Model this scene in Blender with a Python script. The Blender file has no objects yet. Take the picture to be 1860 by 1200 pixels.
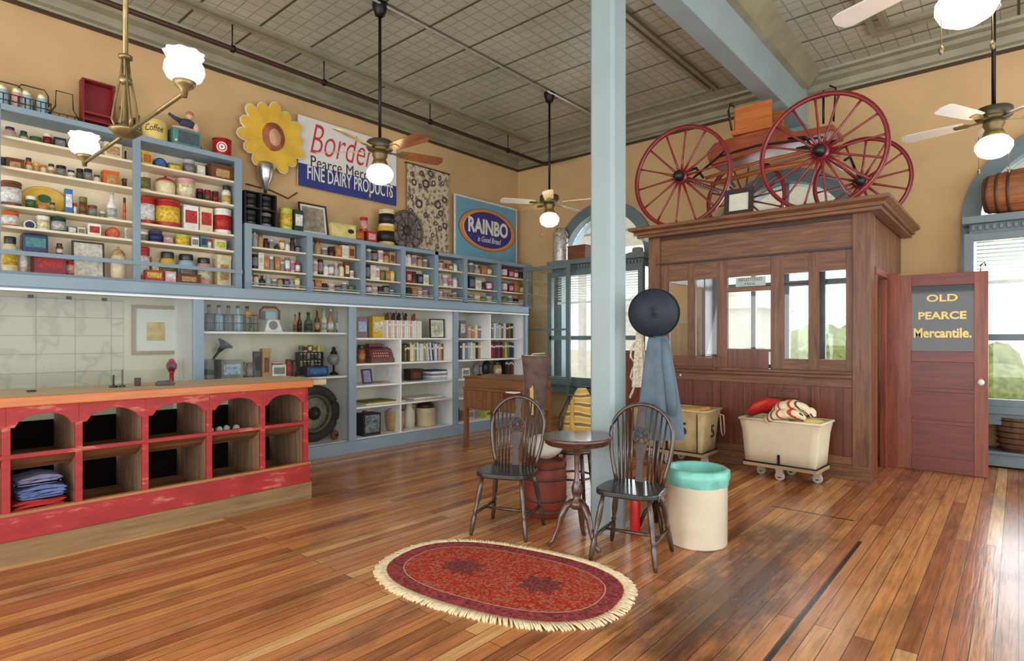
import bpy, bmesh, math, random
from mathutils import Matrix, Vector, Euler
random.seed(7)
SC = bpy.context.scene
COL = SC.collection
PI = math.pi

# ---------------------------------------------------------------- camera
F_PX, U0, V0, EYE = 1064.0, 930.0, 615.0, 1.38
YAW = math.atan2(920.0, F_PX)
cam_data = bpy.data.cameras.new('camera')
cam = bpy.data.objects.new('camera', cam_data)
COL.objects.link(cam)
cam.location = (0, 0, EYE)
cam.rotation_euler = (PI / 2, 0, YAW)
cam_data.sensor_width = 36.0
cam_data.lens = 36.0 * F_PX / 1860.0
cam_data.shift_y = (V0 - 600.0) / 1860.0
cam_data.clip_start = 0.05
SC.camera = cam

# ---------------------------------------------------------------- world, light, exposure
world = bpy.data.worlds.new('world')
SC.world = world
world.use_nodes = True
wn = world.node_tree.nodes
wn['Background'].inputs[0].default_value = (0.93, 0.96, 1.0, 1)
wn['Background'].inputs[1].default_value = 1.7
SC.view_settings.view_transform = 'Standard'
SC.view_settings.look = 'None'
SC.view_settings.gamma = 1.0
SC.view_settings.exposure = -0.02


def area_light(name, loc, rot, sx, sy, power, color):
    l = bpy.data.lights.new(name, 'AREA')
    l.shape = 'RECTANGLE'
    l.size, l.size_y = sx, sy
    l.energy = power
    l.color = color
    o = bpy.data.objects.new(name, l)
    o.location = loc
    o.rotation_euler = rot
    COL.objects.link(o)
    return o


# daylight coming in through the three arched openings of the end wall
for wx in (-5.3, -2.42, 0.467):
    area_light('window_daylight', (wx, 8.9, 2.0), (-PI / 2, 0, 0), 1.6, 2.4, 60, (0.86, 0.93, 1.0))


# added area lights brighten the ceiling, in place of unseen shop windows right and behind
area_light('street_side_fill', (3.1, 2.6, 1.5), (0, math.radians(90 + 28), 0), 2.4, 9.0, 190, (0.84, 0.91, 1.0))
area_light('shop_front_fill', (-2.0, -2.9, 1.5), (math.radians(90 + 28), 0, 0), 9.0, 2.4, 300, (1.0, 0.97, 0.93))


# ---------------------------------------------------------------- geometry of the view, used to read places off the photograph
SN, CS = math.sin(YAW), math.cos(YAW)


def px(u, v, x=None, y=None, z=None):
    a = (u - U0) / F_PX
    d = (-SN + a * CS, CS + a * SN, (V0 - v) / F_PX)
    if x is not None:
        t = x / d[0]
    elif y is not None:
        t = y / d[1]
    else:
        t = (z - EYE) / d[2]
    return Vector((d[0] * t, d[1] * t, EYE + d[2] * t))


def depth(x, y):
    return -SN * x + CS * y


# ---------------------------------------------------------------- materials
def lin(c):
    return tuple(((k / 255) / 12.92 if k / 255 <= 0.04045 else (((k / 255) + 0.055) / 1.055) ** 2.4) for k in c)


PAL = {
    'cream': (226, 210, 170), 'white': (232, 230, 222), 'red': (176, 40, 34), 'crimson': (130, 22, 38), 'orange': (205, 104, 40),
    'yellow': (222, 180, 60), 'lime': (190, 200, 70), 'green': (62, 104, 62), 'dark green': (28, 58, 42), 'olive': (120, 116, 58), 'teal': (70, 130, 130),
    'blue': (58, 104, 160), 'navy': (36, 48, 92), 'pale blue': (160, 190, 206), 'purple': (84, 62, 104), 'pink': (214, 160, 156), 'brown': (112, 66, 36),
    'dark brown': (62, 38, 24), 'tan': (186, 146, 96), 'amber': (180, 110, 40), 'black': (28, 26, 26), 'grey': (128, 126, 122),
    'silver': (176, 176, 174), 'dark grey': (66, 66, 66), 'rust': (150, 72, 40), 'mauve': (150, 110, 130), 'gold': (196, 158, 74)}
MC = {}


def nt(m):
    m.use_nodes = True
    t = m.node_tree
    return t, t.nodes, t.links, t.nodes['Principled BSDF']


def plain(c, rough=0.5, metal=0.0, var=0.12, scale=9.0, bump=0.0, name=None, spec=0.5, coat=0.0):
    """a painted or moulded surface with a faint mottling of its own"""
    if isinstance(c, str):
        nm = c
        c = PAL[c]
    else:
        nm = 'paint'
    key = ('p', tuple(c), rough, metal, var, scale, bump, spec, coat)
    if key in MC:
        return MC[key]
    m = bpy.data.materials.new(name or nm)
    t, n, l, b = nt(m)
    L = lin(c)
    b.inputs['Roughness'].default_value = rough
    b.inputs['Metallic'].default_value = metal
    b.inputs['Specular IOR Level'].default_value = spec
    b.inputs['Coat Weight'].default_value = coat
    tc = n.new('ShaderNodeTexCoord')
    no = n.new('ShaderNodeTexNoise')
    no.inputs['Scale'].default_value = scale
    no.inputs['Detail'].default_value = 4
    l.new(tc.outputs['Object'], no.inputs['Vector'])
    r = n.new('ShaderNodeValToRGB')
    r.color_ramp.elements[0].position = 0.3
    r.color_ramp.elements[1].position = 0.7
    r.color_ramp.elements[0].color = tuple(k * (1 - var) for k in L) + (1,)
    r.color_ramp.elements[1].color = tuple(min(1, k * (1 + var)) for k in L) + (1,)
    l.new(no.outputs['Fac'], r.inputs['Fac'])
    l.new(r.outputs['Color'], b.inputs['Base Color'])
    if bump:
        bp = n.new('ShaderNodeBump')
        bp.inputs['Strength'].default_value = bump
        bp.inputs['Distance'].default_value = 0.01
        l.new(no.outputs['Fac'], bp.inputs['Height'])
        l.new(bp.outputs['Normal'], b.inputs['Normal'])
    MC[key] = m
    return m


def wood(c1, c2, axis='z', rough=0.4, scale=1.0, name='wood', coat=0.0, contrast=0.25):
    key = ('w', c1, c2, axis, rough, scale, coat, contrast)
    if key in MC:
        return MC[key]
    m = bpy.data.materials.new(name)
    t, n, l, b = nt(m)
    b.inputs['Roughness'].default_value = rough
    b.inputs['Coat Weight'].default_value = coat
    b.inputs['Coat Roughness'].default_value = 0.15
    tc = n.new('ShaderNodeTexCoord')
    mp = n.new('ShaderNodeMapping')
    s = [14 * scale] * 3
    s['xyz'.index(axis)] = 1.1 * scale
    mp.inputs['Scale'].default_value = s
    l.new(tc.outputs['Object'], mp.inputs['Vector'])
    no = n.new('ShaderNodeTexNoise')
    no.inputs['Scale'].default_value = 2.2
    no.inputs['Detail'].default_value = 7
    no.inputs['Distortion'].default_value = 0.6
    l.new(mp.outputs['Vector'], no.inputs['Vector'])
    r = n.new('ShaderNodeValToRGB')
    r.color_ramp.elements[0].position = 0.5 - contrast
    r.color_ramp.elements[1].position = 0.5 + contrast
    r.color_ramp.elements[0].color = lin(c1) + (1,)
    r.color_ramp.elements[1].color = lin(c2) + (1,)
    l.new(no.outputs['Fac'], r.inputs['Fac'])
    l.new(r.outputs['Color'], b.inputs['Base Color'])
    bp = n.new('ShaderNodeBump')
    bp.inputs['Strength'].default_value = 0.15
    bp.inputs['Distance'].default_value = 0.005
    l.new(no.outputs['Fac'], bp.inputs['Height'])
    l.new(bp.outputs['Normal'], b.inputs['Normal'])
    MC[key] = m
    return m


def worn(c1, c2, name='worn_paint', scale=5.0, amount=0.62, rough=0.55, axis='y'):
    """paint rubbed through to the wood in irregular patches"""
    m = bpy.data.materials.new(name)
    t, n, l, b = nt(m)
    b.inputs['Roughness'].default_value = rough
    tc = n.new('ShaderNodeTexCoord')
    mp = n.new('ShaderNodeMapping')
    s = [scale * 2] * 3
    s['xyz'.index(axis)] = scale * 0.5
    mp.inputs['Scale'].default_value = s
    l.new(tc.outputs['Object'], mp.inputs['Vector'])
    no = n.new('ShaderNodeTexNoise')
    no.inputs['Scale'].default_value = 1.6
    no.inputs['Detail'].default_value = 8
    no.inputs['Roughness'].default_value = 0.65
    l.new(mp.outputs['Vector'], no.inputs['Vector'])
    r = n.new('ShaderNodeValToRGB')
    e = r.color_ramp.elements
    e[0].position = 0.3
    e[0].color = lin(tuple(k * 0.82 for k in c1)) + (1,)
    e[1].position = amount
    e[1].color = lin(c1) + (1,)
    e2 = e.new(min(0.98, amount + 0.06))
    e2.color = lin(c2) + (1,)
    l.new(no.outputs['Fac'], r.inputs['Fac'])
    l.new(r.outputs['Color'], b.inputs['Base Color'])
    return m


def emit(c, strength, name='lit_glass'):
    m = bpy.data.materials.new(name)
    t, n, l, b = nt(m)
    b.inputs['Base Color'].default_value = lin(c) + (1,)
    b.inputs['Emission Color'].default_value = lin(c) + (1,)
    b.inputs['Emission Strength'].default_value = strength
    b.inputs['Roughness'].default_value = 0.25
    return m


def pane(name='window_glass', tint=(0.97, 0.99, 0.98), refl=1.45):
    m = bpy.data.materials.new(name)
    t, n, l, b = nt(m)
    n.remove(b)
    out = n['Material Output']
    tr = n.new('ShaderNodeBsdfTransparent')
    tr.inputs[0].default_value = tint + (1,)
    gl = n.new('ShaderNodeBsdfGlossy')
    gl.inputs['Roughness'].default_value = 0.02
    fr = n.new('ShaderNodeFresnel')
    fr.inputs['IOR'].default_value = refl
    mx = n.new('ShaderNodeMixShader')
    l.new(fr.outputs[0], mx.inputs[0])
    l.new(tr.outputs[0], mx.inputs[1])
    l.new(gl.outputs[0], mx.inputs[2])
    l.new(mx.outputs[0], out.inputs[0])
    return m


# ---------------------------------------------------------------- mesh builder
class MB:
    def __init__(s):
        s.bm = bmesh.new()
        s.nb = 0
        s.M = Matrix.Identity(4)

    def _v(s, p):
        return s.bm.verts.new(s.M @ Vector(p))

    def face(s, vs, m=0, smooth=False):
        try:
            f = s.bm.faces.new(vs)
        except ValueError:
            return
        f.material_index = m
        f.smooth = smooth

    def box(s, x0, x1, y0, y1, z0, z1, m=0):
        e = 0.0003 * (s.nb % 5)      # keeps the faces of meeting members from lying in one plane
        s.nb += 1
        x0, x1, y0, y1, z0, z1 = x0 - e, x1 + e, y0 - e, y1 + e, z0 - e, z1 + e
        c = [(x0, y0, z0), (x1, y0, z0), (x1, y1, z0), (x0, y1, z0), (x0, y0, z1), (x1, y0, z1), (x1, y1, z1), (x0, y1, z1)]
        v = [s._v(p) for p in c]
        for q in ((0, 3, 2, 1), (4, 5, 6, 7), (0, 1, 5, 4), (1, 2, 6, 5), (2, 3, 7, 6), (3, 0, 4, 7)):
            s.face([v[i] for i in q], m)
        return s

    def hexa(s, bot, top, m=0):
        """solid between two four-cornered rings"""
        v = [s._v(p) for p in list(bot) + list(top)]
        for q in ((0, 3, 2, 1), (4, 5, 6, 7), (0, 1, 5, 4), (1, 2, 6, 5), (2, 3, 7, 6), (3, 0, 4, 7)):
            s.face([v[i] for i in q], m)
        return s

    def lathe(s, prof, c=(0, 0, 0), seg=20, m=0, axis='z', sx=1.0, sy=1.0, cap=True, ms=None, a0=0.0, a1=2 * PI, wob=None):
        rings = []
        full = abs(a1 - a0 - 2 * PI) < 1e-6
        cnt = seg if full else seg + 1
        for (r, h) in prof:
            ring = []
            for i in range(cnt):
                a = a0 + (a1 - a0) * i / seg
                rr = r * (wob(a, h) if wob else 1)
                x, y = rr * math.cos(a) * sx, rr * math.sin(a) * sy
                if axis == 'z':
                    p = (c[0] + x, c[1] + y, c[2] + h)
                elif axis == 'x':
                    p = (c[0] + h, c[1] + x, c[2] + y)
                else:
                    p = (c[0] + x, c[1] - h, c[2] + y)
                ring.append(s._v(p))
            rings.append(ring)
        for k in range(len(rings) - 1):
            mm = ms[k] if ms else m
            for i in range(seg if full else cnt - 1):
                j = (i + 1) % cnt
                s.face([rings[k][i], rings[k][j], rings[k + 1][j], rings[k + 1][i]], mm, True)
        if cap and full:
            if prof[0][0] > 1e-6:
                s.face(list(reversed(rings[0])), ms[0] if ms else m)
            if prof[-1][0] > 1e-6:
                s.face(rings[-1], ms[-1] if ms else m)
        return s

    def turned(s, p0, p1, prof, seg=10, m=0):
        """profile (radius, fraction) turned about the line p0-p1"""
        p0, p1 = Vector(p0), Vector(p1)
        d = p1 - p0
        old = s.M
        s.M = old @ Matrix.Translation(p0) @ d.to_track_quat('Z', 'Y').to_matrix().to_4x4()
        L = d.length
        s.lathe([(r, f * L) for r, f in prof], seg=seg, m=m)
        s.M = old
        return s

    def rod(s, p0, p1, r, seg=8, m=0, r2=None):
        return s.turned(p0, p1, [(r, 0), (r2 if r2 else r, 1)], seg, m)

    def tube(s, pts, r, seg=8, m=0, closed=False, rs=None, flat=1.0, up=(0, 0, 1)):
        pts = [Vector(p) for p in pts]
        n = len(pts)
        rings = []
        for i, p in enumerate(pts):
            if closed:
                t = pts[(i + 1) % n] - pts[i - 1]
            else:
                t = pts[min(i + 1, n - 1)] - pts[max(i - 1, 0)]
            t.normalize()
            u = Vector(up)
            if abs(t.dot(u)) > 0.95:
                u = Vector((1, 0, 0)) if abs(t.x) < 0.9 else Vector((0, 1, 0))
            a = t.cross(u).normalized()
            b = a.cross(t).normalized()
            rr = rs[i] if rs else r
            rings.append([s._v(p + a * rr * math.cos(2 * PI * k / seg) + b * rr * flat * math.sin(2 * PI * k / seg)) for k in range(seg)])
        for i in range(n if closed else n - 1):
            A, B = rings[i], rings[(i + 1) % n]
            for k in range(seg):
                s.face([A[k], A[(k + 1) % seg], B[(k + 1) % seg], B[k]], m, True)
        if not closed:
            s.face(list(reversed(rings[0])), m)
            s.face(rings[-1], m)
        return s

    def prism(s, poly, a0, a1, axis='y', m=0):
        """polygon in the two other axes, pushed from a0 to a1 along axis"""
        def P(q, a):
            return {'x': (a, q[0], q[1]), 'y': (q[0], a, q[1]), 'z': (q[0], q[1], a)}[axis]
        A = [s._v(P(q, a0)) for q in poly]
        B = [s._v(P(q, a1)) for q in poly]
        s.face(A, m)
        s.face(list(reversed(B)), m)
        n = len(poly)
        for i in range(n):
            s.face([A[i], A[(i + 1) % n], B[(i + 1) % n], B[i]], m)
        return s

    def ring(s, r0, r1, c, h, axis='y', seg=40, m=0, sx=1, sy=1, a0=0.0, a1=2 * PI):
        """flat ring r0..r1 with thickness h along axis"""
        s.lathe([(r0, 0), (r1, 0), (r1, h), (r0, h), (r0, 0)], c=c, seg=seg, m=m, axis=axis, sx=sx, sy=sy, cap=False, a0=a0, a1=a1)
        return s

    def blob(s, c, r, seg=14, rings=8, m=0, wob=0.0, seed=0):
        rnd = random.Random(seed)
        k1, k2, k3 = rnd.uniform(2, 4), rnd.uniform(0, 6), rnd.uniform(2, 4)
        vs = []
        for i in range(rings + 1):
            th = PI * i / rings
            row = []
            for j in range(seg):
                ph = 2 * PI * j / seg
                q = 1 + wob * (math.sin(round(k1) * ph + k2) * math.sin(th) + 0.6 * math.sin(k3 * th * 2 + ph))
                row.append(s._v((c[0] + r[0] * q * math.sin(th) * math.cos(ph), c[1] + r[1] * q * math.sin(th) * math.sin(ph), c[2] + r[2] * (q if wob < 0.3 else 1) * math.cos(th))))
            vs.append(row)
        for i in range(rings):
            for j in range(seg):
                s.face([vs[i][j], vs[i + 1][j], vs[i + 1][(j + 1) % seg], vs[i][(j + 1) % seg]], m, True)
        return s

    def build(s, name, mats, parent=None, world=False, bevel=0.0, keep=False, solid=0.0, sub=0):
        bmesh.ops.recalc_face_normals(s.bm, faces=s.bm.faces)
        org = Vector((0, 0, 0))
        if world and parent is not None:
            org = Vector(parent.location)
        elif parent is None and not keep:
            xs = [v.co for v in s.bm.verts]
            org = Vector(((min(v.x for v in xs) + max(v.x for v in xs)) / 2, (min(v.y for v in xs) + max(v.y for v in xs)) / 2, min(v.z for v in xs)))
        if org.length:
            bmesh.ops.translate(s.bm, verts=s.bm.verts, vec=-org)
        me = bpy.data.meshes.new(name)
        s.bm.to_mesh(me)
        s.bm.free()
        for mt in (mats if isinstance(mats, (list, tuple)) else [mats]):
            me.materials.append(mt)
        o = bpy.data.objects.new(name, me)
        COL.objects.link(o)
        if parent is not None:
            o.parent = parent
        else:
            o.location = org
        if bevel:
            md = o.modifiers.new('bevel', 'BEVEL')
            md.width = bevel
            md.segments = 2
            md.limit_method = 'ANGLE'
        if solid:
            md = o.modifiers.new('solid', 'SOLIDIFY')
            md.thickness = solid
        if sub:
            md = o.modifiers.new('sub', 'SUBSURF')
            md.levels = md.render_levels = sub
        return o


def thing(name, label, cat, loc=(0, 0, 0), rz=0.0, group=None):
    o = bpy.data.objects.new(name, None)
    o.empty_display_size = 0.1
    COL.objects.link(o)
    o.location = loc
    o.rotation_euler = (0, 0, rz)
    tag(o, label, cat, group)
    return o


def tag(o, label, cat, group=None, kind=None):
    if label:
        o['label'] = label
    if cat:
        o['category'] = cat
    if group:
        o['group'] = group
    if kind:
        o['kind'] = kind
    return o


def struct(name, mb, mats, parent=None, **k):
    o = mb.build(name, mats, parent, **k)
    if parent is None:
        o['kind'] = 'structure'
    return o


def dup(root, loc, rz, label, group=None):
    r = root.copy()
    COL.objects.link(r)
    r.location = loc
    r.rotation_euler = (0, 0, rz)
    r['label'] = label
    if group:
        r['group'] = group
    for ch in list(root.children):
        c = ch.copy()
        COL.objects.link(c)
        c.parent = r
        for g in ch.children:
            d = g.copy()
            COL.objects.link(d)
            d.parent = c
    return r


def text(s, W, H, mat, loc, rot, parent=None, shear=0.0, thick=0.003, name='lettering', bold=0.0, world=False, warp=None):
    """lettering fitted into W x H, centred at loc"""
    cu = bpy.data.curves.new('t', 'FONT')
    cu.body = s
    cu.shear = shear
    cu.extrude = 0.01
    cu.offset = bold
    cu.align_x = 'CENTER'
    cu.resolution_u = 3
    o = bpy.data.objects.new('t', cu)
    COL.objects.link(o)
    bpy.context.view_layer.update()
    me = bpy.data.meshes.new_from_object(o.evaluated_get(bpy.context.evaluated_depsgraph_get()))
    bpy.data.objects.remove(o)
    xs = [v.co.x for v in me.vertices]
    ys = [v.co.y for v in me.vertices]
    cx, cy = (min(xs) + max(xs)) / 2, (min(ys) + max(ys)) / 2
    fx, fy = W / (max(xs) - min(xs)), H / (max(ys) - min(ys))
    for v in me.vertices:
        x, y = (v.co.x - cx) * fx, (v.co.y - cy) * fy
        if warp:
            x, y = warp(x, y)
        v.co = Vector((x, y, v.co.z / 0.01 * thick / 2))
    me.materials.clear()
    me.materials.append(mat)
    me.name = name
    r = bpy.data.objects.new(name, me)
    COL.objects.link(r)
    loc = Vector(loc)
    if parent is not None:
        r.parent = parent
        if world:
            loc = loc - Vector(parent.location)
    r.location = loc
    r.rotation_euler = rot
    return r


FACE_X = (PI / 2, 0, PI / 2)      # lettering that faces +x (left wall)
FACE_Y = (PI / 2, 0, 0)           # lettering that faces the camera side (-y)
ORD = ['first', 'second', 'third', 'fourth', 'fifth', 'sixth', 'seventh', 'eighth', 'ninth', 'tenth', 'eleventh', 'twelfth', 'thirteenth', 'fourteenth',
       'fifteenth', 'sixteenth', 'seventeenth', 'eighteenth', 'nineteenth', 'twentieth', 'twenty-first', 'twenty-second', 'twenty-third', 'twenty-fourth']

BLUE = plain((136, 155, 167), 0.45, var=0.07, scale=3, name='blue_paint')
BLUEC = plain((146, 163, 164), 0.4, var=0.06, scale=2, name='column_paint')
CREAMP = plain((236, 222, 190), 0.5, var=0.05, scale=3, name='cream_shelf_paint')
WHITEP = plain((240, 240, 238), 0.5, var=0.04, scale=3, name='white_shelf_paint')
GLASS = pane()
IRON = plain((34, 28, 26), 0.4, 0.6, name='dark_iron')
BRASS = plain((150, 130, 84), 0.35, 0.8, name='aged_brass')
STEEL = plain((190, 190, 188), 0.28, 0.9, name='steel')
OAK = wood((76, 42, 24), (138, 90, 56), 'z', 0.45, name='booth_oak_upright', coat=0.1)
OAKH = wood((76, 42, 24), (142, 94, 58), 'x', 0.45, name='booth_oak_level', coat=0.1)
OAKD = wood((76, 32, 16), (126, 62, 32), 'z', 0.38, name='booth_oak_panel', coat=0.2)
MAHOG = wood((82, 24, 16), (124, 46, 30), 'x', 0.4, name='mahogany_level', coat=0.12)
MAHOGV = wood((98, 38, 22), (148, 74, 44), 'z', 0.4, name='mahogany_upright', coat=0.12)

# ================================================================ THE ROOM
XL, YB, ZC = -7.2, 8.5, 4.8
X1, Y0 = 3.2, -3.0
WINS = (-5.3, -2.42, 0.467)


def floor_material():
    m = bpy.data.materials.new('worn_pine_boards')
    t, n, l, b = nt(m)
    tc = n.new('ShaderNodeTexCoord')
    sp = n.new('ShaderNodeSeparateXYZ')
    l.new(tc.outputs['Object'], sp.inputs[0])
    cb = n.new('ShaderNodeCombineXYZ')          # boards run along y
    l.new(sp.outputs[1], cb.inputs[0])
    l.new(sp.outputs[0], cb.inputs[1])
    br = n.new('ShaderNodeTexBrick')
    br.offset = 0.37
    br.inputs['Scale'].default_value = 1.0
    br.inputs['Brick Width'].default_value = 3.1
    br.inputs['Row Height'].default_value = 0.083
    br.inputs['Mortar Size'].default_value = 0.0022
    br.inputs['Mortar Smooth'].default_value = 0.2
    br.inputs['Bias'].default_value = 0.0
    br.inputs['Color1'].default_value = (0, 0, 0, 1)
    br.inputs['Color2'].default_value = (1, 1, 1, 1)
    br.inputs['Mortar'].default_value = (0.5, 0.5, 0.5, 1)
    l.new(cb.outputs[0], br.inputs['Vector'])
    # tone of each board
    r = n.new('ShaderNodeValToRGB')
    e = r.color_ramp.elements
    e[0].position = 0.0
    e[0].color = lin((158, 98, 60)) + (1,)
    e[1].position = 1.0
    e[1].color = lin((236, 186, 124)) + (1,)
    for p, c in ((0.25, (200, 130, 78)), (0.5, (216, 152, 92)), (0.75, (184, 116, 76))):
        q = e.new(p)
        q.color = lin(c) + (1,)
    l.new(br.outputs['Color'], r.inputs['Fac'])
    # grain
    mp = n.new('ShaderNodeMapping')
    mp.inputs['Scale'].default_value = (26, 1.3, 1)
    l.new(tc.outputs['Object'], mp.inputs['Vector'])
    g = n.new('ShaderNodeTexNoise')
    g.inputs['Scale'].default_value = 2.0
    g.inputs['Detail'].default_value = 8
    g.inputs['Distortion'].default_value = 0.5
    l.new(mp.outputs['Vector'], g.inputs['Vector'])
    gr = n.new('ShaderNodeValToRGB')
    gr.color_ramp.elements[0].position = 0.3
    gr.color_ramp.elements[0].color = (0.6, 0.55, 0.52, 1)
    gr.color_ramp.elements[1].position = 0.66
    gr.color_ramp.elements[1].color = (1.12, 1.08, 1.04, 1)
    l.new(g.outputs['Fac'], gr.inputs['Fac'])
    m1 = n.new('ShaderNodeMixRGB')
    m1.blend_type = 'MULTIPLY'
    m1.inputs[0].default_value = 0.85
    l.new(r.outputs['Color'], m1.inputs[1])
    l.new(gr.outputs['Color'], m1.inputs[2])
    # worn grey-brown wear in long patches
    mp2 = n.new('ShaderNodeMapping')
    mp2.inputs['Scale'].default_value = (2.4, 0.7, 1)
    l.new(tc.outputs['Object'], mp2.inputs['Vector'])
    w = n.new('ShaderNodeTexNoise')
    w.inputs['Scale'].default_value = 1.5
    w.inputs['Detail'].default_value = 7
    w.inputs['Roughness'].default_value = 0.65
    l.new(mp2.outputs['Vector'], w.inputs['Vector'])
    wr = n.new('ShaderNodeValToRGB')
    wr.color_ramp.elements[0].position = 0.49
    wr.color_ramp.elements[0].color = (0, 0, 0, 1)
    wr.color_ramp.elements[1].position = 0.62
    wr.color_ramp.elements[1].color = (1, 1, 1, 1)
    l.new(w.outputs['Fac'], wr.inputs['Fac'])
    # dark stained square between the rug and the booth
    def band(sock, a, bb, soft):
        mr = n.new('ShaderNodeMapRange')
        mr.interpolation_type = 'SMOOTHSTEP'
        mr.inputs['From Min'].default_value = a
        mr.inputs['From Max'].default_value = a + soft
        l.new(sock, mr.inputs['Value'])
        mr2 = n.new('ShaderNodeMapRange')
        mr2.interpolation_type = 'SMOOTHSTEP'
        mr2.inputs['From Min'].default_value = bb - soft
        mr2.inputs['From Max'].default_value = bb
        mr2.inputs['To Min'].default_value = 1
        mr2.inputs['To Max'].default_value = 0
        l.new(sock, mr2.inputs['Value'])
        mm = n.new('ShaderNodeMath')
        mm.operation = 'MULTIPLY'
        l.new(mr.outputs[0], mm.inputs[0])
        l.new(mr2.outputs[0], mm.inputs[1])
        return mm.outputs[0]
    # a few round dark burns and spills, soft edged
    sp_v = n.new('ShaderNodeTexVoronoi')
    sp_v.inputs['Scale'].default_value = 0.8
    mpv = n.new('ShaderNodeMapping')
    mpv.inputs['Scale'].default_value = (1.2, 0.8, 0)
    l.new(tc.outputs['Object'], mpv.inputs['Vector'])
    l.new(mpv.outputs['Vector'], sp_v.inputs['Vector'])
    spr = n.new('ShaderNodeMapRange')
    spr.interpolation_type = 'SMOOTHSTEP'
    spr.inputs['From Min'].default_value = 0.04
    spr.inputs['From Max'].default_value = 0.2
    spr.inputs['To Min'].default_value = 0.7
    spr.inputs['To Max'].default_value = 0.0
    l.new(sp_v.outputs['Distance'], spr.inputs['Value'])
    # object origin of the floor sits at the world origin
    bx = band(sp.outputs[0], -1.62, -0.84, 0.12)
    by = band(sp.outputs[1], 2.1, 4.75, 0.3)
    st = n.new('ShaderNodeMath')
    st.operation = 'MULTIPLY'
    l.new(bx, st.inputs[0])
    l.new(by, st.inputs[1])
    st2 = n.new('ShaderNodeMath')
    st2.operation = 'MULTIPLY'
    st2.inputs[1].default_value = 0.55
    l.new(st.outputs[0], st2.inputs[0])
    # more wear towards the table and column
    mx = n.new('ShaderNodeMath')
    mx.operation = 'MAXIMUM'
    wm = n.new('ShaderNodeMath')
    wm.operation = 'MULTIPLY'
    wm.inputs[1].default_value = 0.5
    l.new(wr.outputs['Color'], wm.inputs[0])
    l.new(wm.outputs[0], mx.inputs[0])
    stn = n.new('ShaderNodeMath')
    stn.operation = 'MULTIPLY'
    wide = n.new('ShaderNodeMapRange')
    wide.inputs['From Min'].default_value = 0.36
    wide.inputs['From Max'].default_value = 0.52
    l.new(w.outputs['Fac'], wide.inputs['Value'])
    l.new(wide.outputs[0], stn.inputs[0])
    l.new(st.outputs[0], stn.inputs[1])
    l.new(stn.outputs[0], mx.inputs[1])
    m2 = n.new('ShaderNodeMixRGB')
    mx9 = n.new('ShaderNodeMath')
    mx9.operation = 'MAXIMUM'
    sw = n.new('ShaderNodeMath')
    sw.operation = 'MULTIPLY'
    l.new(spr.outputs[0], sw.inputs[0])
    l.new(wide.outputs[0], sw.inputs[1])
    l.new(mx.outputs[0], mx9.inputs[0])
    l.new(sw.outputs[0], mx9.inputs[1])
    l.new(mx9.outputs[0], m2.inputs[0])
    l.new(m1.outputs[0], m2.inputs[1])
    dk = n.new('ShaderNodeMixRGB')
    dk.blend_type = 'MULTIPLY'
    dk.inputs[0].default_value = 1
    dk.inputs[2].default_value = (0.3, 0.29, 0.34, 1)
    l.new(m1.outputs[0], dk.inputs[1])
    l.new(dk.outputs[0], m2.inputs[2])
    m3 = n.new('ShaderNodeMixRGB')
    l.new(br.outputs['Fac'], m3.inputs[0])
    l.new(m2.outputs[0], m3.inputs[1])
    m3.inputs[2].default_value = lin((58, 36, 24)) + (1,)
    # the pale joint line that ends the patch and its long dark seam
    sx = band(sp.outputs[0], -0.83, -0.80, 0.006)
    sy = band(sp.outputs[1], 1.2, 4.6, 0.05)
    sm = n.new('ShaderNodeMath')
    sm.operation = 'MULTIPLY'
    l.new(sx, sm.inputs[0])
    l.new(sy, sm.inputs[1])
    m4 = n.new('ShaderNodeMixRGB')
    l.new(sm.outputs[0], m4.inputs[0])
    l.new(m3.outputs[0], m4.inputs[1])
    m4.inputs[2].default_value = lin((40, 28, 26)) + (1,)
    sy2 = band(sp.outputs[1], 5.04, 5.075, 0.006)
    sx2 = band(sp.outputs[0], -1.55, -0.93, 0.02)
    sm2 = n.new('ShaderNodeMath')
    sm2.operation = 'MULTIPLY'
    l.new(sx2, sm2.inputs[0])
    l.new(sy2, sm2.inputs[1])
    m5 = n.new('ShaderNodeMixRGB')
    l.new(sm2.outputs[0], m5.inputs[0])
    l.new(m4.outputs[0], m5.inputs[1])
    m5.inputs[2].default_value = lin((62, 40, 30)) + (1,)
    l.new(m5.outputs[0], b.inputs['Base Color'])
    rr = n.new('ShaderNodeMapRange')
    rr.inputs['To Min'].default_value = 0.13
    rr.inputs['To Max'].default_value = 0.36
    l.new(w.outputs['Fac'], rr.inputs['Value'])
    l.new(rr.outputs[0], b.inputs['Roughness'])
    bp = n.new('ShaderNodeBump')
    bp.inputs['Strength'].default_value = 0.25
    bp.inputs['Distance'].default_value = 0.004
    ad = n.new('ShaderNodeMath')
    ad.operation = 'SUBTRACT'
    l.new(g.outputs['Fac'], ad.inputs[0])
    l.new(br.outputs['Fac'], ad.inputs[1])
    l.new(ad.outputs[0], bp.inputs['Height'])
    l.new(bp.outputs['Normal'], b.inputs['Normal'])
    return m


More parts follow.
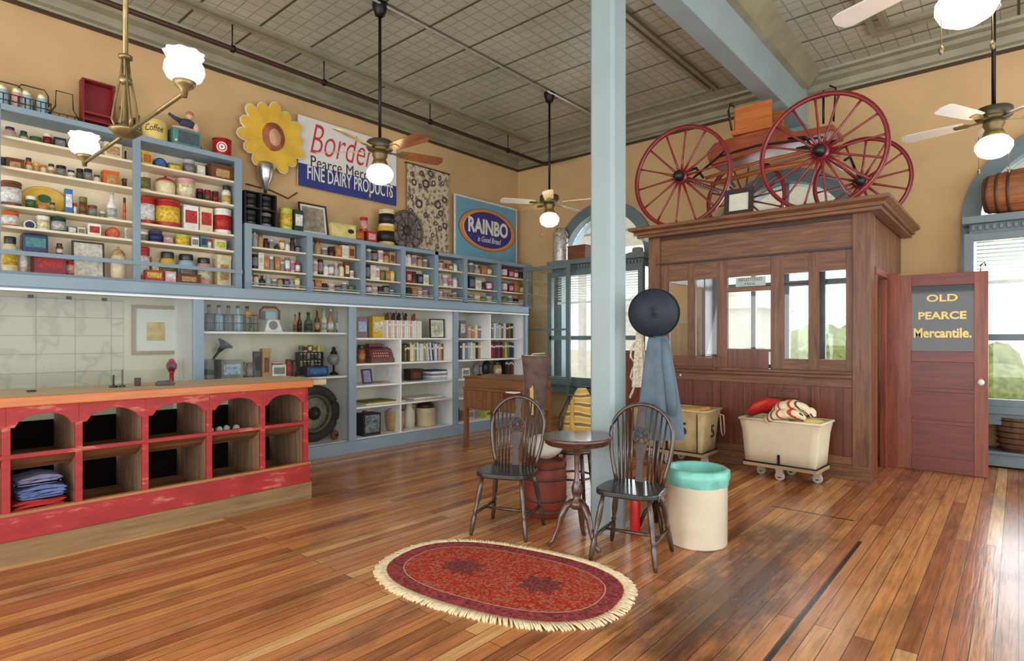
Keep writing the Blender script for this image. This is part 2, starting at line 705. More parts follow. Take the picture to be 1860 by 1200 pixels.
def tin_material():
    """pressed tin: small squares, a heavier seam every two feet"""
    m = bpy.data.materials.new('pressed_tin')
    t, n, l, b = nt(m)
    b.inputs['Metallic'].default_value = 0.12
    b.inputs['Roughness'].default_value = 0.38
    tc = n.new('ShaderNodeTexCoord')

    def brick(w, h, mort):
        br = n.new('ShaderNodeTexBrick')
        br.offset = 0
        br.inputs['Scale'].default_value = 1
        br.inputs['Brick Width'].default_value = w
        br.inputs['Row Height'].default_value = h
        br.inputs['Mortar Size'].default_value = mort
        br.inputs['Mortar Smooth'].default_value = 0.6
        l.new(tc.outputs['Object'], br.inputs['Vector'])
        return br.outputs['Fac']
    small = brick(0.152, 0.152, 0.012)
    big = brick(60, 0.61, 0.016)
    big2 = brick(2.44, 60, 0.012)
    no = n.new('ShaderNodeTexNoise')
    no.inputs['Scale'].default_value = 0.9
    no.inputs['Detail'].default_value = 5
    l.new(tc.outputs['Object'], no.inputs['Vector'])
    r = n.new('ShaderNodeValToRGB')
    r.color_ramp.elements[0].position = 0.35
    r.color_ramp.elements[0].color = lin((160, 160, 138)) + (1,)
    r.color_ramp.elements[1].position = 0.65
    r.color_ramp.elements[1].color = lin((186, 182, 162)) + (1,)
    l.new(no.outputs['Fac'], r.inputs['Fac'])
    a = n.new('ShaderNodeMixRGB')
    mu = n.new('ShaderNodeMath')
    mu.operation = 'MULTIPLY'
    mu.inputs[1].default_value = 0.36
    l.new(small, mu.inputs[0])
    l.new(mu.outputs[0], a.inputs[0])
    l.new(r.outputs['Color'], a.inputs[1])
    a.inputs[2].default_value = lin((120, 116, 92)) + (1,)
    mxx = n.new('ShaderNodeMath')
    mxx.operation = 'MAXIMUM'
    l.new(big, mxx.inputs[0])
    l.new(big2, mxx.inputs[1])
    c = n.new('ShaderNodeMixRGB')
    l.new(mxx.outputs[0], c.inputs[0])
    l.new(a.outputs[0], c.inputs[1])
    c.inputs[2].default_value = lin((66, 58, 42)) + (1,)
    l.new(c.outputs[0], b.inputs['Base Color'])
    s = n.new('ShaderNodeMath')
    s.operation = 'ADD'
    l.new(small, s.inputs[0])
    l.new(mxx.outputs[0], s.inputs[1])
    bp = n.new('ShaderNodeBump')
    bp.inputs['Strength'].default_value = 0.5
    bp.inputs['Distance'].default_value = 0.012
    bp.invert = True
    l.new(s.outputs[0], bp.inputs['Height'])
    l.new(bp.outputs['Normal'], b.inputs['Normal'])
    return m


WALLM = plain((208, 172, 122), 0.75, var=0.09, scale=1.3, bump=0.1, name='tan_plaster')
TRIMTIN = plain((142, 138, 112), 0.4, 0.15, var=0.15, scale=4, name='tin_moulding')

mb = MB().box(XL - 0.2, X1, Y0, YB + 0.3, -0.12, 0)
struct('floor', mb, floor_material(), keep=True)
mb = MB().box(XL - 0.2, X1, Y0, YB + 0.3, ZC, ZC + 0.15)
struct('ceiling', mb, tin_material(), keep=True)
struct('wall_left', MB().box(XL - 0.2, XL, Y0, YB + 0.3, 0, ZC), WALLM)


def arc(cx, cz, r, a0, a1, k=20):
    return [(cx + r * math.cos(a0 + (a1 - a0) * i / k), cz + r * math.sin(a0 + (a1 - a0) * i / k)) for i in range(k + 1)]


SPR, RO, RI = 2.72, 0.97, 0.79
mb = MB()
RW = RI + 0.03
LW = 0.94      # half width of the opening below the transom
edges = [XL, WINS[0] - LW, WINS[0] + LW, WINS[1] - LW, WINS[1] + LW, WINS[2] - LW, WINS[2] + LW, X1]
for i in (0, 2, 4, 6):
    mb.box(edges[i], edges[i + 1], YB, YB + 0.3, 0, ZC)
for i, wx in enumerate(WINS):
    mb.prism(arc(wx, SPR, RW, PI, 0, 28) + [(wx + RW, ZC), (wx - RW, ZC)], YB, YB + 0.3, 'y')
    for a_, b_ in ((-LW, -RW), (RW, LW)):
        mb.box(wx + a_, wx + b_, YB, YB + 0.3, 2.6, ZC)
    if i != 1:
        mb.box(wx - LW, wx + LW, YB, YB + 0.3, 0, 0.62)
struct('wall_back', mb, WALLM, keep=True)

# crown moulding round the ceiling
prof = [(0, 4.58), (0.035, 4.56), (0.05, 4.6), (0.09, 4.62), (0.12, 4.69), (0.2, 4.72), (0.22, 4.76), (0.3, 4.77), (0.31, 4.8), (0, 4.8)]
struct('trim_1', MB().prism([(XL + a, z) for a, z in prof], Y0, YB, 'y'), TRIMTIN)
struct('trim_2', MB().prism([(YB - a, z) for a, z in prof], XL, X1, 'x'), TRIMTIN)
struct('trim_3', MB().box(XL, XL + 0.045, Y0, YB, 4.545, 4.575).box(XL, X1, YB - 0.045, YB, 4.545, 4.575), plain((70, 50, 32), 0.5, name='dark_bead'))
# raised tin borders on the ceiling either side of the beam
mb = MB()
for x in (-3.15, -6.35):
    mb.box(x - 0.07, x - 0.02, Y0, 7.85, ZC - 0.04, ZC).box(x + 0.02, x + 0.07, Y0, 7.85, ZC - 0.04, ZC)
mb.box(-6.35, -3.15, 7.8, 7.85, ZC - 0.04, ZC)
struct('trim_4', mb, TRIMTIN)
mb = MB()
mb.prism([(-2.12, 4.8), (-2.12, 4.62), (-2.05, 4.64), (-1.98, 4.72), (-1.9, 4.8)], Y0, YB - 0.25, 'y')
for x in (-1.15,):
    mb.box(x - 0.09, x - 0.03, Y0, 7.62, ZC - 0.05, ZC).box(x + 0.03, x + 0.09, Y0, 7.5, ZC - 0.05, ZC)
mb.box(-1.24, X1, 7.56, 7.62, ZC - 0.05, ZC).box(-1.12, X1, 7.44, 7.5, ZC - 0.05, ZC)
struct('trim_5', mb, TRIMTIN)

# beam and column
o = struct('trim_6', MB().box(-2.315, -2.12, Y0, YB, 4.2, ZC), BLUEC, bevel=0.006)
mb = MB()
w = 0.1
poly = [(-w, -w + 0.025), (-w + 0.025, -w), (w - 0.025, -w), (w, -w + 0.025), (w, w - 0.025), (w - 0.025, w), (-w + 0.025, w), (-w, w - 0.025)]
t = thing('column', 'pale blue square wooden column standing beside the round table, floor to ceiling beam', 'column', (-2.245, 3.66, 0))
mb.prism(poly, 0.0, 4.2, 'z')
mb.build('shaft', BLUEC, t)
MB().box(-0.13, 0.13, -0.13, 0.13, 4.08, 4.2).build('capital', BLUEC, t, bevel=0.005)

# beam bracket where it meets the end wall
struct('trim_7', MB().box(-2.36, -2.08, YB - 0.12, YB, 3.95, 4.2), BLUEC, bevel=0.005)

# sprinkler pipe with hangers, conduit between the fans
t = thing('sprinkler_pipe', 'dark brown sprinkler pipe hung along the ceiling above the left wall shelves', 'pipe', (-6.4, 3, 4.5))
MB().rod((0, -6, 0), (0, 5.35, 0), 0.028).rod((0.03, 5.2, -0.02), (0.6, 5.24, -0.02), 0.02).build('pipe', plain((62, 34, 24), 0.5, name='rusty_iron'), t)
for yy in (-2.4, -0.2, 1.0 - 0.1, 2.6, 4.3):
    MB().rod((0, yy, 0.03), (0, yy, 0.3), 0.008).ring(0.03, 0.04, (0, yy + 0.02, 0), 0.03, 'y', 12).build('hanger', IRON, t)
t = thing('conduit', 'thin pale metal conduit running across the tin ceiling between two fans', 'pipe', (-4.88, 3, 4.77))
MB().rod((0, -5, 0), (0, 3.38, 0), 0.013).rod((0.0, 3.38, 0), (0.0, 5.2, 0), 0.013).build('tube', plain((200, 200, 190), 0.4, 0.4), t)

# ---------------------------------------------------------------- windows in the end wall
WDARK = plain((108, 124, 128), 0.5, var=0.08, name='window_blue_paint')


def win(i, wx, door=False):
    root = bpy.data.objects.new('window_%d' % i, None)
    COL.objects.link(root)
    root.location = (wx, YB, 0)
    root['kind'] = 'structure'
    z0 = 0.0 if door else 0.62
    # casing band
    mb = MB()
    outer = arc(0, SPR, RO, PI, 0, 28)
    inner = arc(0, SPR, RI, 0, PI, 28)
    # casing built as quads round the arch
    for k in range(28):
        a, b2 = outer[k], outer[k + 1]
        c, d = inner[28 - k - 1], inner[28 - k]
        mb.prism([a, b2, c, d], -0.06, 0.3, 'y')
    for s_ in (-1, 1):
        mb.box(min(s_ * RO, s_ * 0.9), max(s_ * RO, s_ * 0.9), -0.06, 0.3, z0 - 0.02, 2.6)
        mb.box(min(s_ * RO, s_ * RI), max(s_ * RO, s_ * RI), -0.06, 0.3, 2.6, SPR)
    mb.build('casing', WDARK, root)
    # transom shelf with dentils
    mb = MB()
    mb.box(-RO + 0.03, RO - 0.03, -0.36, 0.12, 2.64, 2.72)
    mb.box(-RO + 0.09, RO - 0.09, -0.28, 0.12, 2.52, 2.64)
    k = 0
    while -0.86 + k * 0.06 < 0.84:
        mb.box(-0.86 + k * 0.06, -0.83 + k * 0.06, -0.31, -0.28, 2.57, 2.62)
        k += 1
    mb.build('transom_shelf', WDARK, root, bevel=0.004)
    # sash: in the two windows it stands forward of the wall as a shallow glass display box
    mb = MB()
    mb.M = Matrix.Translation((0, 0 if door else -0.44, 0))
    SW_ = 0.88
    for s in (-1, 1):
        mb.box(s * SW_ - 0.04, s * SW_ + 0.04, 0.08, 0.16, z0, 2.6 if door else 2.53)
        if not door:
            mb.box(s * SW_ - 0.03, s * SW_ + 0.03, 0.4, 0.44, z0, 2.53)
    zs = (0.06, 1.36, 2.45) if not door else (0.12, 0.95, 2.1, 2.56)
    for z in zs:
        mb.box(-SW_, SW_, 0.08, 0.16, max(z0, z + (0 if door else (0.6 if z < 1 else 0))), max(z0, z + (0 if door else (0.6 if z < 1 else 0))) + 0.07)
    for xm in ((0,) if not door else (-0.45, 0.0, 0.45)):
        mb.box(xm - 0.03, xm + 0.03, 0.09, 0.15, z0, 2.6 if door else 2.5)
    mb.build('sash', WDARK, root)
    yg = 0.115 if door else -0.325
    MB().box(-SW_, SW_, yg, yg + 0.005, z0, 2.5).build('glass', GLASS, root)
    mb = MB()
    mb.prism([(-RI, SPR)] + [(-x, z) for x, z in reversed(arc(0, SPR, RI, PI, 0, 24))][::-1] if False else arc(0, SPR, RI, PI, 0, 24), 0.115, 0.12, 'y')
    mb.build('arched_glass', GLASS, root)
    mb = MB()
    mb.box(-0.02, 0.02, 0.09, 0.15, SPR, SPR + RI)
    mb.build('glazing_bar', WDARK, root)
    if not door:
        MB().box(-RO + 0.03, RO - 0.03, -0.4, 0.1, 0.58, 0.66).box(-RO + 0.05, RO - 0.05, -0.36, -0.01, 0.46, 0.58).build('sill', WDARK, root, bevel=0.004)
    # venetian blind drawn up part of the way
    if not door:
        mb = MB()
        for q in range(11):
            z = 2.48 - q * 0.042
            mb.hexa([(-0.82, -0.2, z), (0.82, -0.2, z), (0.82, -0.155, z + 0.02), (-0.82, -0.155, z + 0.02)],
                    [(-0.82, -0.2, z + 0.004), (0.82, -0.2, z + 0.004), (0.82, -0.155, z + 0.024), (-0.82, -0.155, z + 0.024)])
        mb.box(-0.82, 0.82, -0.2, -0.16, 1.98, 2.02)
        b = mb.build('venetian_blind', plain((226, 226, 216), 0.5), None)
        b.location = Vector(b.location) + Vector((wx, YB, 0))
        tag(b, 'raised white slatted blind in the %s window of the end wall' % ('left arched' if i == 1 else 'right arched'), 'blind')


win(1, WINS[0])
win(2, WINS[2])
win(3, WINS[1], door=True)

# ---------------------------------------------------------------- outside, seen through the glass
struct('pavement', MB().box(-20, 14, YB + 0.3, 12.5, -0.25, -0.1), plain((214, 208, 196), 0.8)).name = 'sidewalk'
struct('road', MB().box(-60, 60, 12.5, 70, -0.3, -0.2), plain((206, 196, 170), 0.9, scale=0.5)).name = 'street'
pm = plain((236, 232, 222), 0.6)
for k, xx in enumerate((-7.6, -4.4, -1.7, 1.2, 3.6)):
    tag(MB().box(xx - 0.07, xx + 0.07, 11.2, 11.34, -0.1, 3.4).build('porch_post', pm),
        'white porch post outside the end wall, %s from the left' % ORD[k], 'post', 'porch posts outside the windows')
tag(MB().box(-14, 8, 11.17, 11.37, 3.4, 3.7).build('porch_beam', pm), 'white beam along the top of the porch posts outside', 'beam')
tag(MB().box(-14, 8, YB + 0.9, 11.5, 3.75, 3.85).build('porch_roof', pm), 'flat porch roof over the sidewalk outside the windows', 'roof')
for (bx, by, br, lab) in ((-3.9, 17, 1.5, 'pale green bush outside, seen through the booth windows'), (1.6, 14.5, 0.9, 'yellow-green bush outside the right window'),
                          (3.4, 15.5, 1.2, 'green bush outside at the far right of the right window'), (-0.9, 18, 1.3, 'green bush across the street outside')):
    mb = MB()
    rnd = random.Random(bx)
    for k in range(14):
        a = rnd.uniform(0, 2 * PI)
        q = rnd.uniform(0, 0.6) * br
        mb.blob((bx + q * math.cos(a), by + q * math.sin(a), -0.2 + rnd.uniform(0.3, 0.9) * br), (br * 0.45,) * 3, 9, 6, wob=0.12, seed=k)
    tag(mb.build('bush', plain((150, 160, 92), 0.9, var=0.4, scale=8)), lab, 'bush')
tag(MB().box(-12, -6.6, 20, 24, -0.2, 2.4).prism([(-12.3, 2.4), (-6.3, 2.4), (-9.3, 3.9)], 19.8, 24.2, 'y', 0).build('house', plain((222, 216, 208), 0.8)),
    'pale gabled house across the street outside the left window', 'house')

# ================================================================ LEFT WALL: UPPER SHELF CASE
UF = -6.85      # front plane of the upper case
zt = [3.44, 3.205, 2.93, 2.585, 2.4, 1.99]
t = thing('shelf_case', 'tall blue framed wall case of five cream shelves crowded with old tins', 'shelf', (UF, 1.2, 1.9))
Ya, Ye = -0.6, 3.1
MB().box(XL + 0.002, XL + 0.03, Ya, Ye, 1.92, 3.47).build('back_panel', CREAMP, t, world=True)
mb = MB()
mb.box(XL, UF + 0.02, Ya, Ye, 3.42, 3.475)
mb.box(XL, UF, Ye - 0.03, Ye, 1.92, 3.47)
mb.box(UF - 0.02, UF + 0.02, Ye - 0.075, Ye, 1.92, 3.47)
mb.box(UF - 0.02, UF + 0.02, 1.995, 2.06, 1.92, 3.47)
mb.box(UF - 0.02, UF + 0.02, Ya, Ya + 0.06, 1.92, 3.47)
mb.box(UF - 0.02, UF + 0.02, 0.935, 0.965, 1.92, 3.47)
mb.box(UF - 0.02, UF + 0.02, Ya, Ye, 1.92, 1.99)
mb.build('frame', BLUE, t, world=True, bevel=0.003)
for k, z in enumerate(zt[1:]):
    MB().box(XL + 0.03, UF - 0.02, Ya, Ye - 0.03, z - 0.022, z).build('shelf_board', CREAMP, t, world=True)
MB().box(UF + 0.02, UF + 0.035, Ya, Ye, 2.135, 2.175).build('guard_rail', BLUE, t, world=True)

t2 = thing('shelf_case', 'long low blue framed wall case of seven bays with three shelves each', 'shelf', (UF, 5.8, 1.9))
UD = [3.135, 3.966, 4.772, 5.47, 6.116, 6.751, 7.584, 8.46]
LT, LS = 2.735, [2.475, 2.215, 2.02]
mb = MB()
mb.box(XL, UF + 0.02, UD[0], UD[-1], 2.68, LT)
mb.box(XL, UF, UD[0], UD[0] + 0.03, 1.92, LT)
mb.box(UF - 0.02, UF + 0.02, UD[0], UD[-1], 1.92, 1.985)
for k, y in enumerate(UD):
    mb.box(UF - 0.02, UF + 0.02, y if k == 0 else y - 0.035, y + (0.08 if k == 0 else (0.035 if k < 7 else 0)), 1.92, LT)
    if 0 < k < 7:
        mb.box(XL + 0.03, UF - 0.02, y - 0.012, y + 0.012, 1.95, 2.69)
mb.build('frame', BLUE, t2, world=True, bevel=0.003)
MB().box(XL + 0.002, XL + 0.03, UD[0] + 0.03, UD[-1], 1.92, 2.68).build('back_panel', CREAMP, t2, world=True)
for z in LS:
    MB().box(XL + 0.03, UF - 0.02, UD[0] + 0.03, UD[-1], z - 0.02, z).build('shelf_board', CREAMP, t2, world=True)
MB().box(UF + 0.02, UF + 0.03, UD[0], UD[-1], 2.03, 2.045).build('guard_rail', BLUE, t2, world=True)

CASEGLASS = pane('case_glass', (0.97, 0.98, 0.97), 1.22)
# ================================================================ LEFT WALL: LOWER DISPLAY CASES
LF, LB = -6.1, -6.72
E2 = 7.44
t3 = thing('display_case', 'long blue trimmed built-in case under the upper shelves, glazed at left, open bookshelves at right', 'display case', (LF, 4, 0))
mb = MB()
mb.box(XL, LF + 0.03, -1.2, E2, 1.8, 1.9)            # ledge
mb.box(LF - 0.04, LF + 0.012, -1.2, E2, 1.77, 1.8)
mb.box(XL, LF + 0.02, -1.2, E2, 0.0, 0.14)           # plinth
for a, b2 in ((2.298, 2.39), (4.061, 4.15), (5.79, 5.868), (7.38, E2), (0.0, 0.09), (-1.2, -1.1)):
    mb.box(LF - 0.04, LF + 0.01, a, b2, 0.14, 1.8)
mb.box(LB, LF, E2 - 0.03, E2, 0.14, 1.8)
mb.build('frame', BLUE, t3, world=True, bevel=0.004)
MB().box(LF + 0.012, LF + 0.035, -1.2, E2, 1.765, 1.785).build('white_bead', WHITEP, t3, world=True)
MB().box(LB - 0.03, LB, -1.2, E2, 0.14, 1.8).build('back_panel', plain((222, 216, 190), 0.6, var=0.04, scale=2), t3, world=True)
for y in (2.34, 4.1, 5.83):
    MB().box(LB, LF - 0.04, y - 0.012, y + 0.012, 0.14, 1.8).build('partition', WHITEP, t3, world=True)
for z in (1.455, 0.935):
    MB().box(LB, LF - 0.06, 2.36, 4.08, z - 0.022, z).build('shelf_board', WHITEP, t3, world=True)
MB().box(LB, LF - 0.045, 2.36, E2 - 0.032, 0.142, 0.1495).box(LB, LF - 0.05, E2 - 0.04, E2 - 0.031, 0.15, 1.79).build('white_lining', WHITEP, t3, world=True)
for (a, b2, zz) in ((4.112, 5.818, (1.39, 1.07, 0.8, 0.535)), (5.842, E2 - 0.03, (1.385, 1.07, 0.79, 0.515))):
    for z in zz:
        MB().box(LB, LF - 0.05, a, b2, z - 0.02, z).build('shelf_board', WHITEP, t3, world=True)
MB().box(LB, LF - 0.055, 4.87, 4.89, 0.14, 1.37).build('divider', WHITEP, t3, world=True)
MB().box(LB, LF - 0.055, 6.6, 6.62, 1.08, 1.76).build('divider', WHITEP, t3, world=True)
MB().box(LF - 0.028, LF - 0.022, -1.1, 2.298, 0.14, 1.77).build('glass', CASEGLASS, t3, world=True)
MB().box(LF - 0.028, LF - 0.022, 2.39, 4.061, 0.14, 1.77).build('glass', CASEGLASS, t3, world=True)

# old map sheet pinned inside the left case
def map_material():
    m = bpy.data.materials.new('old_map_paper')
    t_, n, l, b = nt(m)
    b.inputs['Roughness'].default_value = 0.8
    tc = n.new('ShaderNodeTexCoord')
    no = n.new('ShaderNodeTexNoise')
    no.inputs['Scale'].default_value = 3
    no.inputs['Detail'].default_value = 8
    l.new(tc.outputs['Object'], no.inputs['Vector'])
    r = n.new('ShaderNodeValToRGB')
    e = r.color_ramp.elements
    e[0].position = 0.42
    e[0].color = lin((216, 210, 190)) + (1,)
    e[1].position = 0.505
    e[1].color = lin((216, 210, 190)) + (1,)
    q = e.new(0.465)
    q.color = lin((196, 191, 172)) + (1,)
    l.new(no.outputs['Fac'], r.inputs['Fac'])
    sp = n.new('ShaderNodeSeparateXYZ')
    l.new(tc.outputs['Object'], sp.inputs[0])
    cb = n.new('ShaderNodeCombineXYZ')
    l.new(sp.outputs[1], cb.inputs[0])
    l.new(sp.outputs[2], cb.inputs[1])
    br = n.new('ShaderNodeTexBrick')
    br.offset = 0
    br.inputs['Scale'].default_value = 1
    br.inputs['Brick Width'].default_value = 0.29
    br.inputs['Row Height'].default_value = 0.17
    br.inputs['Mortar Size'].default_value = 0.006
    br.inputs['Mortar Smooth'].default_value = 1
    l.new(cb.outputs[0], br.inputs['Vector'])
    mx = n.new('ShaderNodeMixRGB')
    mu = n.new('ShaderNodeMath')
    mu.operation = 'MULTIPLY'
    mu.inputs[1].default_value = 0.75
    l.new(br.outputs['Fac'], mu.inputs[0])
    l.new(mu.outputs[0], mx.inputs[0])
    l.new(r.outputs['Color'], mx.inputs[1])
    mx.inputs[2].default_value = lin((150, 138, 116)) + (1,)
    l.new(mx.outputs[0], b.inputs['Base Color'])
    return m


t = thing('wall_map', 'large creased old paper map pinned up inside the left glass case', 'map', (LB + 0.006, 0.9, 0.9))
MB().box(0, 0.006, -0.95, 0.97, 0.0, 0.87).build('sheet', map_material(), t)
for k in range(4):
    MB().box(0.006, 0.02, -0.05 + k * 0.28, -0.01 + k * 0.28, 0.845, 0.875).build('clip', plain('black', 0.4), t)
t = thing('picture_frame', 'pale wooden framed print hanging in the left glass case right of the map', 'picture', (LB + 0.004, 2.165, 1.22))
fw = wood((150, 128, 96), (178, 156, 122), 'z', name='bleached_frame')
MB().box(0, 0.03, -0.22, -0.19, 0, 0.5).box(0, 0.03, 0.19, 0.22, 0, 0.5).box(0, 0.03, -0.19, 0.19, 0, 0.035).box(0, 0.03, -0.19, 0.19, 0.465, 0.5).build('frame', fw, t)
MB().box(0, 0.012, -0.19, 0.19, 0.035, 0.465).build('mat_board', plain((222, 224, 214), 0.7, var=0.05), t)
MB().box(0.012, 0.014, -0.09, 0.08, 0.14, 0.33).build('print', plain((206, 178, 112), 0.7, var=0.35, scale=16), t)
tag(MB().box(LB + 0.001, LB + 0.04, 0.4, 0.86, 1.27, 1.76).build('picture_frame', wood((116, 70, 30), (160, 104, 50))), 'brown wooden frame at the left edge inside the glass case', 'picture')

# ================================================================ BIN COUNTER
CF = -4.64
REDP = worn((172, 44, 42), (190, 112, 90), 'red_counter_paint', 4, 0.57)
t4 = thing('bin_counter', 'long red painted store counter with two rows of arched bins and an orange edged top', 'counter', (CF, 1.0, 0))
DIV = [-0.92, -0.52, -0.12, 0.28, 0.68, 1.045, 1.43, 1.86, 2.275, 2.655]
BK = -5.36
mb = MB()
# front board with the arches
ys, ye = DIV[0], 2.692
for k in range(len(DIV) - 1):
    a, b2 = DIV[k] + 0.02, DIV[k + 1] - 0.02
    c, hw = (a + b2) / 2, (b2 - a) / 2
    lower = []
    for i in range(17):
        f = -1 + i / 8.0
        if abs(f) > 0.82:
            z = 0.835
        else:
            z = 0.835 + 0.075 * math.sqrt(max(0, 1 - (f / 0.82) ** 2)) + 0.003
        lower.append((c + f * hw, z))
    # scallop shoulders
    mb.prism([(DIV[k], 0.97), (DIV[k], 0.835)] + lower + [(DIV[k + 1], 0.835), (DIV[k + 1], 0.97)], CF - 0.025, CF, 'x')
for d in DIV:
    mb.box(CF - 0.03, CF, d - 0.02, d + 0.02, 0.3, 0.84)
mb.box(CF - 0.03, CF + 0.005, ys, ye, 0.645, 0.672)
mb.box(CF - 0.03, CF, ys, ye, 0.145, 0.3)
mb.box(BK, CF - 0.03, 2.66, ye, 0.145, 0.97)
mb.build('front_frame', REDP, t4, world=True, bevel=0.003)
MB().box(CF - 0.04, CF + 0.006, ys, ye + 0.005, 0.3, 0.318).build('sill_bead', wood((150, 96, 52), (190, 130, 80), 'y', 0.6, name='bare_bead'), t4, world=True)
MB().box(BK + 0.05, CF + 0.012, ys, ye + 0.01, 0, 0.145).build('base_board', wood((118, 88, 56), (160, 128, 84), 'y', 0.7, name='bare_base_board'), t4, world=True)
TOPW = worn((200, 176, 140), (150, 110, 74), 'worn_counter_top', 4, 0.6)
MB().box(BK - 0.05, CF + 0.0, ys, ye + 0.16, 0.975, 1.022).build('worktop', TOPW, t4, world=True, bevel=0.004)
MB().box(CF + 0.0, CF + 0.022, ys, ye + 0.02, 0.962, 1.024).build('orange_edge', wood((184, 88, 18), (210, 122, 34), 'y', 0.35, name='orange_edge', coat=0.4), t4, world=True, bevel=0.006)
INW = wood((118, 86, 64), (176, 142, 112), 'z', 0.6, name='bin_partition_wood')
INF = wood((92, 58, 32), (146, 98, 60), 'y', 0.6, name='bin_floor_wood')
for k, d in enumerate(DIV[:-1] + [2.65]):
    MB().box(BK + 0.1, CF - 0.03, d - 0.011, d + 0.011, 0.15, 0.97).build('partition', INW, t4, world=True)
for k in range(len(DIV) - 1):
    a, b2 = DIV[k] + 0.011, DIV[k + 1] - 0.011
    for (zf, zb) in ((0.655, 0.07), (0.3, 0.08)):
        mb = MB()
        # curved scoop bottom rising towards the back
        seg = 8
        low, up = [], []
        for i in range(seg + 1):
            f = i / seg
            x = CF - 0.03 - f * 0.48
            z = zf - 0.1 * math.sin(min(1.0, f / 0.35) * PI / 2) + (zb * f ** 2)
            low.append((x, z - 0.012))
            up.append((x, z))
        old = low + list(reversed(up))
        mb.prism([(x, z) for x, z in old], a, b2, 'y')
        mb.build('bin', INF, t4, world=True)
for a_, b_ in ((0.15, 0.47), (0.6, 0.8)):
    MB().box(BK + 0.07, BK + 0.09, ys, ye, a_, b_).build('back_board', plain((24, 17, 14), 0.9, spec=0.1), t4, world=True)  # near-black boards stand for the shade in the open bin backs
# folded clothes in the lower bin
cj = plain((92, 110, 158), 0.9, var=0.3, scale=30, bump=0.3, name='denim')


def folded(y0, y1, z, h, x1, mat, label, seed):
    mb = MB()
    rnd = random.Random(seed)
    n_ = 10
    L_ = max(2, int(round(h / 0.022)))
    for q in range(L_):
        a_, b_ = y0 + rnd.uniform(0, 0.03), y1 - rnd.uniform(0, 0.03)
        zz0 = z + h * q / L_
        lo, hi = [], []
        for i in range(n_ + 1):
            f = i / n_
            w_ = 0.006 * math.sin(f * 7 + seed + q) - 0.012 * abs(f - 0.5)
            e_ = 0.5 * h / L_ * (1 - math.sqrt(max(0, 1 - (abs(2 * f - 1)) ** 8)))
            lo.append((a_ + (b_ - a_) * f, zz0 + w_ * (q > 0) + e_))
            hi.append((a_ + (b_ - a_) * f, zz0 + h / L_ * 0.97 + w_ - e_))
        mb.prism(lo + list(reversed(hi)), x1 - 0.24 - rnd.uniform(0, 0.02), x1 - rnd.uniform(0, 0.018), 'x')
    return tag(mb.build('folded_cloth', mat, bevel=0.004), label, 'cloth', 'folded clothes in the counter bin')


zc = 0.24
folded(0.71, 1.01, zc - 0.004, 0.125, CF - 0.05, plain('red', 0.9), 'red folded cloth at the bottom of the stack in the counter bin', 1)
folded(0.715, 1.015, zc + 0.13, 0.075, CF - 0.05, cj, 'blue denim folded over a red cloth in the counter bin', 2)
folded(0.72, 0.98, zc + 0.215, 0.055, CF - 0.06, plain((124, 122, 156), 0.9, var=0.25, scale=24), 'lavender grey cloth on top of the folded stack in the counter bin', 3)
for k in range(5):
    MBk = MB().blob((0, 0, 0.035), (0.03, 0.03, 0.034), 10, 6, wob=0.1, seed=k)
    o = MBk.build('paper_scrap', plain('white', 0.8))
    o.location = (CF - 0.32 - 0.03 * (k % 2), 1.93 + k * 0.068, 0.592)
    tag(o, 'crumpled white paper lump in an upper bin of the red counter, %s from left' % ORD[k], 'paper', 'paper lumps in the counter bin')
# bits on the worktop
for (u, v, w_, h_, d_, c_, nm, cat, lab) in (
        (250, 700, 0.035, 0.06, 0.04, 'dark brown', 'small_block', 'block', 'small dark brown block standing on the counter top'),
        (300, 699, 0.12, 0.035, 0.06, 'dark grey', 'stapler', 'stapler', 'dark low metal stapler on the back of the counter top'),
        (206, 703, 0.018, 0.09, 0.018, 'black', 'pen', 'pen', 'black upright pen in the middle of the counter top'),
        (222, 702, 0.014, 0.13, 0.014, 'dark grey', 'spindle', 'spindle', 'thin dark paper spindle on the counter top beside the pen'),
        (57, 711, 0.05, 0.012, 0.03, 'black', 'clip', 'clip', 'small black clip lying on the counter top at left')):
    p = px(u, v, z=1.024)
    p.x = max(p.x, BK)
    mb = MB()
    if nm in ('pen', 'spindle'):
        mb.lathe([(w_ * 1.6, 0), (w_ * 1.6, 0.012), (w_ * 0.4, 0.016), (w_ * 0.4, h_)], seg=10)
    elif nm == 'stapler':
        mb.prism([(-w_ / 2, 0), (w_ / 2, 0), (w_ / 2, h_ * 0.5), (w_ * 0.35, h_), (-w_ * 0.35, h_), (-w_ / 2, h_ * 0.5)], -d_ / 2, d_ / 2, 'x')
    else:
        mb.box(-d_ / 2, d_ / 2, -w_ / 2, w_ / 2, 0, h_)
    o = mb.build(nm, plain(c_, 0.4), bevel=0.003)
    o.location = (p.x, p.y, 1.023)
    tag(o, lab, cat)

# ================================================================ SHELF GOODS
def article(c):
    return c


def put(o, x, y, z, rz=0.0):
    o.location = (x, y, z)
    o.rotation_euler = (0, 0, rz)
    return o


JARM = pane('jar_glass', (0.86, 0.88, 0.84), 1.5)


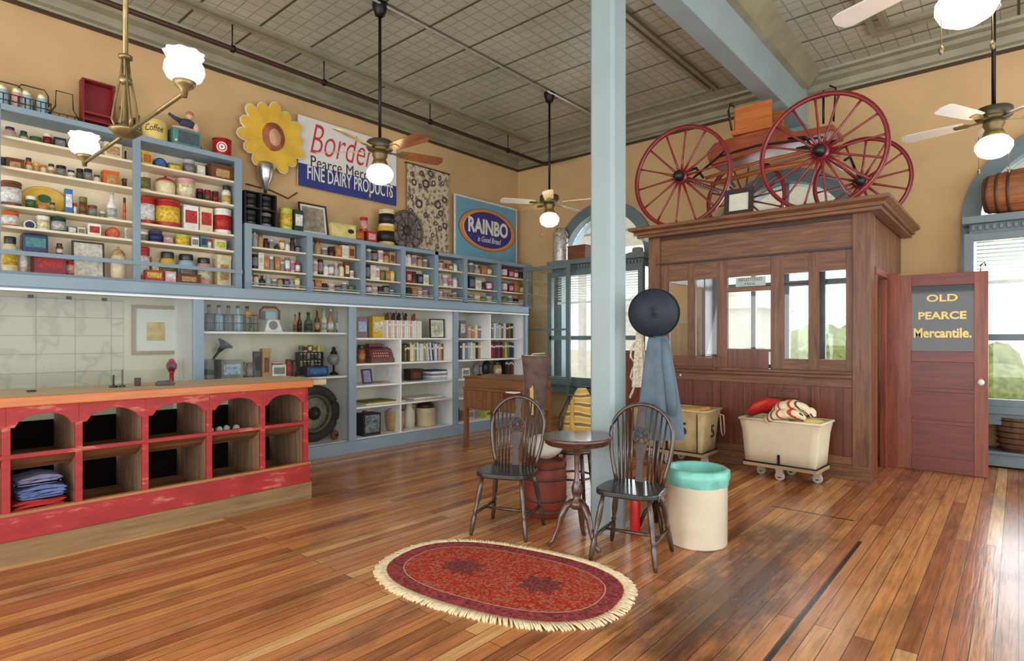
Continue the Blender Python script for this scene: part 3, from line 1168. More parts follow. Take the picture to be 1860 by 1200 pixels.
def good(kind, w, h, c1, c2, label, group, x, y, z, big=True, rz=0.0, dmax=0.2):
    """one shelf article: w wide, h high, standing at x, y, z and facing the room"""
    r = w / 2
    d = min(dmax, w if kind in ('tin', 'jar', 'can', 'bottle', 'cookiejar', 'pot') else max(0.05, min(w * 0.7, dmax)))
    M1 = plain(c1, 0.4 if kind != 'crate' else 0.7, var=0.16, scale=22)
    M2 = plain(c2, 0.5, var=0.45, scale=34)
    lidm = {'tin': M1, 'jar': plain('dark grey' if c2 != 'silver' else 'silver', 0.35, 0.6), 'cookiejar': M2}.get(kind, M1)
    names = {'tin': ('tin', 'tin'), 'jar': ('jar', 'jar'), 'can': ('can', 'can'), 'box': ('carton', 'box'), 'bottle': ('bottle', 'bottle'), 'round': ('round_tin', 'tin'),
             'crate': ('wooden_box', 'box'), 'cookiejar': ('lidded_jar', 'jar'), 'pot': ('pot', 'pot'), 'basket': ('basket', 'basket'), 'bag': ('cloth_bag', 'bag'), 'case': ('lunch_box', 'box')}
    nm, cat = names[kind]
    if not big:
        mb = MB()
        if kind in ('tin', 'can'):
            mb.lathe([(r * 0.97, 0), (r, h * 0.03), (r, h * 0.25), (r * 1.01, h * 0.27), (r * 1.01, h * 0.78), (r, h * 0.8), (r, h * 0.95), (r * 0.9, h)], seg=12, ms=[0, 0, 1, 1, 1, 0, 0])
        elif kind in ('jar', 'pot', 'cookiejar'):
            mb.lathe([(r * 0.9, 0), (r, h * 0.1), (r, h * 0.68), (r * 0.72, h * 0.8), (r * 0.76, h * 0.82), (r * 0.76, h)], seg=12, ms=[0, 0, 0, 1, 1])
        elif kind == 'bottle':
            mb.lathe([(r, 0), (r, h * 0.55), (r * 0.4, h * 0.72), (r * 0.38, h * 0.9), (r * 0.45, h * 0.92), (r * 0.45, h)], seg=12, ms=[0, 0, 0, 1, 1])
        elif kind == 'round':
            mb.lathe([(r, 0), (r, d * 0.5), (r * 0.8, d * 0.52)], c=(0, 0, r), axis='x', seg=16, ms=[0, 1])
        elif kind == 'bag':
            mb.blob((0, 0, h / 2), (d / 2, r, h / 2), 10, 6, wob=0.1, seed=int(y * 50))
        else:
            mb.box(-d / 2, d / 2, -r, r, 0, h, 0)
            mb.box(d / 2, d / 2 + 0.001, -r * 0.7, r * 0.7, h * 0.25, h * 0.75, 1)
        o = mb.build(nm, [M1, M2])
        tag(o, label, cat, group)
        return put(o, x, y, z, rz)
    t = thing(nm, label, cat, (x, y, z), rz, group)
    if kind in ('tin', 'can'):
        MB().lathe([(r * 0.97, 0), (r, h * 0.02), (r, h * 0.88), (r * 0.97, h * 0.9)], seg=22).build('body', M1, t)
        MB().lathe([(r * 1.008, h * 0.18), (r * 1.008, h * 0.74)], seg=22, cap=False).build('label_band', M2, t, solid=0.0015)
        MB().lathe([(r * 0.96, h * 0.89), (r * 1.02, h * 0.9), (r * 1.02, h * 0.97), (r * 0.9, h)], seg=22).build('lid', lidm, t)
    elif kind == 'jar':
        MB().lathe([(r * 0.88, 0), (r, h * 0.06), (r, h * 0.66), (r * 0.74, h * 0.8)], seg=20).build('body', M1, t)
        MB().lathe([(r * 0.78, h * 0.8), (r * 0.8, h * 0.82), (r * 0.8, h * 0.97), (r * 0.76, h)], seg=20).build('lid', lidm, t)
        MB().lathe([(r * 1.01, h * 0.2), (r * 1.01, h * 0.52)], seg=20, cap=False, a0=-1.2, a1=1.2).build('paper_label', M2, t, solid=0.0015)
    elif kind == 'cookiejar':
        MB().lathe([(r * 0.8, 0), (r, h * 0.15), (r, h * 0.55), (r * 0.85, h * 0.72)], seg=22).build('body', M1, t)
        MB().lathe([(r * 0.9, h * 0.72), (r * 0.9, h * 0.76), (r * 0.55, h * 0.88), (r * 0.14, h * 0.92), (r * 0.16, h * 0.98), (r * 0.05, h)], seg=22).build('lid', M2, t)
    elif kind == 'pot':
        MB().lathe([(r * 0.75, 0), (r, h * 0.3), (r * 0.95, h * 0.8), (r * 1.05, h)], seg=18).build('body', M1, t)
        MB().tube([(0, r + 0.02 * math.sin(PI * k / 6) * 1.5, h * (0.75 - 0.5 * k / 6)) for k in range(7)], 0.005, 6).build('handle', M2, t)
    elif kind == 'bottle':
        MB().lathe([(r, 0), (r, h * 0.5), (r * 0.42, h * 0.68), (r * 0.38, h * 0.9)], seg=18).build('body', M1, t)
        MB().lathe([(r * 0.45, h * 0.9), (r * 0.45, h)], seg=14).build('cap', M2, t)
        MB().lathe([(r * 1.01, h * 0.12), (r * 1.01, h * 0.42)], seg=18, cap=False).build('paper_label', M2, t, solid=0.001)
    elif kind == 'round':
        MB().lathe([(r, 0), (r, 0.05)], c=(-0.02, 0, r), axis='x', seg=26).build('body', M1, t)
        MB().lathe([(r * 0.78, 0), (r * 0.74, 0.006)], c=(0.03, 0, r), axis='x', seg=26).build('printed_face', M2, t)
    elif kind in ('box', 'case'):
        MB().box(-d / 2, d / 2, -r, r, 0, h).build('body', M1, t, bevel=0.003 if kind == 'box' else 0.015)
        MB().box(d / 2, d / 2 + 0.0015, -r * 0.78, r * 0.78, h * 0.3, h * 0.8).build('front_label', M2, t)
        if kind == 'case':
            MB().tube([(0, -r * 0.4, h), (0, -r * 0.38, h + 0.02), (0, r * 0.38, h + 0.02), (0, r * 0.4, h)], 0.005, 6).build('handle', plain('silver', 0.3, 0.8), t)
    elif kind == 'crate':
        MB().box(-d / 2, d / 2, -r, r, 0, h * 0.86).build('body', M1, t, bevel=0.002)
        MB().box(-d / 2 - 0.004, d / 2 + 0.004, -r - 0.004, r + 0.004, h * 0.86, h).build('lid', M1, t, bevel=0.002)
        MB().box(d / 2, d / 2 + 0.002, -r * 0.6, r * 0.6, h * 0.2, h * 0.7).build('paper_label', M2, t)
    elif kind == 'basket':
        MB().lathe([(r * 0.85, 0), (r, h * 0.5), (r, h * 0.9), (r * 1.04, h), (r * 0.96, h), (r * 0.9, h * 0.5), (r * 0.8, 0.01)], seg=20).build('body', M1, t)
        MB().tube([(0, -r * math.cos(a), h + r * 0.3 * math.sin(a)) for a in [PI * k / 8 for k in range(9)]], 0.006, 6).build('handle', M2, t)
    elif kind == 'bag':
        MB().blob((0, 0, h / 2), (d / 2, r, h / 2), 12, 8, wob=0.1, seed=int(y * 50)).build('body', M1, t)
    return t


KN = {'tin': 'tin', 'jar': 'jar', 'can': 'can', 'box': 'carton', 'bottle': 'bottle', 'round': 'round tin', 'crate': 'wooden box', 'cookiejar': 'domed lidded jar', 'pot': 'handled pot',
      'basket': 'basket', 'bag': 'cloth bag', 'case': 'lunch box'}


def row(specs, z, xp, where, group, face_z=None, big=True, ymin=None, ymax=None, dmax=0.2, roof=None):
    """specs: (u, width px, height px, kind, colour, second colour[, lift, words])"""
    it = []
    for s in specs:
        u, w, h, k, c1, c2 = s[:6]
        lift = s[6] if len(s) > 6 else 0
        wd = s[7] if len(s) > 7 else None
        p = px(u, 600, x=xp)
        dp = depth(xp, p.y)
        cosq = dp / math.hypot(xp, p.y)
        if k in ('tin', 'jar', 'can', 'bottle', 'cookiejar', 'pot', 'basket'):
            W = w * dp / F_PX * cosq
        else:
            W = (px(u + w / 2, 600, x=xp).y - px(u - w / 2, 600, x=xp).y) * 0.88
        Hh = h * dp / F_PX * 1.08
        W *= 1.1
        it.append([p.y, W, Hh, k, c1, c2, lift * dp / F_PX, wd])
    base = [q for q in it if q[6] == 0]
    base.sort(key=lambda q: q[0])
    for i, q in enumerate(base):
        hw = q[1] / 2
        for j in (i - 1, i + 1):
            if 0 <= j < len(base):
                g = abs(base[j][0] - q[0]) - 0.006
                share = q[1] / (q[1] + base[j][1])
                hw = min(hw, g * share)
        if ymin is not None:
            hw = min(hw, max(0.008, q[0] - ymin - 0.004))
        if ymax is not None:
            hw = min(hw, max(0.008, ymax - q[0] - 0.004))
        q.append(max(0.006, hw) * 2)
    for i, q in enumerate(base):
        q[1] = q[8]
        if roof:
            q[2] = min(q[2], roof - z - 0.012)
    for i, q in enumerate(sorted(it, key=lambda q: q[0])):
        wd = q[7]
        c = q[4]
        if wd:
            lab = wd + ', ' + where
        else:
            second = '' if q[5] == q[4] else ' with %s %s' % (q[5], {'tin': 'label', 'can': 'label', 'box': 'panel', 'crate': 'label', 'round': 'face', 'cookiejar': 'lid', 'pot': 'handle', 'basket': 'handle',
                                                                    'jar': 'label', 'bottle': 'label', 'bag': 'tie', 'case': 'panel'}[q[3]])
            if not big:
                second = ' and %s' % q[5] if q[5] != q[4] else ''
            lab = '%s%s %s, %s from left, %s' % (c, second if len(second.split()) + len(KN[q[3]].split()) + len(where.split()) + len(c.split()) < 13 else '', KN[q[3]], ORD[i], where) if big else '%s%s %s, %s from left, %s' % (c, second, KN[q[3]], ORD[i], where)
        dd = min(dmax, q[1]) if q[3] in ('tin', 'jar', 'can', 'bottle', 'cookiejar', 'pot', 'basket') else dmax
        good(q[3], q[1], q[2], q[4], q[5], lab, group, xp, q[0], z + q[6], big, random.uniform(-0.06, 0.06) if q[3] in ('tin', 'jar', 'can') else 0.0, dmax)


G1 = 'old tins and jars in the tall wall case'
XG = -7.03
# ---- tall case, left bay (u 5-240), five rows
S = 'top shelf of tall case, left bay'
row([(18, 20, 22, 'jar', 'pink', 'cream'), (43, 15, 20, 'jar', 'green', 'cream'), (65, 24, 14, 'tin', 'green', 'olive'), (86, 18, 24, 'tin', 'cream', 'crimson'), (108, 24, 20, 'box', 'black', 'grey'),
     (131, 18, 22, 'jar', 'cream', 'grey'), (152, 18, 22, 'tin', 'pink', 'cream'), (172, 14, 20, 'can', 'tan', 'cream'), (203, 34, 28, 'box', 'cream', 'tan'), (228, 16, 28, 'tin', 'cream', 'black')],
    zt[1], XG, S, G1, ymax=1.99, roof=3.42)
S = 'second shelf of tall case, left bay'
row([(3, 10, 20, 'box', 'dark brown', 'black'), (26, 34, 20, 'crate', 'brown', 'tan'), (52, 14, 26, 'jar', 'orange', 'cream'), (66, 12, 20, 'tin', 'yellow', 'tan'), (79, 12, 18, 'tin', 'orange', 'cream'),
     (93, 13, 22, 'jar', 'cream', 'tan'), (111, 18, 22, 'tin', 'black', 'grey'), (129, 15, 17, 'jar', 'white', 'cream'), (145, 13, 22, 'tin', 'black', 'dark grey'), (160, 15, 24, 'tin', 'black', 'grey'),
     (176, 13, 16, 'jar', 'cream', 'white'), (200, 30, 26, 'crate', 'orange', 'tan'), (226, 24, 18, 'crate', 'brown', 'dark brown')],
    zt[2], XG, S, G1, ymax=1.99, roof=3.18)
S = 'third shelf of tall case, left bay'
row([(20, 36, 44, 'tin', 'brown', 'white'), (56, 18, 24, 'can', 'white', 'green'), (76, 16, 12, 'box', 'orange', 'tan'), (95, 11, 18, 'jar', 'tan', 'grey'), (124, 22, 44, 'box', 'blue', 'white'), (136, 10, 22, 'can', 'red', 'white'),
     (151, 15, 34, 'tin', 'olive', 'brown'), (168, 17, 22, 'can', 'brown', 'grey'), (186, 10, 14, 'can', 'cream', 'grey'), (203, 17, 52, 'bottle', 'white', 'silver'), (226, 24, 42, 'jar', 'amber', 'orange')],
    zt[3], XG, S, G1, ymax=1.99, roof=2.9)
S = 'fourth shelf of tall case, left bay'
row([(18, 30, 30, 'tin', 'orange', 'white'), (53, 24, 26, 'round', 'white', 'navy'), (78, 24, 26, 'tin', 'white', 'cream'), (106, 26, 26, 'tin', 'dark green', 'silver'), (130, 16, 14, 'box', 'grey', 'white'),
     (147, 15, 14, 'box', 'cream', 'grey'), (170, 24, 22, 'box', 'white', 'red'), (204, 26, 24, 'round', 'red', 'orange'), (228, 16, 22, 'box', 'white', 'pink')],
    zt[4], XG, S, G1, ymax=1.99, roof=2.56)
S = 'bottom shelf of tall case, left bay'
row([(18, 26, 60, 'jar', 'cream', 'yellow'), (43, 14, 40, 'can', 'pink', 'white'), (88, 60, 36, 'box', 'crimson', 'red'), (126, 16, 26, 'tin', 'red', 'pink'), (215, 38, 56, 'cookiejar', 'cream', 'tan'),
     (62, 48, 32, 'case', 'navy', 'teal', 37, 'dark blue lunch box standing on a crimson carton'), (108, 12, 20, 'jar', 'brown', 'white', 37, 'little brown figure jar on a crimson carton')],
    zt[5], XG, S, G1, ymax=1.99, roof=2.37)
# yellow oval tray leaning on the third shelf
t = thing('oval_tray', 'yellow oval tray with a green leaf leaning at the back of the third shelf', 'tray', (XL + 0.07, px(81, 600, x=XL + 0.07).y, zt[3]))
old = MB()
old.M = Matrix.Rotation(math.radians(-6), 4, 'Y')
old.lathe([(0.02, 0), (0.145, 0.0), (0.165, 0.02), (0.155, 0.024), (0.14, 0.008), (0.02, 0.008)], c=(0, 0, 0.135), axis='x', seg=32, sx=1.08, sy=0.8)
old.build('plate', plain('yellow', 0.4), t)
mb = MB()
mb.M = Matrix.Rotation(math.radians(-6), 4, 'Y')
mb.lathe([(0.0, 0.012), (0.06, 0.01)], c=(0.0, 0.0, 0.15), axis='x', seg=20, sx=0.9, sy=0.7, cap=False)
mb.build('painted_leaf', plain('green', 0.5), t)


def framed(name, label, cat, W, H, fr, pic, loc, rz=0.0, tilt=0.0, bar=0.02, group=None, matte=None):
    """picture that faces +x before rz"""
    t = thing(name, label, cat, loc, rz, group)
    R = Matrix.Rotation(math.radians(-tilt), 4, 'Y')
    a = MB()
    a.M = R
    a.box(-0.01, 0.012, -W / 2, -W / 2 + bar, 0, H).box(-0.01, 0.012, W / 2 - bar, W / 2, 0, H).box(-0.01, 0.012, -W / 2 + bar, W / 2 - bar, 0, bar).box(-0.01, 0.012, -W / 2 + bar, W / 2 - bar, H - bar, H)
    a.build('frame', fr, t)
    a = MB()
    a.M = R
    a.box(-0.008, 0.002, -W / 2 + bar, W / 2 - bar, bar, H - bar)
    a.build('picture' if matte is None else 'mat_board', pic if matte is None else matte, t)
    if matte is not None:
        a = MB()
        a.M = R
        a.box(0.002, 0.004, -W / 2 + bar * 2.6, W / 2 - bar * 2.6, bar * 2.6, H - bar * 2.6)
        a.build('picture', pic, t)
    return t


framed('picture_frame', 'dark framed page of small pictures on the bottom shelf of the tall case', 'picture', 0.27, 0.36, plain('dark brown', 0.5), plain((206, 200, 186), 0.6, var=0.3, scale=30),
       (XG, px(161, 600, x=XG).y, zt[5]), tilt=4, bar=0.014)
# ---- tall case, right bay (u 255-428)
S = 'top shelf of tall case, right bay'
row([(266, 18, 26, 'box', 'yellow', 'orange'), (290, 24, 22, 'round', 'navy', 'blue'), (316, 26, 14, 'box', 'olive', 'yellow'), (343, 20, 26, 'tin', 'silver', 'grey'), (364, 15, 20, 'box', 'cream', 'white'),
     (399, 46, 26, 'crate', 'brown', 'tan')], zt[1], XG, S, G1, ymin=2.06, ymax=3.06, roof=3.42)
S = 'second shelf of tall case, right bay'
row([(264, 18, 34, 'tin', 'cream', 'olive'), (300, 34, 34, 'cookiejar', 'cream', 'red'), (337, 32, 34, 'tin', 'pink', 'cream'), (363, 12, 22, 'can', 'crimson', 'black'), (377, 12, 22, 'can', 'crimson', 'brown'),
     (391, 12, 22, 'can', 'dark brown', 'crimson'), (411, 22, 36, 'jar', 'white', 'yellow')], zt[2], XG, S, G1, ymin=2.06, ymax=3.06, roof=3.18)
S = 'third shelf of tall case, right bay'
row([(267, 26, 52, 'tin', 'red', 'white'), (304, 42, 48, 'tin', 'red', 'yellow'), (344, 28, 42, 'box', 'white', 'red'), (372, 24, 42, 'box', 'cream', 'red'), (404, 34, 48, 'tin', 'white', 'red')],
    zt[3], XG, S, G1, ymin=2.06, ymax=3.06, roof=2.9)
S = 'fourth shelf of tall case, right bay'
row([(261, 15, 18, 'can', 'white', 'grey'), (282, 24, 22, 'tin', 'purple', 'navy'), (304, 18, 16, 'box', 'grey', 'pink'), (331, 24, 20, 'tin', 'lime', 'yellow'), (353, 14, 18, 'box', 'white', 'grey'),
     (369, 13, 26, 'box', 'teal', 'navy'), (380, 8, 18, 'can', 'red', 'white'), (398, 22, 18, 'box', 'cream', 'lime'), (416, 15, 16, 'round', 'gold', 'brown')],
    zt[4], XG, S, G1, ymin=2.06, ymax=3.06, roof=2.56)
S = 'bottom shelf of tall case, right bay'
row([(262, 18, 60, 'tin', 'red', 'white'), (281, 14, 42, 'box', 'tan', 'cream'), (304, 28, 52, 'jar', 'yellow', 'olive'), (338, 30, 50, 'jar', 'pale blue', 'grey'), (370, 26, 46, 'jar', 'pink', 'cream'),
     (404, 34, 60, 'crate', 'cream', 'tan')], zt[5], XG - 0.04, S, G1, ymin=2.06, ymax=3.06, dmax=0.14, roof=2.37)
XF = XG + 0.1
row([(279, 34, 18, 'box', 'red', 'yellow', 0, 'low red and yellow packet at the very front'), (309, 20, 18, 'box', 'pink', 'white', 0, 'pink checked packet at the very front'),
     (342, 44, 16, 'crate', 'brown', 'tan', 0, 'long brown wooden box at the very front')], zt[5], XF, S, G1, ymin=2.07, ymax=3.04, dmax=0.05)

# ---- things on top of the tall case
ZT = 3.476
wire = plain((86, 80, 62), 0.4, 0.8, name='tarnished_wire')


def carrier(u, W, label, jars, tall=0.2):
    p = px(u, 600, x=-7.02)
    t = thing('wire_carrier', label, 'carrier', (-7.02, p.y, ZT))
    mb = MB()
    h = W / 2
    for z in (0.005, 0.06, 0.12):
        mb.tube([(-0.105, -h, z), (0.105, -h, z), (0.105, h, z), (-0.105, h, z)], 0.0045, 6, closed=True)
    for k in range(7):
        y = -h + W * k / 6
        for x in (-0.105, 0.105):
            mb.rod((x, y, 0), (x, y, 0.12), 0.004, 6)
    mb.build('basket', wire, t)
    MB().tube([(0, -h, 0.12), (0, -h, 0.22), (0, -h * 0.75, tall), (0, h * 0.75, tall), (0, h, 0.22), (0, h, 0.12)], 0.006, 6).build('handle', wire, t)
    for k in range(jars):
        y = -h + W * (k + 0.5) / jars
        for q, x in enumerate((-0.05, 0.05)):
            good('jar', 0.092, 0.19, 'pale blue' if (k + q) % 3 else 'pink', 'cream', 'glass jar %s from left in the %s row of the %s wire carrier' % (ORD[k], ('back', 'front')[q], 'far left' if jars == 3 else 'second'),
                 'jars in the wire carriers', -7.02 + x, p.y + y, ZT + 0.009, False)


carrier(2, 0.31, 'wire carrier of jars at the far left, on top of the tall case', 3, 0.25)
carrier(60, 0.23, 'wire carrier of jars second from the left, on top of the tall case', 2, 0.27)
p = px(117, 600, x=-7.0)
t = thing('wire_rack', 'empty wire rack with a tall square handle on top of the tall case', 'rack', (-7.0, p.y, ZT))
mb = MB()
for z in (0.004, 0.045):
    mb.tube([(-0.1, -0.12, z), (0.1, -0.12, z), (0.1, 0.12, z), (-0.1, 0.12, z)], 0.005, 6, closed=True)
for k in range(5):
    mb.rod((-0.1, -0.12 + 0.06 * k, 0.004), (0.1, -0.12 + 0.06 * k, 0.004), 0.004, 6)
    mb.rod((0.1, -0.12 + 0.06 * k, 0.004), (0.1, -0.12 + 0.06 * k, 0.045), 0.004, 6)
mb.build('basket', wire, t)
MB().tube([(0, -0.12, 0.045), (0, -0.07, 0.14), (0, -0.065, 0.29), (0, 0.065, 0.29), (0, 0.07, 0.14), (0, 0.12, 0.045)], 0.006, 6).build('handle', wire, t)
# red upright tray box
p = px(178, 600, x=-7.0)
t = thing('tray_box', 'dark red wooden tray box stood on end on top of the tall case', 'box', (-7.0, p.y, ZT))
rp = plain((128, 26, 28), 0.5, var=0.15, scale=6)
MB().box(-0.08, -0.06, -0.12, 0.12, 0, 0.46).build('back_board', rp, t)
MB().box(-0.08, 0.04, -0.14, -0.12, 0, 0.46).box(-0.08, 0.04, 0.12, 0.14, 0, 0.46).box(-0.08, 0.04, -0.14, 0.14, 0.46, 0.475).box(-0.08, 0.04, -0.12, 0.12, 0, 0.02).build('sides', rp, t, bevel=0.002)
MB().box(-0.06, 0.035, -0.12, 0.12, 0.14, 0.155).box(-0.06, 0.035, -0.12, 0.12, 0.07, 0.08).build('inner_shelf', plain((150, 44, 40), 0.5), t)
# bottles behind the chandelier
for k, (u, w_, h_, c_) in enumerate(((222, 22, 60, 'cream'), (244, 12, 44, 'dark brown'), (252, 10, 52, 'grey'))):
    p = px(u, 600, x=-7.05)
    good('bottle', w_ * 0.0046, h_ * 0.0052, c_, 'dark grey', '%s bottle on top of the tall case behind the hanging lamp' % c_, 'bottles on top of the tall case', -7.05, p.y, ZT)
p = px(281, 600, x=-7.0)
t = thing('tin', 'big pale yellow tin with dark script on top of the tall case', 'tin', (-7.0, p.y, ZT))
MB().lathe([(0.118, 0), (0.12, 0.01), (0.12, 0.2), (0.115, 0.21)], seg=28).build('body', plain((222, 196, 112), 0.4), t)
MB().lathe([(0.122, 0.205), (0.122, 0.225), (0.1, 0.232)], seg=28).build('lid', plain((206, 184, 110), 0.4), t)


def wrap(R):
    def f(x, y):
        return x, y
    return f


def curve_text(s, W, H, mat, R, z, parent, ang=0.0, shear=0.2):
    o = text(s, W, H, mat, (0, 0, 0), (0, 0, 0), parent, shear=shear, thick=0.002)
    for v in o.data.vertices:
        a = v.co.x / R + ang
        rr = R + 0.002 + v.co.z
        v.co = Vector((rr * math.cos(a), rr * math.sin(a), z + v.co.y))
    return o


curve_text('Coffee', 0.17, 0.07, plain('black', 0.5), 0.12, 0.13, t, -0.35)
p = px(334, 600, x=-6.98)
t = thing('radio', 'teal box radio with a dark speaker front on top of the tall case', 'radio', (-6.98, p.y, ZT))
MB().box(-0.1, 0.1, -0.14, 0.14, 0, 0.19).build('cabinet', plain((84, 136, 132), 0.5), t, bevel=0.008)
MB().box(0.1, 0.106, -0.09, 0.12, 0.035, 0.165).build('speaker_panel', plain((70, 86, 90), 0.7, var=0.3, scale=60), t)
MB().lathe([(0.014, 0), (0.012, 0.012)], c=(0.1, -0.115, 0.05), axis='x', seg=12).build('knob', plain('cream', 0.4), t)
# cloth doll lying on the radio, built as one body with clothes
t = thing('cloth_doll', 'stuffed cloth doll in a dark spotted shirt slumped on top of the teal radio', 'doll', (-6.98, p.y, ZT + 0.19))
mb = MB()
mb.blob((0, 0.0, 0.03), (0.05, 0.13, 0.028), 14, 8)
mb.blob((0.02, 0.12, 0.06), (0.03, 0.03, 0.06), 12, 8)
mb.blob((0, 0.06, 0.185), (0.035, 0.038, 0.04), 14, 10)
mb.build('body', plain((214, 176, 150), 0.8), t)
MB().blob((0, 0.03, 0.1), (0.045, 0.09, 0.05), 14, 8).tube([(0.01, -0.04, 0.11), (0.015, -0.1, 0.125), (0.015, -0.16, 0.155)], 0.02, 8, rs=[0.028, 0.022, 0.016]).build('shirt', plain((56, 62, 84), 0.8, var=0.6, scale=70), t)
MB().blob((0, 0.06, 0.215), (0.04, 0.042, 0.024), 14, 6).build('cap', plain((190, 110, 70), 0.8), t)
tag(MB().rod((-6.95, p.y + 0.18, ZT), (-7.1, p.y + 0.13, ZT + 0.34), 0.009).blob((-7.1, p.y + 0.13, ZT + 0.35), (0.014, 0.014, 0.014), 8, 6).build('walking_stick', plain('dark brown', 0.5)),
    'dark stick leaning against the wall behind the teal radio', 'stick')
p = px(403, 600, x=-7.0)
t = thing('tin', 'bright red round tin with a white round emblem on top of the tall case', 'tin', (-7.0, p.y, ZT))
MB().lathe([(0.098, 0), (0.1, 0.01), (0.1, 0.2), (0.095, 0.205)], seg=28).build('body', plain((176, 22, 30), 0.35), t)
MB().lathe([(0.103, 0.195), (0.103, 0.21), (0.09, 0.214)], seg=28).build('lid', plain((150, 20, 26), 0.35), t)
mb = MB()
for k in range(24):
    a = 2 * PI * k / 24
    b2 = 2 * PI * (k + 1) / 24
    def q(r_, an):
        ang = r_ * math.cos(an) / 0.1 - 0.4
        return (0.1015 * math.cos(ang), 0.1015 * math.sin(ang), 0.105 + r_ * math.sin(an))
    mb.face([mb._v(q(0.058, a)), mb._v(q(0.058, b2)), mb._v(q(0.045, b2)), mb._v(q(0.045, a))])
    mb.face([mb._v(q(0.034, a)), mb._v(q(0.034, b2)), mb._v(q(0.012, b2)), mb._v(q(0.012, a))])
mb.build('emblem', plain('white', 0.5), t, solid=0.001)

# ---- low case: seven bays by three rows
CODE = {'a': ('jar', 'grey', 'white'), 'b': ('box', 'tan', 'brown'), 'c': ('tin', 'orange', 'cream'), 'd': ('tin', 'black', 'grey'), 'e': ('jar', 'dark brown', 'black'), 'f': ('can', 'white', 'pink'),
        'g': ('bottle', 'silver', 'white'), 'h': ('box', 'crimson', 'pink'), 'i': ('jar', 'tan', 'rust'), 'j': ('box', 'amber', 'tan'), 'k': ('can', 'pink', 'mauve'), 'l': ('tin', 'green', 'olive'),
        'm': ('box', 'white', 'cream'), 'n': ('box', 'navy', 'grey'), 'o': ('tin', 'mauve', 'white'), 'p': ('bottle', 'dark green', 'brown'), 'r': ('tin', 'red', 'white'), 's': ('jar', 'cream', 'rust'),
        't': ('box', 'brown', 'cream'), 'u': ('bag', 'purple', 'purple'), 'w': ('jar', 'white', 'silver'), 'y': ('tin', 'yellow', 'cream')}
LOW = [  # letters are kinds, digits are heights in tenths of the gap
    (['g9g9i8e6a6p4c6w5e8d4', 'g9d7m8j6a7j7a5o7k6r5', 'h9s7p7g8a5i6n6g5y7']),
    (['a6i9a5e6j7m8b9', 'a5f7d8w6o6g7s7t9f4', 'y6j7e5f5d4a7l5']),
    (['w7a8d7f8i6b8', 'j6d8m8f7l6j6y6', 'l5r6f5e6d7a4']),
    (['m7w8k8i7a6', 'h8h7e7n6m6', 'c6e7j7f5k6']),
    (['m6f5b7t5w6', 'b8g7f7k5w6', 'e6f6k7b5a6']),
    (['w8a8g7j7c6', 'd7n8m6e5r6', 'l6a5y6l4f5']),
    (['r7r8h7r6e6', 'e8o7h6j7c5', 'd5l6a7e5f4'])]
BAYN = ['first', 'second', 'third', 'fourth', 'fifth', 'sixth', 'seventh']
for b_, rows_ in enumerate(LOW):
    ya, yb = UD[b_] + (0.09 if b_ == 0 else 0.045), UD[b_ + 1] - 0.045
    for r_, s_ in enumerate(rows_):
        n_ = len(s_) // 2
        gap = (0.2, 0.235, 0.17)[r_]
        lv = ('top', 'middle', 'bottom')[r_]
        for k in range(n_):
            kd, c1, c2 = CODE[s_[2 * k]]
            hh = min(1.0, int(s_[2 * k + 1]) / 10 * 1.18) * gap * 0.96
            cw = (yb - ya) / n_
            y = ya + cw * (k + 0.5)
            W = min(cw * 0.96, 0.13 if kd != 'box' else 0.16)
            good(kd, W, hh, c1, c2, 'small %s %s, %s from left, %s shelf of %s bay, low case' % (c1, KN[kd], ORD[k], lv, BAYN[b_]),
                 'small goods in the low wall case', XG + 0.03, y, LS[r_], False, 0, 0.15)

# ================================================================ ON TOP OF THE LOW CASE
ZL = LT + 0.001


def yat(u, x=-7.03):
    return px(u, 600, x=x).y


t = thing('crate_rack', 'black open rack of dark tins beside the tall case on top of the low case', 'rack', (-7.0, yat(465), ZL))
mb = MB()
for yy in (-0.19, 0.0, 0.19):
    mb.box(-0.1, 0.1, yy - 0.008, yy + 0.008, 0, 0.4)
for z in (0, 0.2, 0.39):
    mb.box(-0.1, 0.1, -0.19, 0.19, z, z + 0.012)
mb.build('rack_frame', plain('black', 0.5), t)
for k in range(4):
    yy, z = (-0.095, 0.095)[k % 2], (0.014, 0.214)[k // 2]
    good('tin', 0.15, 0.165, 'dark grey' if k != 1 else 'grey', 'black', '%s tin in the %s %s of the black rack' % ('grey' if k == 1 else 'dark', ('lower', 'upper')[k // 2], ('left', 'right')[k % 2]),
         'dark tins in the black rack', -7.0, yat(465) + yy, ZL + z)
g = 'old tins on top of the low case'
row([(519, 22, 38, 'tin', 'lime', 'yellow', 0, 'tall yellow green tin'), (540, 17, 38, 'box', 'dark green', 'white', 0, 'green and white upright packet')], ZL, -7.0, 'on top of the low case beside the leaning portrait', g)
framed('picture_frame', 'dark framed portrait leaning on top of the low case under the banner', 'picture', 0.4, 0.42, plain((40, 30, 26), 0.5), plain((142, 132, 112), 0.7, var=0.45, scale=14),
       (-6.98, yat(568), ZL), tilt=9, bar=0.018, matte=plain((214, 214, 204), 0.7, var=0.05))
p = yat(617)
t = thing('biscuit_tin', 'wide cream biscuit tin with a dark oval label on top of the low case', 'tin', (-7.0, p, ZL))
MB().box(-0.09, 0.09, -0.19, 0.19, 0, 0.2).build('body', plain((212, 198, 128), 0.45, var=0.2), t, bevel=0.02)
MB().box(-0.095, 0.095, -0.195, 0.195, 0.185, 0.205).build('lid', plain((196, 186, 120), 0.45), t, bevel=0.01)
MB().lathe([(0.05, 0), (0.05, 0.002)], c=(0.09, 0.1, 0.11), axis='x', seg=20, sy=0.6).build('oval_label', plain('black', 0.5), t)
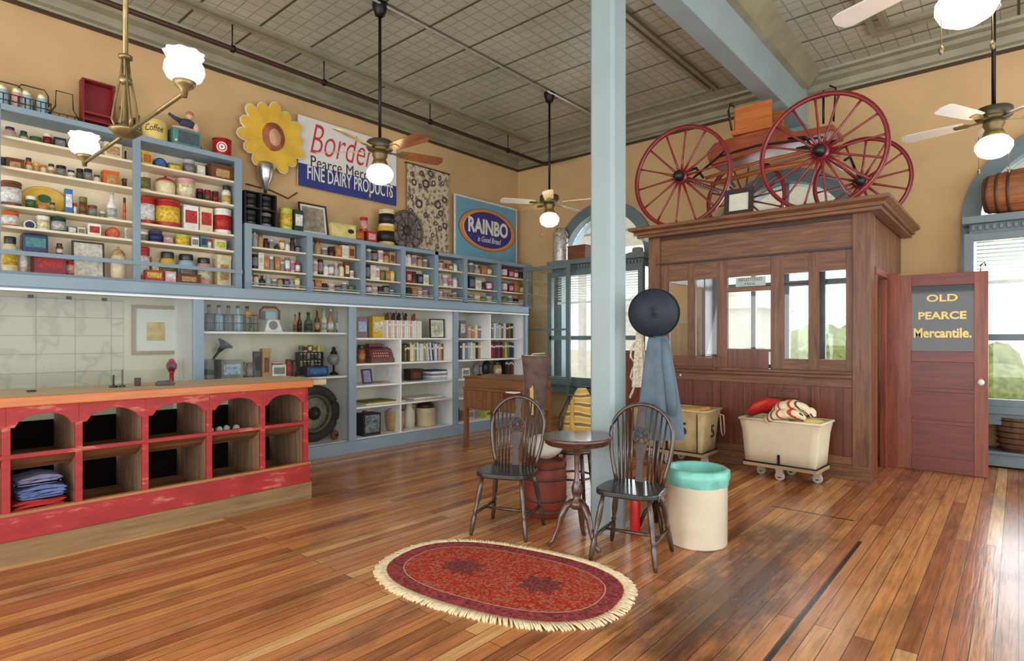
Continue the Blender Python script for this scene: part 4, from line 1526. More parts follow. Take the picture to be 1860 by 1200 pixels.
row([(650, 16, 18, 'box', 'rust', 'orange', 0, 'orange brown packet under the round red tin'), (672, 17, 20, 'box', 'red', 'pink', 0, 'red packet beside the orange brown packet'),
     (661, 13, 24, 'tin', 'red', 'pink', 20, 'small red tin standing on two packets')], ZL, -7.0, 'on top of the low case', g)
row([(701, 28, 32, 'tin', 'yellow', 'black', 0, 'yellow tin under a cream tin'), (702, 26, 30, 'tin', 'cream', 'black', 33, 'cream tin stacked on a yellow tin')],
    ZL, -7.0, 'on top of the low case', g)
# spoked disc
t = thing('spoked_disc', 'grey metal spoked disc leaning against the gear chart on top of the low case', 'wheel', (-7.02, yat(742, -7.0), ZL))
mb = MB()
mb.tube([(0, 0.29 * math.cos(2 * PI * k / 32), 0.29 + 0.29 * math.sin(2 * PI * k / 32)) for k in range(32)], 0.02, 8, closed=True)
mb.ring(0.16, 0.19, (-0.01, 0, 0.29), 0.02, 'x', 28)
mb.build('rim', plain((112, 100, 92), 0.5, 0.4), t)
MB().lathe([(0.08, 0), (0.06, 0.02), (0.02, 0.03)], c=(-0.01, 0, 0.29), axis='x', seg=20).build('hub', plain('dark grey', 0.5, 0.4), t)
for k in range(10):
    a = 2 * PI * k / 10
    MB().rod((0, 0.06 * math.cos(a), 0.29 + 0.06 * math.sin(a)), (0, 0.28 * math.cos(a + 0.2), 0.29 + 0.28 * math.sin(a + 0.2)), 0.012, 6).build('spoke', plain((96, 84, 78), 0.5, 0.4), t)
MB().lathe([(0.275, 0), (0.275, 0.004)], c=(-0.02, 0, 0.29), axis='x', seg=28).build('back_plate', plain((134, 122, 112), 0.6, 0.3, var=0.5, scale=18), t)

# sunflower sign, plain brown heart
t = thing('flower_sign', 'big yellow sunflower shaped sign hanging on the wall beside the dairy banner', 'sign', (-7.1, 3.6, 3.91))
yl = plain((228, 184, 62), 0.5, var=0.12, scale=5)
rimw = plain((226, 214, 180), 0.6)
for k in range(14):
    a = 2 * PI * (k + 0.3) / 14
    ln = 0.46 if k % 2 else 0.43
    for (nm, s_, xo, m_) in (('petal_edge', 1.0, 0.0, rimw), ('petal', 0.86, 0.014, yl)):
        mb = MB()
        pts = []
        for i in range(17):
            f = i / 16
            r_ = 0.13 + (ln * (1 if s_ == 1 else 0.965) - 0.13) * f
            wv = s_ * (0.034 + 0.051 * f / 0.62 if f < 0.62 else 0.085 * math.sqrt(max(0.0, 1 - ((f - 0.62) / 0.38) ** 2)))
            pts.append((r_, wv))
        poly = [(r_, w_) for r_, w_ in pts] + [(r_, -w_) for r_, w_ in reversed(pts)]
        poly = [(r_ * math.cos(a) - w_ * math.sin(a), r_ * math.sin(a) + w_ * math.cos(a)) for r_, w_ in poly]
        xx = xo + (0.006 if k % 2 else 0)
        mb.prism(poly, xx, xx + 0.012, 'x')
        ob = mb.build(nm, m_, t)
MB().lathe([(0.17, 0), (0.165, 0.03), (0.0, 0.035)], c=(0.02, 0, 0), axis='x', seg=28, sx=0.85, sy=1.05).build('heart', plain((168, 96, 60), 0.6, var=0.3, scale=12), t)
MB().lathe([(0.1, 0), (0.09, 0.012), (0.0, 0.016)], c=(0.052, 0.01, -0.01), axis='x', seg=24, sx=0.8, sy=1.15).build('heart_centre', plain((206, 160, 124), 0.6, var=0.2, scale=12), t)
# steel sconce below
t = thing('sconce', 'ribbed silver cone shaped metal fitting hanging on the wall below the sunflower sign', 'lamp', (-7.08, px(482, 600, x=-7.08).y, 3.16))
MB().lathe([(0.015, 0.06), (0.03, 0.08), (0.055, 0.15), (0.085, 0.2), (0.088, 0.22), (0.095, 0.24), (0.1, 0.3), (0.104, 0.32), (0.1, 0.38), (0.09, 0.4)], seg=24).build('cone', STEEL, t)
MB().lathe([(0.012, 0), (0.02, 0.02), (0.02, 0.06), (0.01, 0.07)], seg=12).build('tip', plain('black', 0.5), t)
MB().rod((-0.12, 0, 0.34), (0, 0, 0.34), 0.01).build('bracket', IRON, t)
tag(MB().tube([(-7.17, 3.3, 3.28), (-7.17, 3.62, 3.26), (-7.17, 3.85, 3.2), (-7.17, 3.98, 3.3)], 0.008, 6).build('cable', plain('dark brown', 0.6)), 'dark cable sagging along the wall under the sunflower sign', 'cable')

# dairy banner
t = thing('banner', 'white and blue dairy sign board with red script on the left wall', 'sign', (-7.15, 4.77, 3.39))
MB().box(0, 0.015, -0.8, 0.8, 0, 0.93).build('board', plain((232, 228, 222), 0.5, var=0.03), t)
MB().box(0.015, 0.017, -0.8, 0.8, 0, 0.3).build('blue_band', plain((48, 58, 124), 0.5, var=0.1), t)
text("Borden's", 1.25, 0.42, plain((198, 60, 62), 0.5), (0.018, 0.0, 0.68), FACE_X, t, shear=0.35, bold=-0.01)
text('Pearce Mercantile', 1.3, 0.15, plain((50, 48, 60), 0.5), (0.018, 0.03, 0.36), FACE_X, t)
text('FINE DAIRY PRODUCTS', 1.4, 0.19, plain('white', 0.5), (0.02, 0.03, 0.2), FACE_X, t, bold=0.01)

# gear chart
def chart_material():
    m = bpy.data.materials.new('printed_gear_chart')
    t_, n, l, b = nt(m)
    b.inputs['Roughness'].default_value = 0.8
    tc = n.new('ShaderNodeTexCoord')
    no = n.new('ShaderNodeTexNoise')
    no.inputs['Scale'].default_value = 14
    no.inputs['Detail'].default_value = 4
    l.new(tc.outputs['Object'], no.inputs['Vector'])
    r = n.new('ShaderNodeValToRGB')
    r.color_ramp.elements[0].position = 0.4
    r.color_ramp.elements[0].color = lin((120, 104, 96)) + (1,)
    r.color_ramp.elements[1].position = 0.52
    r.color_ramp.elements[1].color = lin((206, 190, 156)) + (1,)
    l.new(no.outputs['Fac'], r.inputs['Fac'])
    l.new(r.outputs['Color'], b.inputs['Base Color'])
    return m


t = thing('gear_chart', 'tall cream cloth chart printed with dark gears and parts on the left wall', 'chart', (-7.14, 6.21, 2.8))
MB().box(0, 0.008, -0.43, 0.43, 0, 1.3).build('cloth', chart_material(), t)
MB().rod((0, -0.46, 1.3), (0, 0.46, 1.3), 0.014).build('top_roller', plain('dark brown', 0.5), t)
rnd = random.Random(3)
pm_ = plain((74, 62, 64), 0.8, var=0.4, scale=20)
mb = MB()
used = []
for k in range(70):
    yy, zz = rnd.uniform(-0.38, 0.38), rnd.uniform(0.06, 1.24)
    R_ = rnd.choice((0.04, 0.06, 0.08, 0.05))
    if any(math.hypot(yy - a[0], zz - a[1]) < R_ + a[2] + 0.005 for a in used) or abs(yy) + R_ > 0.42 or zz - R_ < 0.01 or zz + R_ > 1.29:
        continue
    used.append((yy, zz, R_))
    nn = rnd.choice((9, 12, 16))
    poly = []
    for i in range(nn * 2):
        a = PI * i / nn
        rr = R_ * (1 if i % 2 else 0.86)
        poly.append((yy + rr * math.cos(a), zz + rr * math.sin(a)))
    inner = [(yy + R_ * 0.45 * math.cos(PI * i / nn), zz + R_ * 0.45 * math.sin(PI * i / nn)) for i in range(nn * 2)]
    A = [mb._v((0.0095, *q)) for q in poly]
    B = [mb._v((0.0095, *q)) for q in inner]
    for i in range(len(A)):
        mb.face([A[i], A[(i + 1) % len(A)], B[(i + 1) % len(A)], B[i]])
    if k % 2:
        mb.lathe([(R_ * 0.2, 0), (R_ * 0.2, 0.001)], c=(0.009, yy, zz), axis='x', seg=8)
mb.build('printed_pattern', pm_, t)

# bread sign
t = thing('bread_sign', 'blue bread sign with an orange ringed oval, standing in the corner on the low case', 'sign', (-7.1, 7.56, 2.76))
MB().box(-0.01, 0.01, -0.82, 0.78, 0, 1.04).build('border', plain((222, 226, 222), 0.5), t)
MB().box(0.01, 0.013, -0.79, 0.75, 0.03, 1.01).build('field', plain((112, 166, 190), 0.5, var=0.06, scale=3), t)
for nm, a, c_, h_ in (('ring_edge', 0.735, (120, 74, 40), 0.002), ('orange_ring', 0.715, (222, 142, 62), 0.004), ('oval_edge', 0.63, (236, 200, 150), 0.006), ('oval', 0.61, (58, 54, 130), 0.008)):
    MB().lathe([(a, 0), (a, h_)], c=(0.013, 0.0, 0.53), axis='x', seg=48, sy=0.5 + (0.015 if nm == 'oval' else 0)).build(nm, plain(c_, 0.5, var=0.04), t)
text('RAINBO', 1.02, 0.27, plain('white', 0.5), (0.022, 0.0, 0.58), FACE_X, t, bold=0.035)
text('is Good Bread', 0.6, 0.1, plain('white', 0.5), (0.022, 0.02, 0.36), FACE_X, t, shear=0.3)

# ================================================================ INSIDE THE LOWER CASE, GOODS BAY
XC = -6.4
GB = 'goods in the glazed display case'
z1, z2, zb = 1.456, 0.936, 0.151
t = thing('wire_basket', 'wire basket of milk bottles on the upper shelf of the glazed case', 'basket', (XC, yat(415, XC), z1))
mb = MB()
for z in (0.004, 0.09, 0.18):
    mb.tube([(-0.1, -0.27, z), (0.1, -0.27, z), (0.1, 0.27, z), (-0.1, 0.27, z)], 0.003, 6, closed=True)
for k in range(13):
    mb.rod((0.1, -0.27 + 0.045 * k, 0), (0.1, -0.27 + 0.045 * k, 0.18), 0.0025, 5).rod((-0.1, -0.27 + 0.045 * k, 0), (-0.1, -0.27 + 0.045 * k, 0.18), 0.0025, 5)
mb.rod((-0.1, -0.27, 0.004), (0.1, 0.27, 0.004), 0.003)
mb.build('wire_frame', wire, t)
for k in range(5):
    good('bottle', 0.085, 0.27, 'pale blue' if k % 2 else 'grey', 'dark brown', 'glass milk bottle in the wire basket, %s from the left' % ORD[k], 'milk bottles in the wire basket', XC, yat(415, XC) - 0.2 + 0.1 * k, z1 + 0.01, False)
row([(450, 13, 34, 'tin', 'yellow', 'olive', 0, 'yellow tin right of the wire basket'), (536, 8, 30, 'bottle', 'amber', 'brown', 0, 'small amber bottle'), (544, 9, 34, 'bottle', 'dark brown', 'black', 0, 'dark brown bottle'),
     (560, 14, 34, 'bottle', 'green', 'dark green', 0, 'square green bottle'), (576, 9, 40, 'bottle', 'brown', 'tan', 0, 'tall narrow brown bottle'), (588, 11, 40, 'bottle', 'cream', 'silver', 0, 'cream bottle with a silver cap'),
     (600, 11, 40, 'bottle', 'tan', 'white', 0, 'tan bottle with a white label'), (612, 10, 40, 'bottle', 'grey', 'white', 0, 'grey bottle with a white label'), (625, 12, 18, 'box', 'rust', 'mauve', 0, 'small rust coloured carton at the right end')],
    z1, XC, 'on the upper shelf of the glazed case', GB, ymax=4.05)
t = thing('kitchen_scale', 'white kitchen scale with an orange hooped pan on the upper shelf of the glazed case', 'scale', (XC, yat(490, XC), z1))
MB().prism([(-0.1, 0), (0.12, 0), (0.07, 0.14), (-0.06, 0.14)], -0.08, 0.08, 'x').build('body', plain('white', 0.4), t, bevel=0.01)
MB().lathe([(0.05, 0), (0.05, 0.006)], c=(0.08, 0, 0.075), axis='x', seg=20).build('dial', plain('grey', 0.4), t)
MB().tube([(0, -0.11, 0.14), (0, -0.11, 0.24), (0, -0.07, 0.28), (0, 0.07, 0.28), (0, 0.11, 0.24), (0, 0.11, 0.14)], 0.014, 8).build('hoop', plain('rust', 0.5), t)
MB().box(-0.05, 0.05, -0.07, 0.05, 0.14, 0.23).build('pan', plain('pale blue', 0.5), t, bevel=0.006)
row([(416, 42, 34, 'box', 'grey', 'pale blue', 0, 'wide pale grey box at the left'), (441, 10, 30, 'jar', 'brown', 'tan', 0, 'brown jar'), (453, 12, 28, 'tin', 'brown', 'grey', 0, 'brown tin'),
     (466, 12, 46, 'box', 'dark grey', 'black', 0, 'dark upright ledger box'), (482, 18, 50, 'crate', 'tan', 'brown', 0, 'tan upright wooden box'), (503, 30, 22, 'box', 'white', 'grey', 0, 'white carton'),
     (503, 18, 5, 'tin', 'white', 'red', 22.5, 'white dish on the white carton'), (524, 12, 30, 'tin', 'crimson', 'red', 0, 'dark red tin'), (534, 10, 28, 'tin', 'black', 'dark grey', 0, 'black tin'),
     (619, 15, 22, 'basket', 'dark brown', 'brown', 0, 'small dark basket at the right end')], z2, XC, 'on the lower shelf of the glazed case', GB, ymin=2.4, ymax=4.05)
t = thing('gramophone', 'small gramophone with a flared horn, lower shelf of the glazed case', 'gramophone', (XC - 0.17, yat(386, XC - 0.17), z2))
MB().box(-0.07, 0.07, -0.08, 0.08, 0, 0.22).build('cabinet', plain('grey', 0.5), t, bevel=0.005)
mb = MB()
mb.M = Matrix.Translation((0, 0, 0.22)) @ Matrix.Rotation(math.radians(-38), 4, 'X')
mb.lathe([(0.012, 0), (0.014, 0.1), (0.035, 0.18), (0.09, 0.22), (0.086, 0.222), (0.03, 0.185)], seg=20, cap=False)
mb.build('horn', plain('dark grey', 0.4, 0.5), t)
# spice rack with tins on it
t = thing('spice_rack', 'black rack of small spice jars on the lower shelf of the glazed case', 'rack', (XC - 0.14, yat(562, XC - 0.14), z2))
mb = MB()
mb.box(-0.05, -0.04, -0.16, 0.16, 0, 0.28)
for yy in (-0.16, 0.15):
    mb.box(-0.05, 0.05, yy, yy + 0.01, 0, 0.28)
for z in (0.1, 0.19, 0.275):
    mb.box(-0.05, 0.05, -0.15, 0.15, z, z + 0.008)
mb.build('rack_frame', plain('black', 0.5), t)
for r_ in range(2):
    for k in range(6):
        good('jar', 0.042, 0.07, 'dark brown' if (k + r_) % 3 else 'grey', 'silver', 'spice jar %s from left on the %s tier of the black spice rack' % (ORD[k], ('lower', 'upper')[r_]), 'spice jars in the black rack',
             XC - 0.12, yat(562, XC - 0.14) - 0.122 + 0.049 * k, z2 + (0.109, 0.199)[r_], False)
for k, (c1, c2) in enumerate((('grey', 'green'), ('pink', 'black'), ('crimson', 'cream'), ('yellow', 'olive'), ('lime', 'yellow'))):
    good('tin', 0.05, 0.08, c1, c2, '%s tin standing on top of the black spice rack' % c1, 'tins on the spice rack', XC - 0.13, yat(562, XC - 0.14) - 0.12 + 0.06 * k, z2 + 0.284, False)
row([(574, 40, 17, 'case', 'navy', 'blue', 0, 'long navy blue case in front of the spice rack')], z2, XC + 0.12, 'lower shelf of the glazed case', GB, dmax=0.1)
t = thing('globe_lamp', 'dark lantern with a round grey globe, lower shelf of the glazed case', 'lamp', (XC, yat(606, XC), z2))
MB().lathe([(0.06, 0), (0.05, 0.02), (0.012, 0.04), (0.012, 0.12)], seg=16).build('stand', IRON, t)
MB().blob((0, 0, 0.19), (0.075, 0.075, 0.075), 18, 10).build('globe', plain((134, 134, 132), 0.2), t)
MB().lathe([(0.05, 0.26), (0.03, 0.29), (0.02, 0.31), (0.028, 0.33), (0.0, 0.35)], seg=14).build('cap', IRON, t)
# wire wheel with tyre at the bottom
t = thing('car_wheel', 'old wire spoked car wheel with black tyre at the bottom of the glazed case', 'wheel', (-6.36, 3.74, zb))
mb = MB()
TR, Rr = 0.055, 0.285
mb.tube([(0, Rr * math.cos(2 * PI * k / 40), 0.34 + Rr * math.sin(2 * PI * k / 40)) for k in range(40)], TR, 10, closed=True)
mb.build('tyre', plain((46, 44, 44), 0.8, var=0.2), t)
mb = MB().ring(0.19, 0.235, (-0.03, 0, 0.34), 0.06, 'x', 36)
mb.build('rim', plain((96, 86, 74), 0.5, 0.4), t)
MB().lathe([(0.075, 0), (0.08, 0.03), (0.05, 0.05), (0.04, 0.08), (0, 0.085)], c=(-0.01, 0, 0.34), axis='x', seg=20).build('hub', plain((62, 56, 52), 0.5, 0.5), t)
sp_ = plain((150, 138, 116), 0.5, 0.3)
for k in range(24):
    a = 2 * PI * k / 24
    b2 = a + (0.16 if k % 2 else -0.16)
    MB().rod((0.015, 0.07 * math.cos(a), 0.34 + 0.07 * math.sin(a)), (0, 0.2 * math.cos(b2), 0.34 + 0.2 * math.sin(b2)), 0.005, 5).build('spoke', sp_, t)
t = thing('carton', 'small rusty brown casting on the floor of the glazed case right of the tyre', 'casting', (-6.3, 3.98 + 0.0, zb))
t.name = 'iron_casting'
MB().blob((0, -0.0, 0.06), (0.05, 0.05, 0.06), 12, 8, wob=0.08, seed=4).build('casting', plain('rust', 0.8, var=0.3), t)
MB().lathe([(0.02, 0), (0.02, 0.02)], c=(0.04, 0, 0.06), axis='x', seg=12).build('opening', plain('black', 0.7), t)
# red candy globe left of the post
t = thing('globe_ornament', 'small red globe shaped ornament on a stem inside the glass case beside the blue post', 'ornament', (XC, 2.17, 1.02))
t.location = (-6.45, 2.22, 0.936)
MB().box(-0.18, 0.12, -0.3, 0.05, 0.0 - 0.02, 0.0).build('ledge', WHITEP, t)
MB().lathe([(0.03, 0.0), (0.02, 0.03), (0.02, 0.1), (0.035, 0.12)], seg=14).build('base', plain('red', 0.4), t)
MB().blob((0, 0, 0.17), (0.05, 0.05, 0.055), 14, 8).build('globe', plain('crimson', 0.2), t)
MB().lathe([(0.03, 0.215), (0.02, 0.24), (0, 0.245)], seg=12).build('cap', plain('red', 0.4), t)

# ================================================================ BOOKSHELVES
WPAPER = plain((230, 226, 212), 0.8, var=0.1, scale=50)


def book(y, W, Hh, c, z, label, group, x=-6.42, D=0.16, lean=0.0, parts=False):
    o = MB()
    o.M = Matrix.Rotation(lean, 4, 'X')
    o.box(-D / 2, D / 2, -W / 2, W / 2, 0, Hh, 0)
    o.box(-D / 2 + 0.004, D / 2 - 0.006, -W / 2 + 0.002, W / 2 - 0.002, Hh, Hh + 0.0006, 1)
    o.box(D / 2, D / 2 + 0.0008, -W / 2 + 0.001, W / 2 - 0.001, Hh * 0.68, Hh * 0.8, 1)
    b = o.build('book', [plain(c, 0.6, var=0.12, scale=30), WPAPER])
    lift = max(0, math.sin(abs(lean)) * W / 2)
    b.location = (x, y, z + lift)
    tag(b, label, 'book', group)
    return b


def books(u0, u1, z, cols, hs, where, group, leans=None):
    y0, y1 = yat(u0, -6.34), min(yat(u1, -6.34), 5.8 if u1 < 830 else 7.38)
    n_ = len(cols)
    w_ = (y1 - y0) / n_
    for k, c in enumerate(cols):
        ln = leans[k] if leans else 0
        book(y0 + w_ * (k + 0.5), w_ * 0.86 * (1 if abs(ln) < 0.01 else 0.75), min(0.255, hs[k % len(hs)] * 1.1), c, z, '%s book, %s from left, %s' % (c, ORD[k], where), group, lean=ln)


S1 = 'top shelf of the left bookcase'
row([(658, 19, 34, 'box', 'mauve', 'pale blue', 0, 'blue and pink picture card')], 1.391, XC, S1, 'bookcase goods', dmax=0.01, ymin=4.12)
row([(684, 22, 36, 'box', 'yellow', 'cream', 0, 'pale yellow box behind the white books')], 1.391, XC - 0.08, S1, 'bookcase goods', dmax=0.1)
books(702, 766, 1.391, ['white', 'pink', 'cream', 'white', 'pink', 'white', 'cream', 'white', 'pink', 'white', 'white', 'cream', 'pink', 'white', 'white', 'cream', 'white', 'white'], (0.215,), 'white set on ' + S1, 'white set of thin books')
for k, (u, c, hh) in enumerate(((702, 'brown', 0.1), (713, 'dark brown', 0.11), (723, 'black', 0.12), (735, 'dark brown', 0.11), (750, 'rust', 0.09))):
    mb = MB()
    mb.blob((0, 0, 0.03), (0.03, 0.03, 0.03), 10, 6, wob=0.1, seed=k)
    mb.blob((0.0, 0.012, 0.075), (0.02, 0.022, 0.028), 10, 6, wob=0.12, seed=k + 9)
    mb.rod((0, -0.02, 0.04), (0, -0.045, hh), 0.006, 6)
    o = mb.build('figurine', plain(c, 0.7, var=0.3, scale=20))
    o.location = (-6.42, yat(u, -6.42), 1.391 + 0.238)
    tag(o, '%s animal figurine on top of the white books, %s from left' % (c, ORD[k]), 'figurine', 'figurines on the white books')
framed('picture_frame', 'black framed card with four small pictures at the right of the top bookcase shelf', 'picture', 0.27, 0.27, plain('black', 0.5), plain((196, 192, 168), 0.7, var=0.5, scale=14), (-6.3, yat(794, -6.3), 1.391), bar=0.012,
       matte=plain((222, 214, 188), 0.7), tilt=2)
S2 = 'second shelf of the left bookcase'
row([(656, 14, 30, 'jar', 'rust', 'tan', 0, 'rust brown wooden jar')], 1.071, XC, S2, 'bookcase goods', ymin=4.12)
t = thing('cash_register', 'ornate purple brown cash register on the second shelf of the left bookcase', 'cash register', (XC, yat(686, XC), 1.071))
rg = plain((126, 78, 76), 0.4, 0.4, var=0.3, scale=30)
MB().box(-0.13, 0.13, -0.19, 0.19, 0, 0.05).build('drawer', plain((110, 74, 64), 0.5), t, bevel=0.004)
MB().prism([(-0.12, 0.05), (0.12, 0.05), (0.06, 0.17), (-0.02, 0.2), (-0.12, 0.2)], -0.18, 0.18, 'y').build('body', rg, t, bevel=0.006)
MB().box(-0.1, 0.0, -0.13, 0.09, 0.2, 0.245).build('indicator', rg, t, bevel=0.01)
mb = MB()
for r_ in range(3):
    for k in range(7):
        mb.lathe([(0.009, 0), (0.009, 0.012)], c=(0.1 - r_ * 0.022, -0.13 + k * 0.036, 0.085 + r_ * 0.033), axis='x', seg=8)
mb.build('keys', plain('pink', 0.4), t)
MB().lathe([(0.012, 0), (0.012, 0.014)], c=(0.13, 0, 0.025), axis='x', seg=10).build('drawer_pull', BRASS, t)
t = thing('jug', 'pinkish handled jug with a dark stopper right of the cash register', 'jug', (XC, yat(713, XC), 1.071))
MB().lathe([(0.04, 0), (0.045, 0.1), (0.025, 0.14), (0.02, 0.17)], seg=16).build('body', plain('pink', 0.5), t)
MB().ring(0.028, 0.042, (-0.01, 0, 0.2), 0.02, 'x', 18).build('handle', plain('brown', 0.5), t)
row([(727, 9, 30, 'bottle', 'dark grey', 'silver', 0, 'dark bottle with a silver cap')], 1.071, XC, S2, 'bookcase goods', ymax=4.865)
books(735, 822, 1.071, ['olive', 'dark brown', 'brown', 'cream', 'white', 'lime', 'grey', 'white', 'pale blue', 'white', 'cream', 'tan', 'pale blue', 'white', 'grey', 'white', 'navy', 'pale blue', 'white', 'mauve', 'pink', 'tan', 'brown'],
      (0.205, 0.22, 0.215, 0.235), 'right half of ' + S2, 'books in the left bookcase', [0] * 11 + [0.0, 0.12, 0.12, 0.12, 0.12, 0.12, 0.12] + [0] * 5)
S3 = 'third shelf of the left bookcase'
framed('photo_frame', 'small dark framed photograph propped on the third shelf of the left bookcase', 'picture', 0.15, 0.19, plain('purple', 0.5), plain((150, 150, 176), 0.6, var=0.3, scale=14), (-6.36, yat(668, -6.36), 0.8015), tilt=12, bar=0.018)
tag(MB().box(-6.5, -6.3, yat(684, -6.4), yat(702, -6.4), 0.8005, 0.812).build('papers', plain('tan', 0.8), bevel=0.002), 'thin stack of tan papers beside the propped photograph', 'papers')
t = thing('bird_ornament', 'white glass bird ornament on the third shelf of the left bookcase', 'ornament', (XC, yat(712, XC), 0.8005))
MB().lathe([(0.035, 0), (0.01, 0.02), (0.01, 0.04)], seg=14).blob((0, 0, 0.075), (0.035, 0.055, 0.035), 14, 8).build('body', plain('white', 0.25), t)
MB().blob((0, 0.055, 0.115), (0.018, 0.02, 0.02), 12, 8).blob((0, -0.05, 0.12), (0.008, 0.03, 0.045), 10, 6).build('head_and_tail', plain('pale blue', 0.25), t)
tag(good('crate', 0.22, 0.16, 'dark brown', 'brown', 'dark brown box at the left of the folders, third bookcase shelf', 'bookcase goods', XC, yat(751, XC), 0.8005), None, None)
for k, (c, hh) in enumerate((('pale blue', 0.03), ('white', 0.025), ('mauve', 0.028), ('white', 0.03), ('navy', 0.02))):
    z_ = 0.8005 + sum((0.03, 0.025, 0.028, 0.03, 0.02)[:k])
    o = MB().box(-0.14, 0.12, -0.14, 0.14, 0, hh, 0).build('folder', plain(c, 0.6), bevel=0.003)
    o.location = (XC, yat(787, XC) + (0.01 * (k % 3)), z_)
    tag(o, '%s folder, %s from the bottom of the folder stack on the third bookcase shelf' % (c, ORD[k]), 'folder', 'stack of folders')
row([(815, 9, 22, 'jar', 'dark grey', 'brown', 0, 'dark jar at the right end')], 0.8005, XC, S3, 'bookcase goods', ymax=5.81)
for k, (u0_, u1_, z_, hh, c, lab) in enumerate(((652, 722, 0.536, 0.02, 'cream', 'wide sheaf of cream papers at the left'), (655, 715, 0.557, 0.018, 'olive', 'olive folded papers on the cream sheaf'),
                                              (738, 800, 0.536, 0.012, 'pink', 'pink papers at the right'), (740, 795, 0.549, 0.02, 'white', 'white papers on the pink ones'))):
    o = MB().box(-6.58, -6.24, max(4.14, yat(u0_, -6.4)), min(5.7, yat(u1_, -6.4)), z_, z_ + hh).build('papers', plain(c, 0.8, var=0.15, scale=20), bevel=0.002)
    tag(o, lab + ', fourth shelf of the left bookcase', 'papers')
# bottom
t = thing('canister', 'black square tin with a white pattern at the bottom left of the left bookcase', 'tin', (-6.32, yat(668, -6.32), zb))
MB().box(-0.1, 0.1, -0.13, 0.13, 0, 0.28).build('body', plain('black', 0.5), t, bevel=0.004)
MB().box(0.1, 0.102, -0.11, 0.11, 0.04, 0.26).build('printed_panel', plain((110, 122, 124), 0.5, var=0.8, scale=26), t)
MB().lathe([(0.03, 0), (0.03, 0.03)], c=(0, -0.05, 0.28), seg=12).build('cap', plain('crimson', 0.5), t)
t = good('basket', 0.26, 0.26, 'tan', 'brown', 'round tan wicker basket at the bottom of the left bookcase', None, -6.36, yat(717, -6.36), zb)
t = thing('cutting_board', 'pale wooden board leaning at the bottom right half of the left bookcase', 'board', (-6.36, 4.98, zb))
mb = MB()
mb.M = Matrix.Rotation(math.radians(-9), 4, 'X')
mb.box(-0.09, 0.09, -0.01, 0.01, 0.0, 0.26)
mb.build('board', wood((196, 168, 120), (222, 198, 156), 'z', name='pale_board'), t, bevel=0.01)
MB().lathe([(0.012, 0), (0.012, 0.024)], c=(0.0, 0.05, 0.25), axis='y', seg=10).build('peg', plain('brown', 0.5), t)
t = thing('stoneware_jug', 'grey white stoneware jug between the board and the big crock', 'jug', (-6.36, 5.18, zb))
MB().lathe([(0.075, 0), (0.085, 0.1), (0.08, 0.22), (0.05, 0.29), (0.045, 0.33), (0.055, 0.34)], seg=20).build('body', plain((206, 198, 178), 0.35), t)
MB().tube([(0, 0.05, 0.31), (0, 0.1, 0.29), (0, 0.1, 0.2), (0, 0.08, 0.17)], 0.009, 8).build('handle', plain((206, 198, 178), 0.35), t)
t = thing('stoneware_crock', 'large tan stoneware crock with dark domed top at the bottom of the left bookcase', 'crock', (-6.36, 5.48, zb))
MB().lathe([(0.13, 0), (0.14, 0.02), (0.14, 0.24), (0.135, 0.26)], seg=24).build('body', plain((206, 186, 146), 0.35), t)
MB().lathe([(0.137, 0.26), (0.11, 0.31), (0.04, 0.34), (0.035, 0.37)], seg=24).build('shoulder', plain((54, 34, 28), 0.3), t)
MB().tube([(0, 0.035, 0.36), (0, 0.07, 0.38), (0, 0.1, 0.34), (0, 0.09, 0.3)], 0.009, 8).build('handle', plain((54, 34, 28), 0.3), t)
# right bookcase
S1 = 'top shelf of the right bookcase'
row([(840, 10, 30, 'box', 'grey', 'white', 0, 'small grey figure card')], 1.386, XC, S1, 'bookcase goods', dmax=0.03, ymin=5.86)
books(850, 880, 1.386, ['pink', 'tan', 'cream', 'mauve', 'pink'], (0.17, 0.15, 0.19), 'left part of ' + S1, 'books in the right bookcase')
books(883, 932, 1.386, ['white', 'pink', 'grey', 'white', 'pale blue', 'cream', 'mauve', 'white', 'brown', 'olive', 'dark brown'], (0.22, 0.225, 0.2), 'right part of ' + S1, 'books in the right bookcase')
t = thing('figurine', 'tall thin dark figurine at the right end of the top shelf of the right bookcase', 'figurine', (XC + 0.05, yat(940, XC + 0.05), 1.386))
MB().lathe([(0.04, 0), (0.03, 0.03), (0.015, 0.05), (0.02, 0.12), (0.03, 0.18), (0.015, 0.21)], seg=12).build('body', plain('black', 0.5), t)
MB().blob((0, 0, 0.24), (0.025, 0.03, 0.03), 10, 6).build('head', plain('dark brown', 0.5), t)
books(835, 956, 1.071, ['dark grey', 'white', 'grey', 'pale blue', 'white', 'cream', 'dark brown', 'tan', 'white', 'lime', 'pink', 'mauve', 'red', 'crimson', 'navy', 'red', 'black', 'olive', 'yellow', 'teal', 'dark green', 'navy'],
      (0.235, 0.22, 0.24, 0.23), 'second shelf of the right bookcase', 'books in the right bookcase')
books(918, 954, 0.791, ['black', 'dark brown', 'crimson', 'black', 'dark grey', 'brown'], (0.23, 0.25, 0.21), 'right part of the third shelf of the right bookcase', 'books in the right bookcase')
S3 = 'third shelf of the right bookcase'
row([(842, 14, 16, 'box', 'white', 'grey', 0, 'white carton at the left end'), (866, 16, 22, 'bag', 'grey', 'grey', 0, 'grey cloth bundle'), (884, 14, 26, 'bag', 'black', 'black', 0, 'black cloth bundle'),
     (903, 15, 22, 'jar', 'tan', 'cream', 0, 'tan jar')], 0.791, XC, S3, 'bookcase goods', ymin=5.86)
